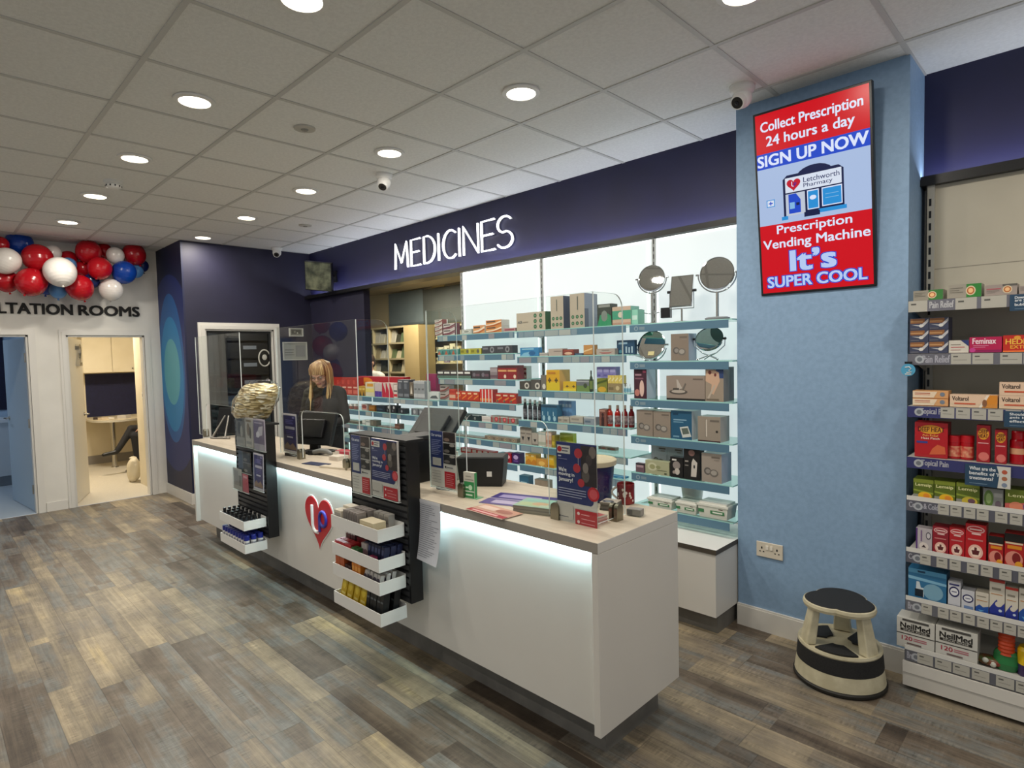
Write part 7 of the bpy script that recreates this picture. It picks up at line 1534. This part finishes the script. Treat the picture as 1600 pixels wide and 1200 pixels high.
b = MB(); b.box(-.043, .043, -.01, 0, -.043, .043, M['white']); part(b, 'plate', t); b = MB(); b.box(-.012, .012, -.015, -.01, -.018, .018, C('#35302a', .4)); part(b, 'rocker', t)
# consultation room 1
t = thing('sink_cabinet', 'blue grey base cabinet with sink in consultation room one', 'cabinet', (-10.7, 0, 0))
b = MB(); b.box(-.28, .28, -1.15, .95, .14, .86, C('#c3ccd2', .4)); part(b, 'cabinet_body', t); b = MB(); b.box(-.29, .3, -1.16, .96, .86, .9, C('#d5dade', .35)); part(b, 'worktop', t); b = MB(); b.box(-.28, .24, -1.15, .95, 0, .14, C('#7d8790', .5)); part(b, 'kickboard', t)
b = MB(); b.tube([(-.12, .6, .9), (-.12, .6, 1.1), (-.07, .6, 1.16), (.0, .6, 1.14), (.02, .6, 1.08)], .012, M['chrome'], 10); part(b, 'tap', t)
for y in (-.45, .25):
    b = MB(); b.box(.28, .298, y - .33, y + .33, .15, .85, C('#cfd7dc', .4)); part(b, 'door', t)
t = thing('navy_pinboard', 'navy splashback panel in consultation room one', 'panel', (-10.998, .1, 1.0))
b = MB(); b.box(0, .012, -1.1, .8, 0, 1.2, noisy('navy_felt_dark', '#10132c', '#141734', 30, .8)); part(b, 'panel_board', t); b = MB(); b.box(.012, .016, -1.1, .8, 1.19, 1.2, C('#3b3c4a', .5)); part(b, 'top_trim', t)

# ------------------------------------------------------------------ people
def person(label, loc, rotz, J, head, sk, mats, hair, voxel=.009, glasses=False, lean=0.0):
    """J: list of tapered limbs (p0, r0, p1, r1, zone); head: (centre, pitch); mats: zone -> material"""
    t = thing('person', label, 'person', loc, rotz)
    b = MB()
    for p0, r0, p1, r1, zn in J:
        b.sph(p0, r0, sk, 14, 10); b.sph(p1, r1, sk, 14, 10); b.cyl(p0, p1, r0, r1, sk, 14)
    hc, hp, hyaw = head
    HX = Matrix.Translation(hc) @ Matrix.Rotation(hyaw, 4, 'Z') @ Matrix.Rotation(hp, 4, 'X')
    hb = MB(HX)
    hb.sph((0, .012, .03), (.074, .092, .092), sk, 24, 16); hb.sph((0, -.022, -.03), (.058, .066, .082), sk, 24, 16); hb.sph((0, -.062, -.088), (.026, .022, .02), sk, 14, 10)
    hb.sph((0, -.088, .018), (.05, .014, .014), sk, 14, 8); hb.cyl((0, -.088, .01), (0, -.104, -.022), .009, .014, sk, 12); hb.sph((0, -.101, -.026), (.015, .014, .011), sk, 12, 8)
    hb.sph((0, -.084, -.056), (.022, .01, .006), sk, 12, 8); hb.sph((0, -.083, -.065), (.019, .01, .007), sk, 12, 8)
    for s in (-1, 1):
        hb.sph((s * .04, -.066, -.03), (.022, .02, .02), sk, 12, 8); hb.sph((s * .076, .008, -.005), (.009, .018, .03), sk, 12, 8)
    base = len(b.V); b.V += hb.V; b.F += [tuple(base + q for q in f) for f in hb.F]; b.I += hb.I; b.S += hb.S
    o = b.build('body', t)
    m = o.modifiers.new('remesh', 'REMESH'); m.mode = 'VOXEL'; m.voxel_size = voxel; m.use_smooth_shade = True
    m2 = o.modifiers.new('smooth', 'SMOOTH'); m2.iterations = 5; m2.factor = .5
    dg = bpy.context.evaluated_depsgraph_get(); me = bpy.data.meshes.new_from_object(o.evaluated_get(dg)); o.modifiers.clear()
    old = o.data; o.data = me; me.name = 'body'; bpy.data.meshes.remove(old)
    me.materials.clear(); order = list(mats); idx = {k: i for i, k in enumerate(order)}
    for k in order: me.materials.append(mats[k])
    Hi = HX.inverted(); prm = [(Vector(p0), r0, Vector(p1), r1, zn) for p0, r0, p1, r1, zn in J]
    mi = []
    for pl in me.polygons:
        c = pl.center; hl = Hi @ c; best = ('skin', 9)
        dh_ = max(Vector((hl.x / .09, (hl.y + .005) / .105, hl.z / .125)).length - 1, -1) * .1; best = ('skin', dh_)
        for p0, r0, p1, r1, zn in prm:
            d = p1 - p0; tt = max(0, min(1, (c - p0).dot(d) / max(d.length_squared, 1e-9))); ds = (c - p0 - d * tt).length - (r0 + (r1 - r0) * tt)
            if ds < best[1]: best = (zn, ds)
        z_ = best[0]
        if z_ == 'skin' and dh_ < .012 and abs(hl.x) < .022 and -.071 < hl.z < -.05 and hl.y < -.078: z_ = 'lips' if 'lips' in idx else 'skin'
        mi.append(idx[z_])
    me.polygons.foreach_set('material_index', mi); me.polygons.foreach_set('use_smooth', [True] * len(me.polygons)); me.update()
    e = MB(HX)
    for s in (-1, 1):
        e.sph((s * .031, -.083, .002), (.0125, .008, .0075), C('#e3ddd6', .2), 14, 10); e.sph((s * .031, -.0905, -.001), (.0055, .003, .0055), C('#3a4a3c', .1), 10, 8)
        e.tube([(s * .017, -.09, .022), (s * .032, -.092, .027), (s * .048, -.083, .022)], .003, C('#8a6544', .7), 6)
    part(e, 'eyes', t)
    hair(HX, t)
    if glasses:
        gl = MB(HX)
        for s in (-1, 1):
            gl.tube([(s * .033 + .021 * math.cos(a * math.pi / 9), -.103, .0 + .016 * math.sin(a * math.pi / 9)) for a in range(18)], .0018, C('#3a2a22', .3), 6, closed=True); gl.tube([(s * .054, -.1, .004), (s * .077, -.03, .008), (s * .08, .02, .0)], .0015, C('#3a2a22', .3), 6)
        gl.tube([(-.012, -.104, .002), (.012, -.104, .002)], .0018, C('#3a2a22', .3), 6); part(gl, 'glasses', t)
    return t
skin = noisy('skin', '#b98a72', '#c4967e', 12, .5)
def long_hair(c1, c2):
    m1 = noisy('hair_strands', c1, c2, 30, .45, stretch=(1, 1, .12)); m2 = noisy('hair_highlights', c2, '#d8bd86', 30, .45, stretch=(1, 1, .12))
    def f(HX, t):
        random.seed(2); b = MB(HX); b.sph((0, .022, .036), (.084, .097, .094), m1, 28, 18); b.sph((0, .05, -.03), (.078, .06, .1), m1, 20, 12)
        HI = HX.inverted().to_3x3(); dn = HI @ Vector((0, 0, -1))
        for i in range(110):
            a = math.radians(random.uniform(-38, 218)); ca, sa = math.cos(a), math.sin(a)
            p0 = Vector((.03 * ca, .03 + .03 * sa, .122)); p1 = Vector((.078 * ca, .022 + .088 * sa, .085)); p2 = Vector((.09 * ca, .02 + .1 * sa, .02)); p3 = p2 + dn * .09 + Vector((.006 * ca, .004 * sa, 0)); L = random.uniform(.16, .25)
            p4 = p3 + dn * L * .5 + Vector((random.uniform(-.012, .012), random.uniform(-.02, .006), 0)); p5 = p3 + dn * L + Vector((random.uniform(-.02, .02), random.uniform(-.035, .01), 0))
            b.tube([p0, p1, p2, p3, p4, p5], [.006, .009, .009, .0085, .007, .002], m1 if i % 3 else m2, 6)
        for i in range(34):
            x = -.066 + .132 * i / 33; b.tube([(x * .4, .0, .128), (x * .8, -.058, .112), (x * 1.02, -.088 + abs(x) * .25, .072), (x * 1.06 + random.uniform(-.004, .004), -.1 + abs(x) * .32, .026 + random.uniform(-.006, .006))], [.006, .008, .007, .003], m1 if i % 4 else m2, 6)
        part(b, 'hair', t)
    return f
def short_hair(c1, c2):
    m1 = noisy('short_hair', c1, c2, 40, .55)
    def f(HX, t):
        random.seed(4); b = MB(HX); b.sph((0, .024, .044), (.082, .094, .088), m1, 26, 16); b.sph((0, .06, -.01), (.07, .045, .07), m1, 18, 12)
        for i in range(90):
            a = random.uniform(0, 6.28); q = random.uniform(.1, 1); x = .06 * q * math.cos(a); y = .02 + .075 * q * math.sin(a); z = .044 + .088 * math.sqrt(max(.05, 1 - (x / .082) ** 2 - ((y - .024) / .094) ** 2))
            b.tube([(x, y, z - .01), (x * 1.08, y - .012, z + .004), (x * 1.12, y - .03, z)], [.006, .006, .002], m1, 5)
        part(b, 'hair', t)
    return f
def hand(J, w, s, d, zn='skin'):
    # palm with four bent fingers and a side thumb; d is the pointing direction
    w = Vector(w); d = Vector(d).normalized(); side = d.cross(Vector((0, 0, 1))).normalized() * s; dn = Vector((0, 0, -1))
    for k in range(4): J.append((w + side * (.026 - .017 * k) * .6, .014, w + d * .075 + side * (.028 - .018 * k), .012, zn))
    for k in range(4):
        b0 = w + d * .078 + side * (.029 - .0195 * k); L = (.07, .078, .072, .055)[k]; m1 = b0 + d * L * .5 + dn * .006; J.append((b0, .0095, m1, .0088, zn)); J.append((m1, .0088, m1 + (d * .8 + dn * .55) * L * .5, .007, zn))
    b0 = w + d * .02 + side * .03; m1 = b0 + (d * .6 + side * .7) * .035; J.append((b0, .0125, m1, .0105, zn)); J.append((m1, .0105, m1 + (d * .9 + side * .25) * .03, .0085, zn))
def standing(h, top, arms='down', fwd=0.0):
    k = h / 1.65; V = lambda x, y, z: Vector((x * k, y * k, z * k)); J = []
    for s in (-1, 1):
        J += [(V(s * .09, 0, .86), .092 * k, V(s * .095, -.01, .47), .058 * k, 'trousers'), (V(s * .095, -.01, .47), .056 * k, V(s * .095, .015, .36), .054 * k, 'trousers'), (V(s * .095, .015, .36), .054 * k, V(s * .095, .01, .09), .038 * k, 'trousers'),
              (V(s * .095, .03, .045), .036 * k, V(s * .1, -.11, .034), .034 * k, 'shoes'), (V(s * .1, -.11, .034), .034 * k, V(s * .1, -.16, .03), .027 * k, 'shoes')]
        J += [(V(s * .07, 0, .9), .11 * k, V(s * .06, -.005, 1.06), .098 * k, 'top'), (V(s * .06, -.005, 1.06), .098 * k, V(s * .072, -.015, 1.22), .108 * k, 'top'), (V(s * .06, .0, 1.24), .1 * k, V(s * .13, .01, 1.345), .062 * k, 'top'), (V(s * .02, .01, 1.36), .062 * k, V(s * .14, .01, 1.345), .058 * k, 'top')]
        if arms == 'down': e, w = V(s * .215, .03, 1.07), V(s * .22, -.05, .84); hd = (0, -.25, -1)
        else: e, w = V(s * .225, -.02, 1.09), V(s * .12, -.24, 1.03); hd = (-s * .35, -.9, -.12)
        J += [(V(s * .165, .01, 1.335), .056 * k, e, .043 * k, 'top'), (e, .043 * k, w, .03 * k, 'top')]
        hand(J, w + Vector(hd).normalized() * .03, s, hd)
    J += [(V(0, .015, 1.37), .056 * k, V(0, -.005, 1.45), .05 * k, 'skin')]
    return J
w_ = aty(505, 568, 2.66)
blackknit = noisy('black_knit', '#121113', '#1c1a1d', 60, .8); maroon = noisy('dark_maroon_knit', '#22090d', '#2d0d12', 60, .8)
J = standing(1.60, None, 'fwd')
J += [(Vector((0, -.055, 1.0)), .07, Vector((0, -.06, 1.2)), .068, 'inner')]
person('woman with long blonde hair, glasses and dark clothes behind the counter', (w_.x, 2.66, 0), .55, J, (Vector((0, -.045, 1.47)), .32, .1), skin,
       {'skin': skin, 'lips': C('#9a5a52', .4), 'top': blackknit, 'inner': maroon, 'trousers': C('#15151a', .8), 'shoes': C('#121212', .4)}, long_hair('#70462a', '#a58355'), .0075, True)
m_ = aty(577, 563, 4.25)
person('person with short dark hair standing in the dispensary', (m_.x, 4.25, 0), .4, standing(1.68, None, 'fwd'), (Vector((0, -.03, 1.54)), .25, 0), skin,
       {'skin': skin, 'top': noisy('white_tunic', '#c9c4b8', '#d3cec2', 20, .8), 'trousers': C('#1b1c26', .8), 'shoes': C('#151515', .4)}, short_hair('#2a1c16', '#3a281e'), .010)
# seated person, mostly hidden behind the right wall of room two: only the crossed leg shows
sx0, sy0 = -10.25, 2.62
t = thing('office_chair', 'grey office chair under the seated person in consultation room two', 'chair', (sx0, sy0, 0))
b = MB(); b.box(-.22, .22, -.22, .2, .39, .442, C('#3c3e44', .8)); part(b, 'seat', t, bevel=.02); b = MB(); b.box(-.2, .2, .2, .25, .52, .95, C('#3c3e44', .8)); part(b, 'backrest', t, bevel=.02)
b = MB(); b.cyl((0, 0, .06), (0, 0, .39), .03, .03, M['blackm'], 12)
for k in range(5): b.tube([(0, 0, .09), (.24 * math.cos(k * 1.257), .24 * math.sin(k * 1.257), .05)], .018, M['blackm'], 8)
b.box(-.02, .02, .18, .24, .43, .6, M['blackm']); part(b, 'pedestal', t)
k = 1.0; V = lambda x, y, z: Vector((x, y, z)); J = []
for s in (-1, 1):
    J += [(V(s * .07, 0, .56), .11, V(s * .06, .02, .74), .098, 'top'), (V(s * .06, .02, .74), .098, V(s * .075, .03, .9), .108, 'top'), (V(s * .06, .04, .92), .1, V(s * .14, .05, 1.03), .06, 'top')]
    e, w = V(s * .22, .0, .78), V(s * .15, -.22, .68); J += [(V(s * .165, .05, 1.02), .056, e, .043, 'top'), (e, .043, w, .03, 'top')]; hand(J, w + V(0, -.03, -.01), s, (-s * .2, -.95, -.2))
J += [(V(.09, .02, .55), .09, V(.09, -.4, .54), .06, 'trousers'), (V(.09, -.4, .54), .058, V(.09, -.38, .1), .04, 'trousers'), (V(.09, -.36, .045), .036, V(.09, -.52, .035), .03, 'shoes')]
J += [(V(-.09, .02, .57), .09, V(.02, -.42, .64), .06, 'trousers'), (V(.02, -.42, .64), .056, V(.06, -.62, .36), .04, 'trousers'), (V(.06, -.64, .33), .036, V(.05, -.80, .31), .028, 'shoes')]
J += [(V(0, .05, 1.06), .056, V(0, .03, 1.14), .05, 'skin')]
person('seated person in dark trousers with crossed legs in consultation room two', (sx0, sy0 + .02, 0), .1, J, (Vector((0, .0, 1.22)), .1, 0), skin, {'skin': skin, 'top': C('#2a2c36', .8), 'trousers': C('#141419', .8), 'shoes': C('#0e0d0d', .35)}, short_hair('#3a2a1e', '#4a3626'), .010)
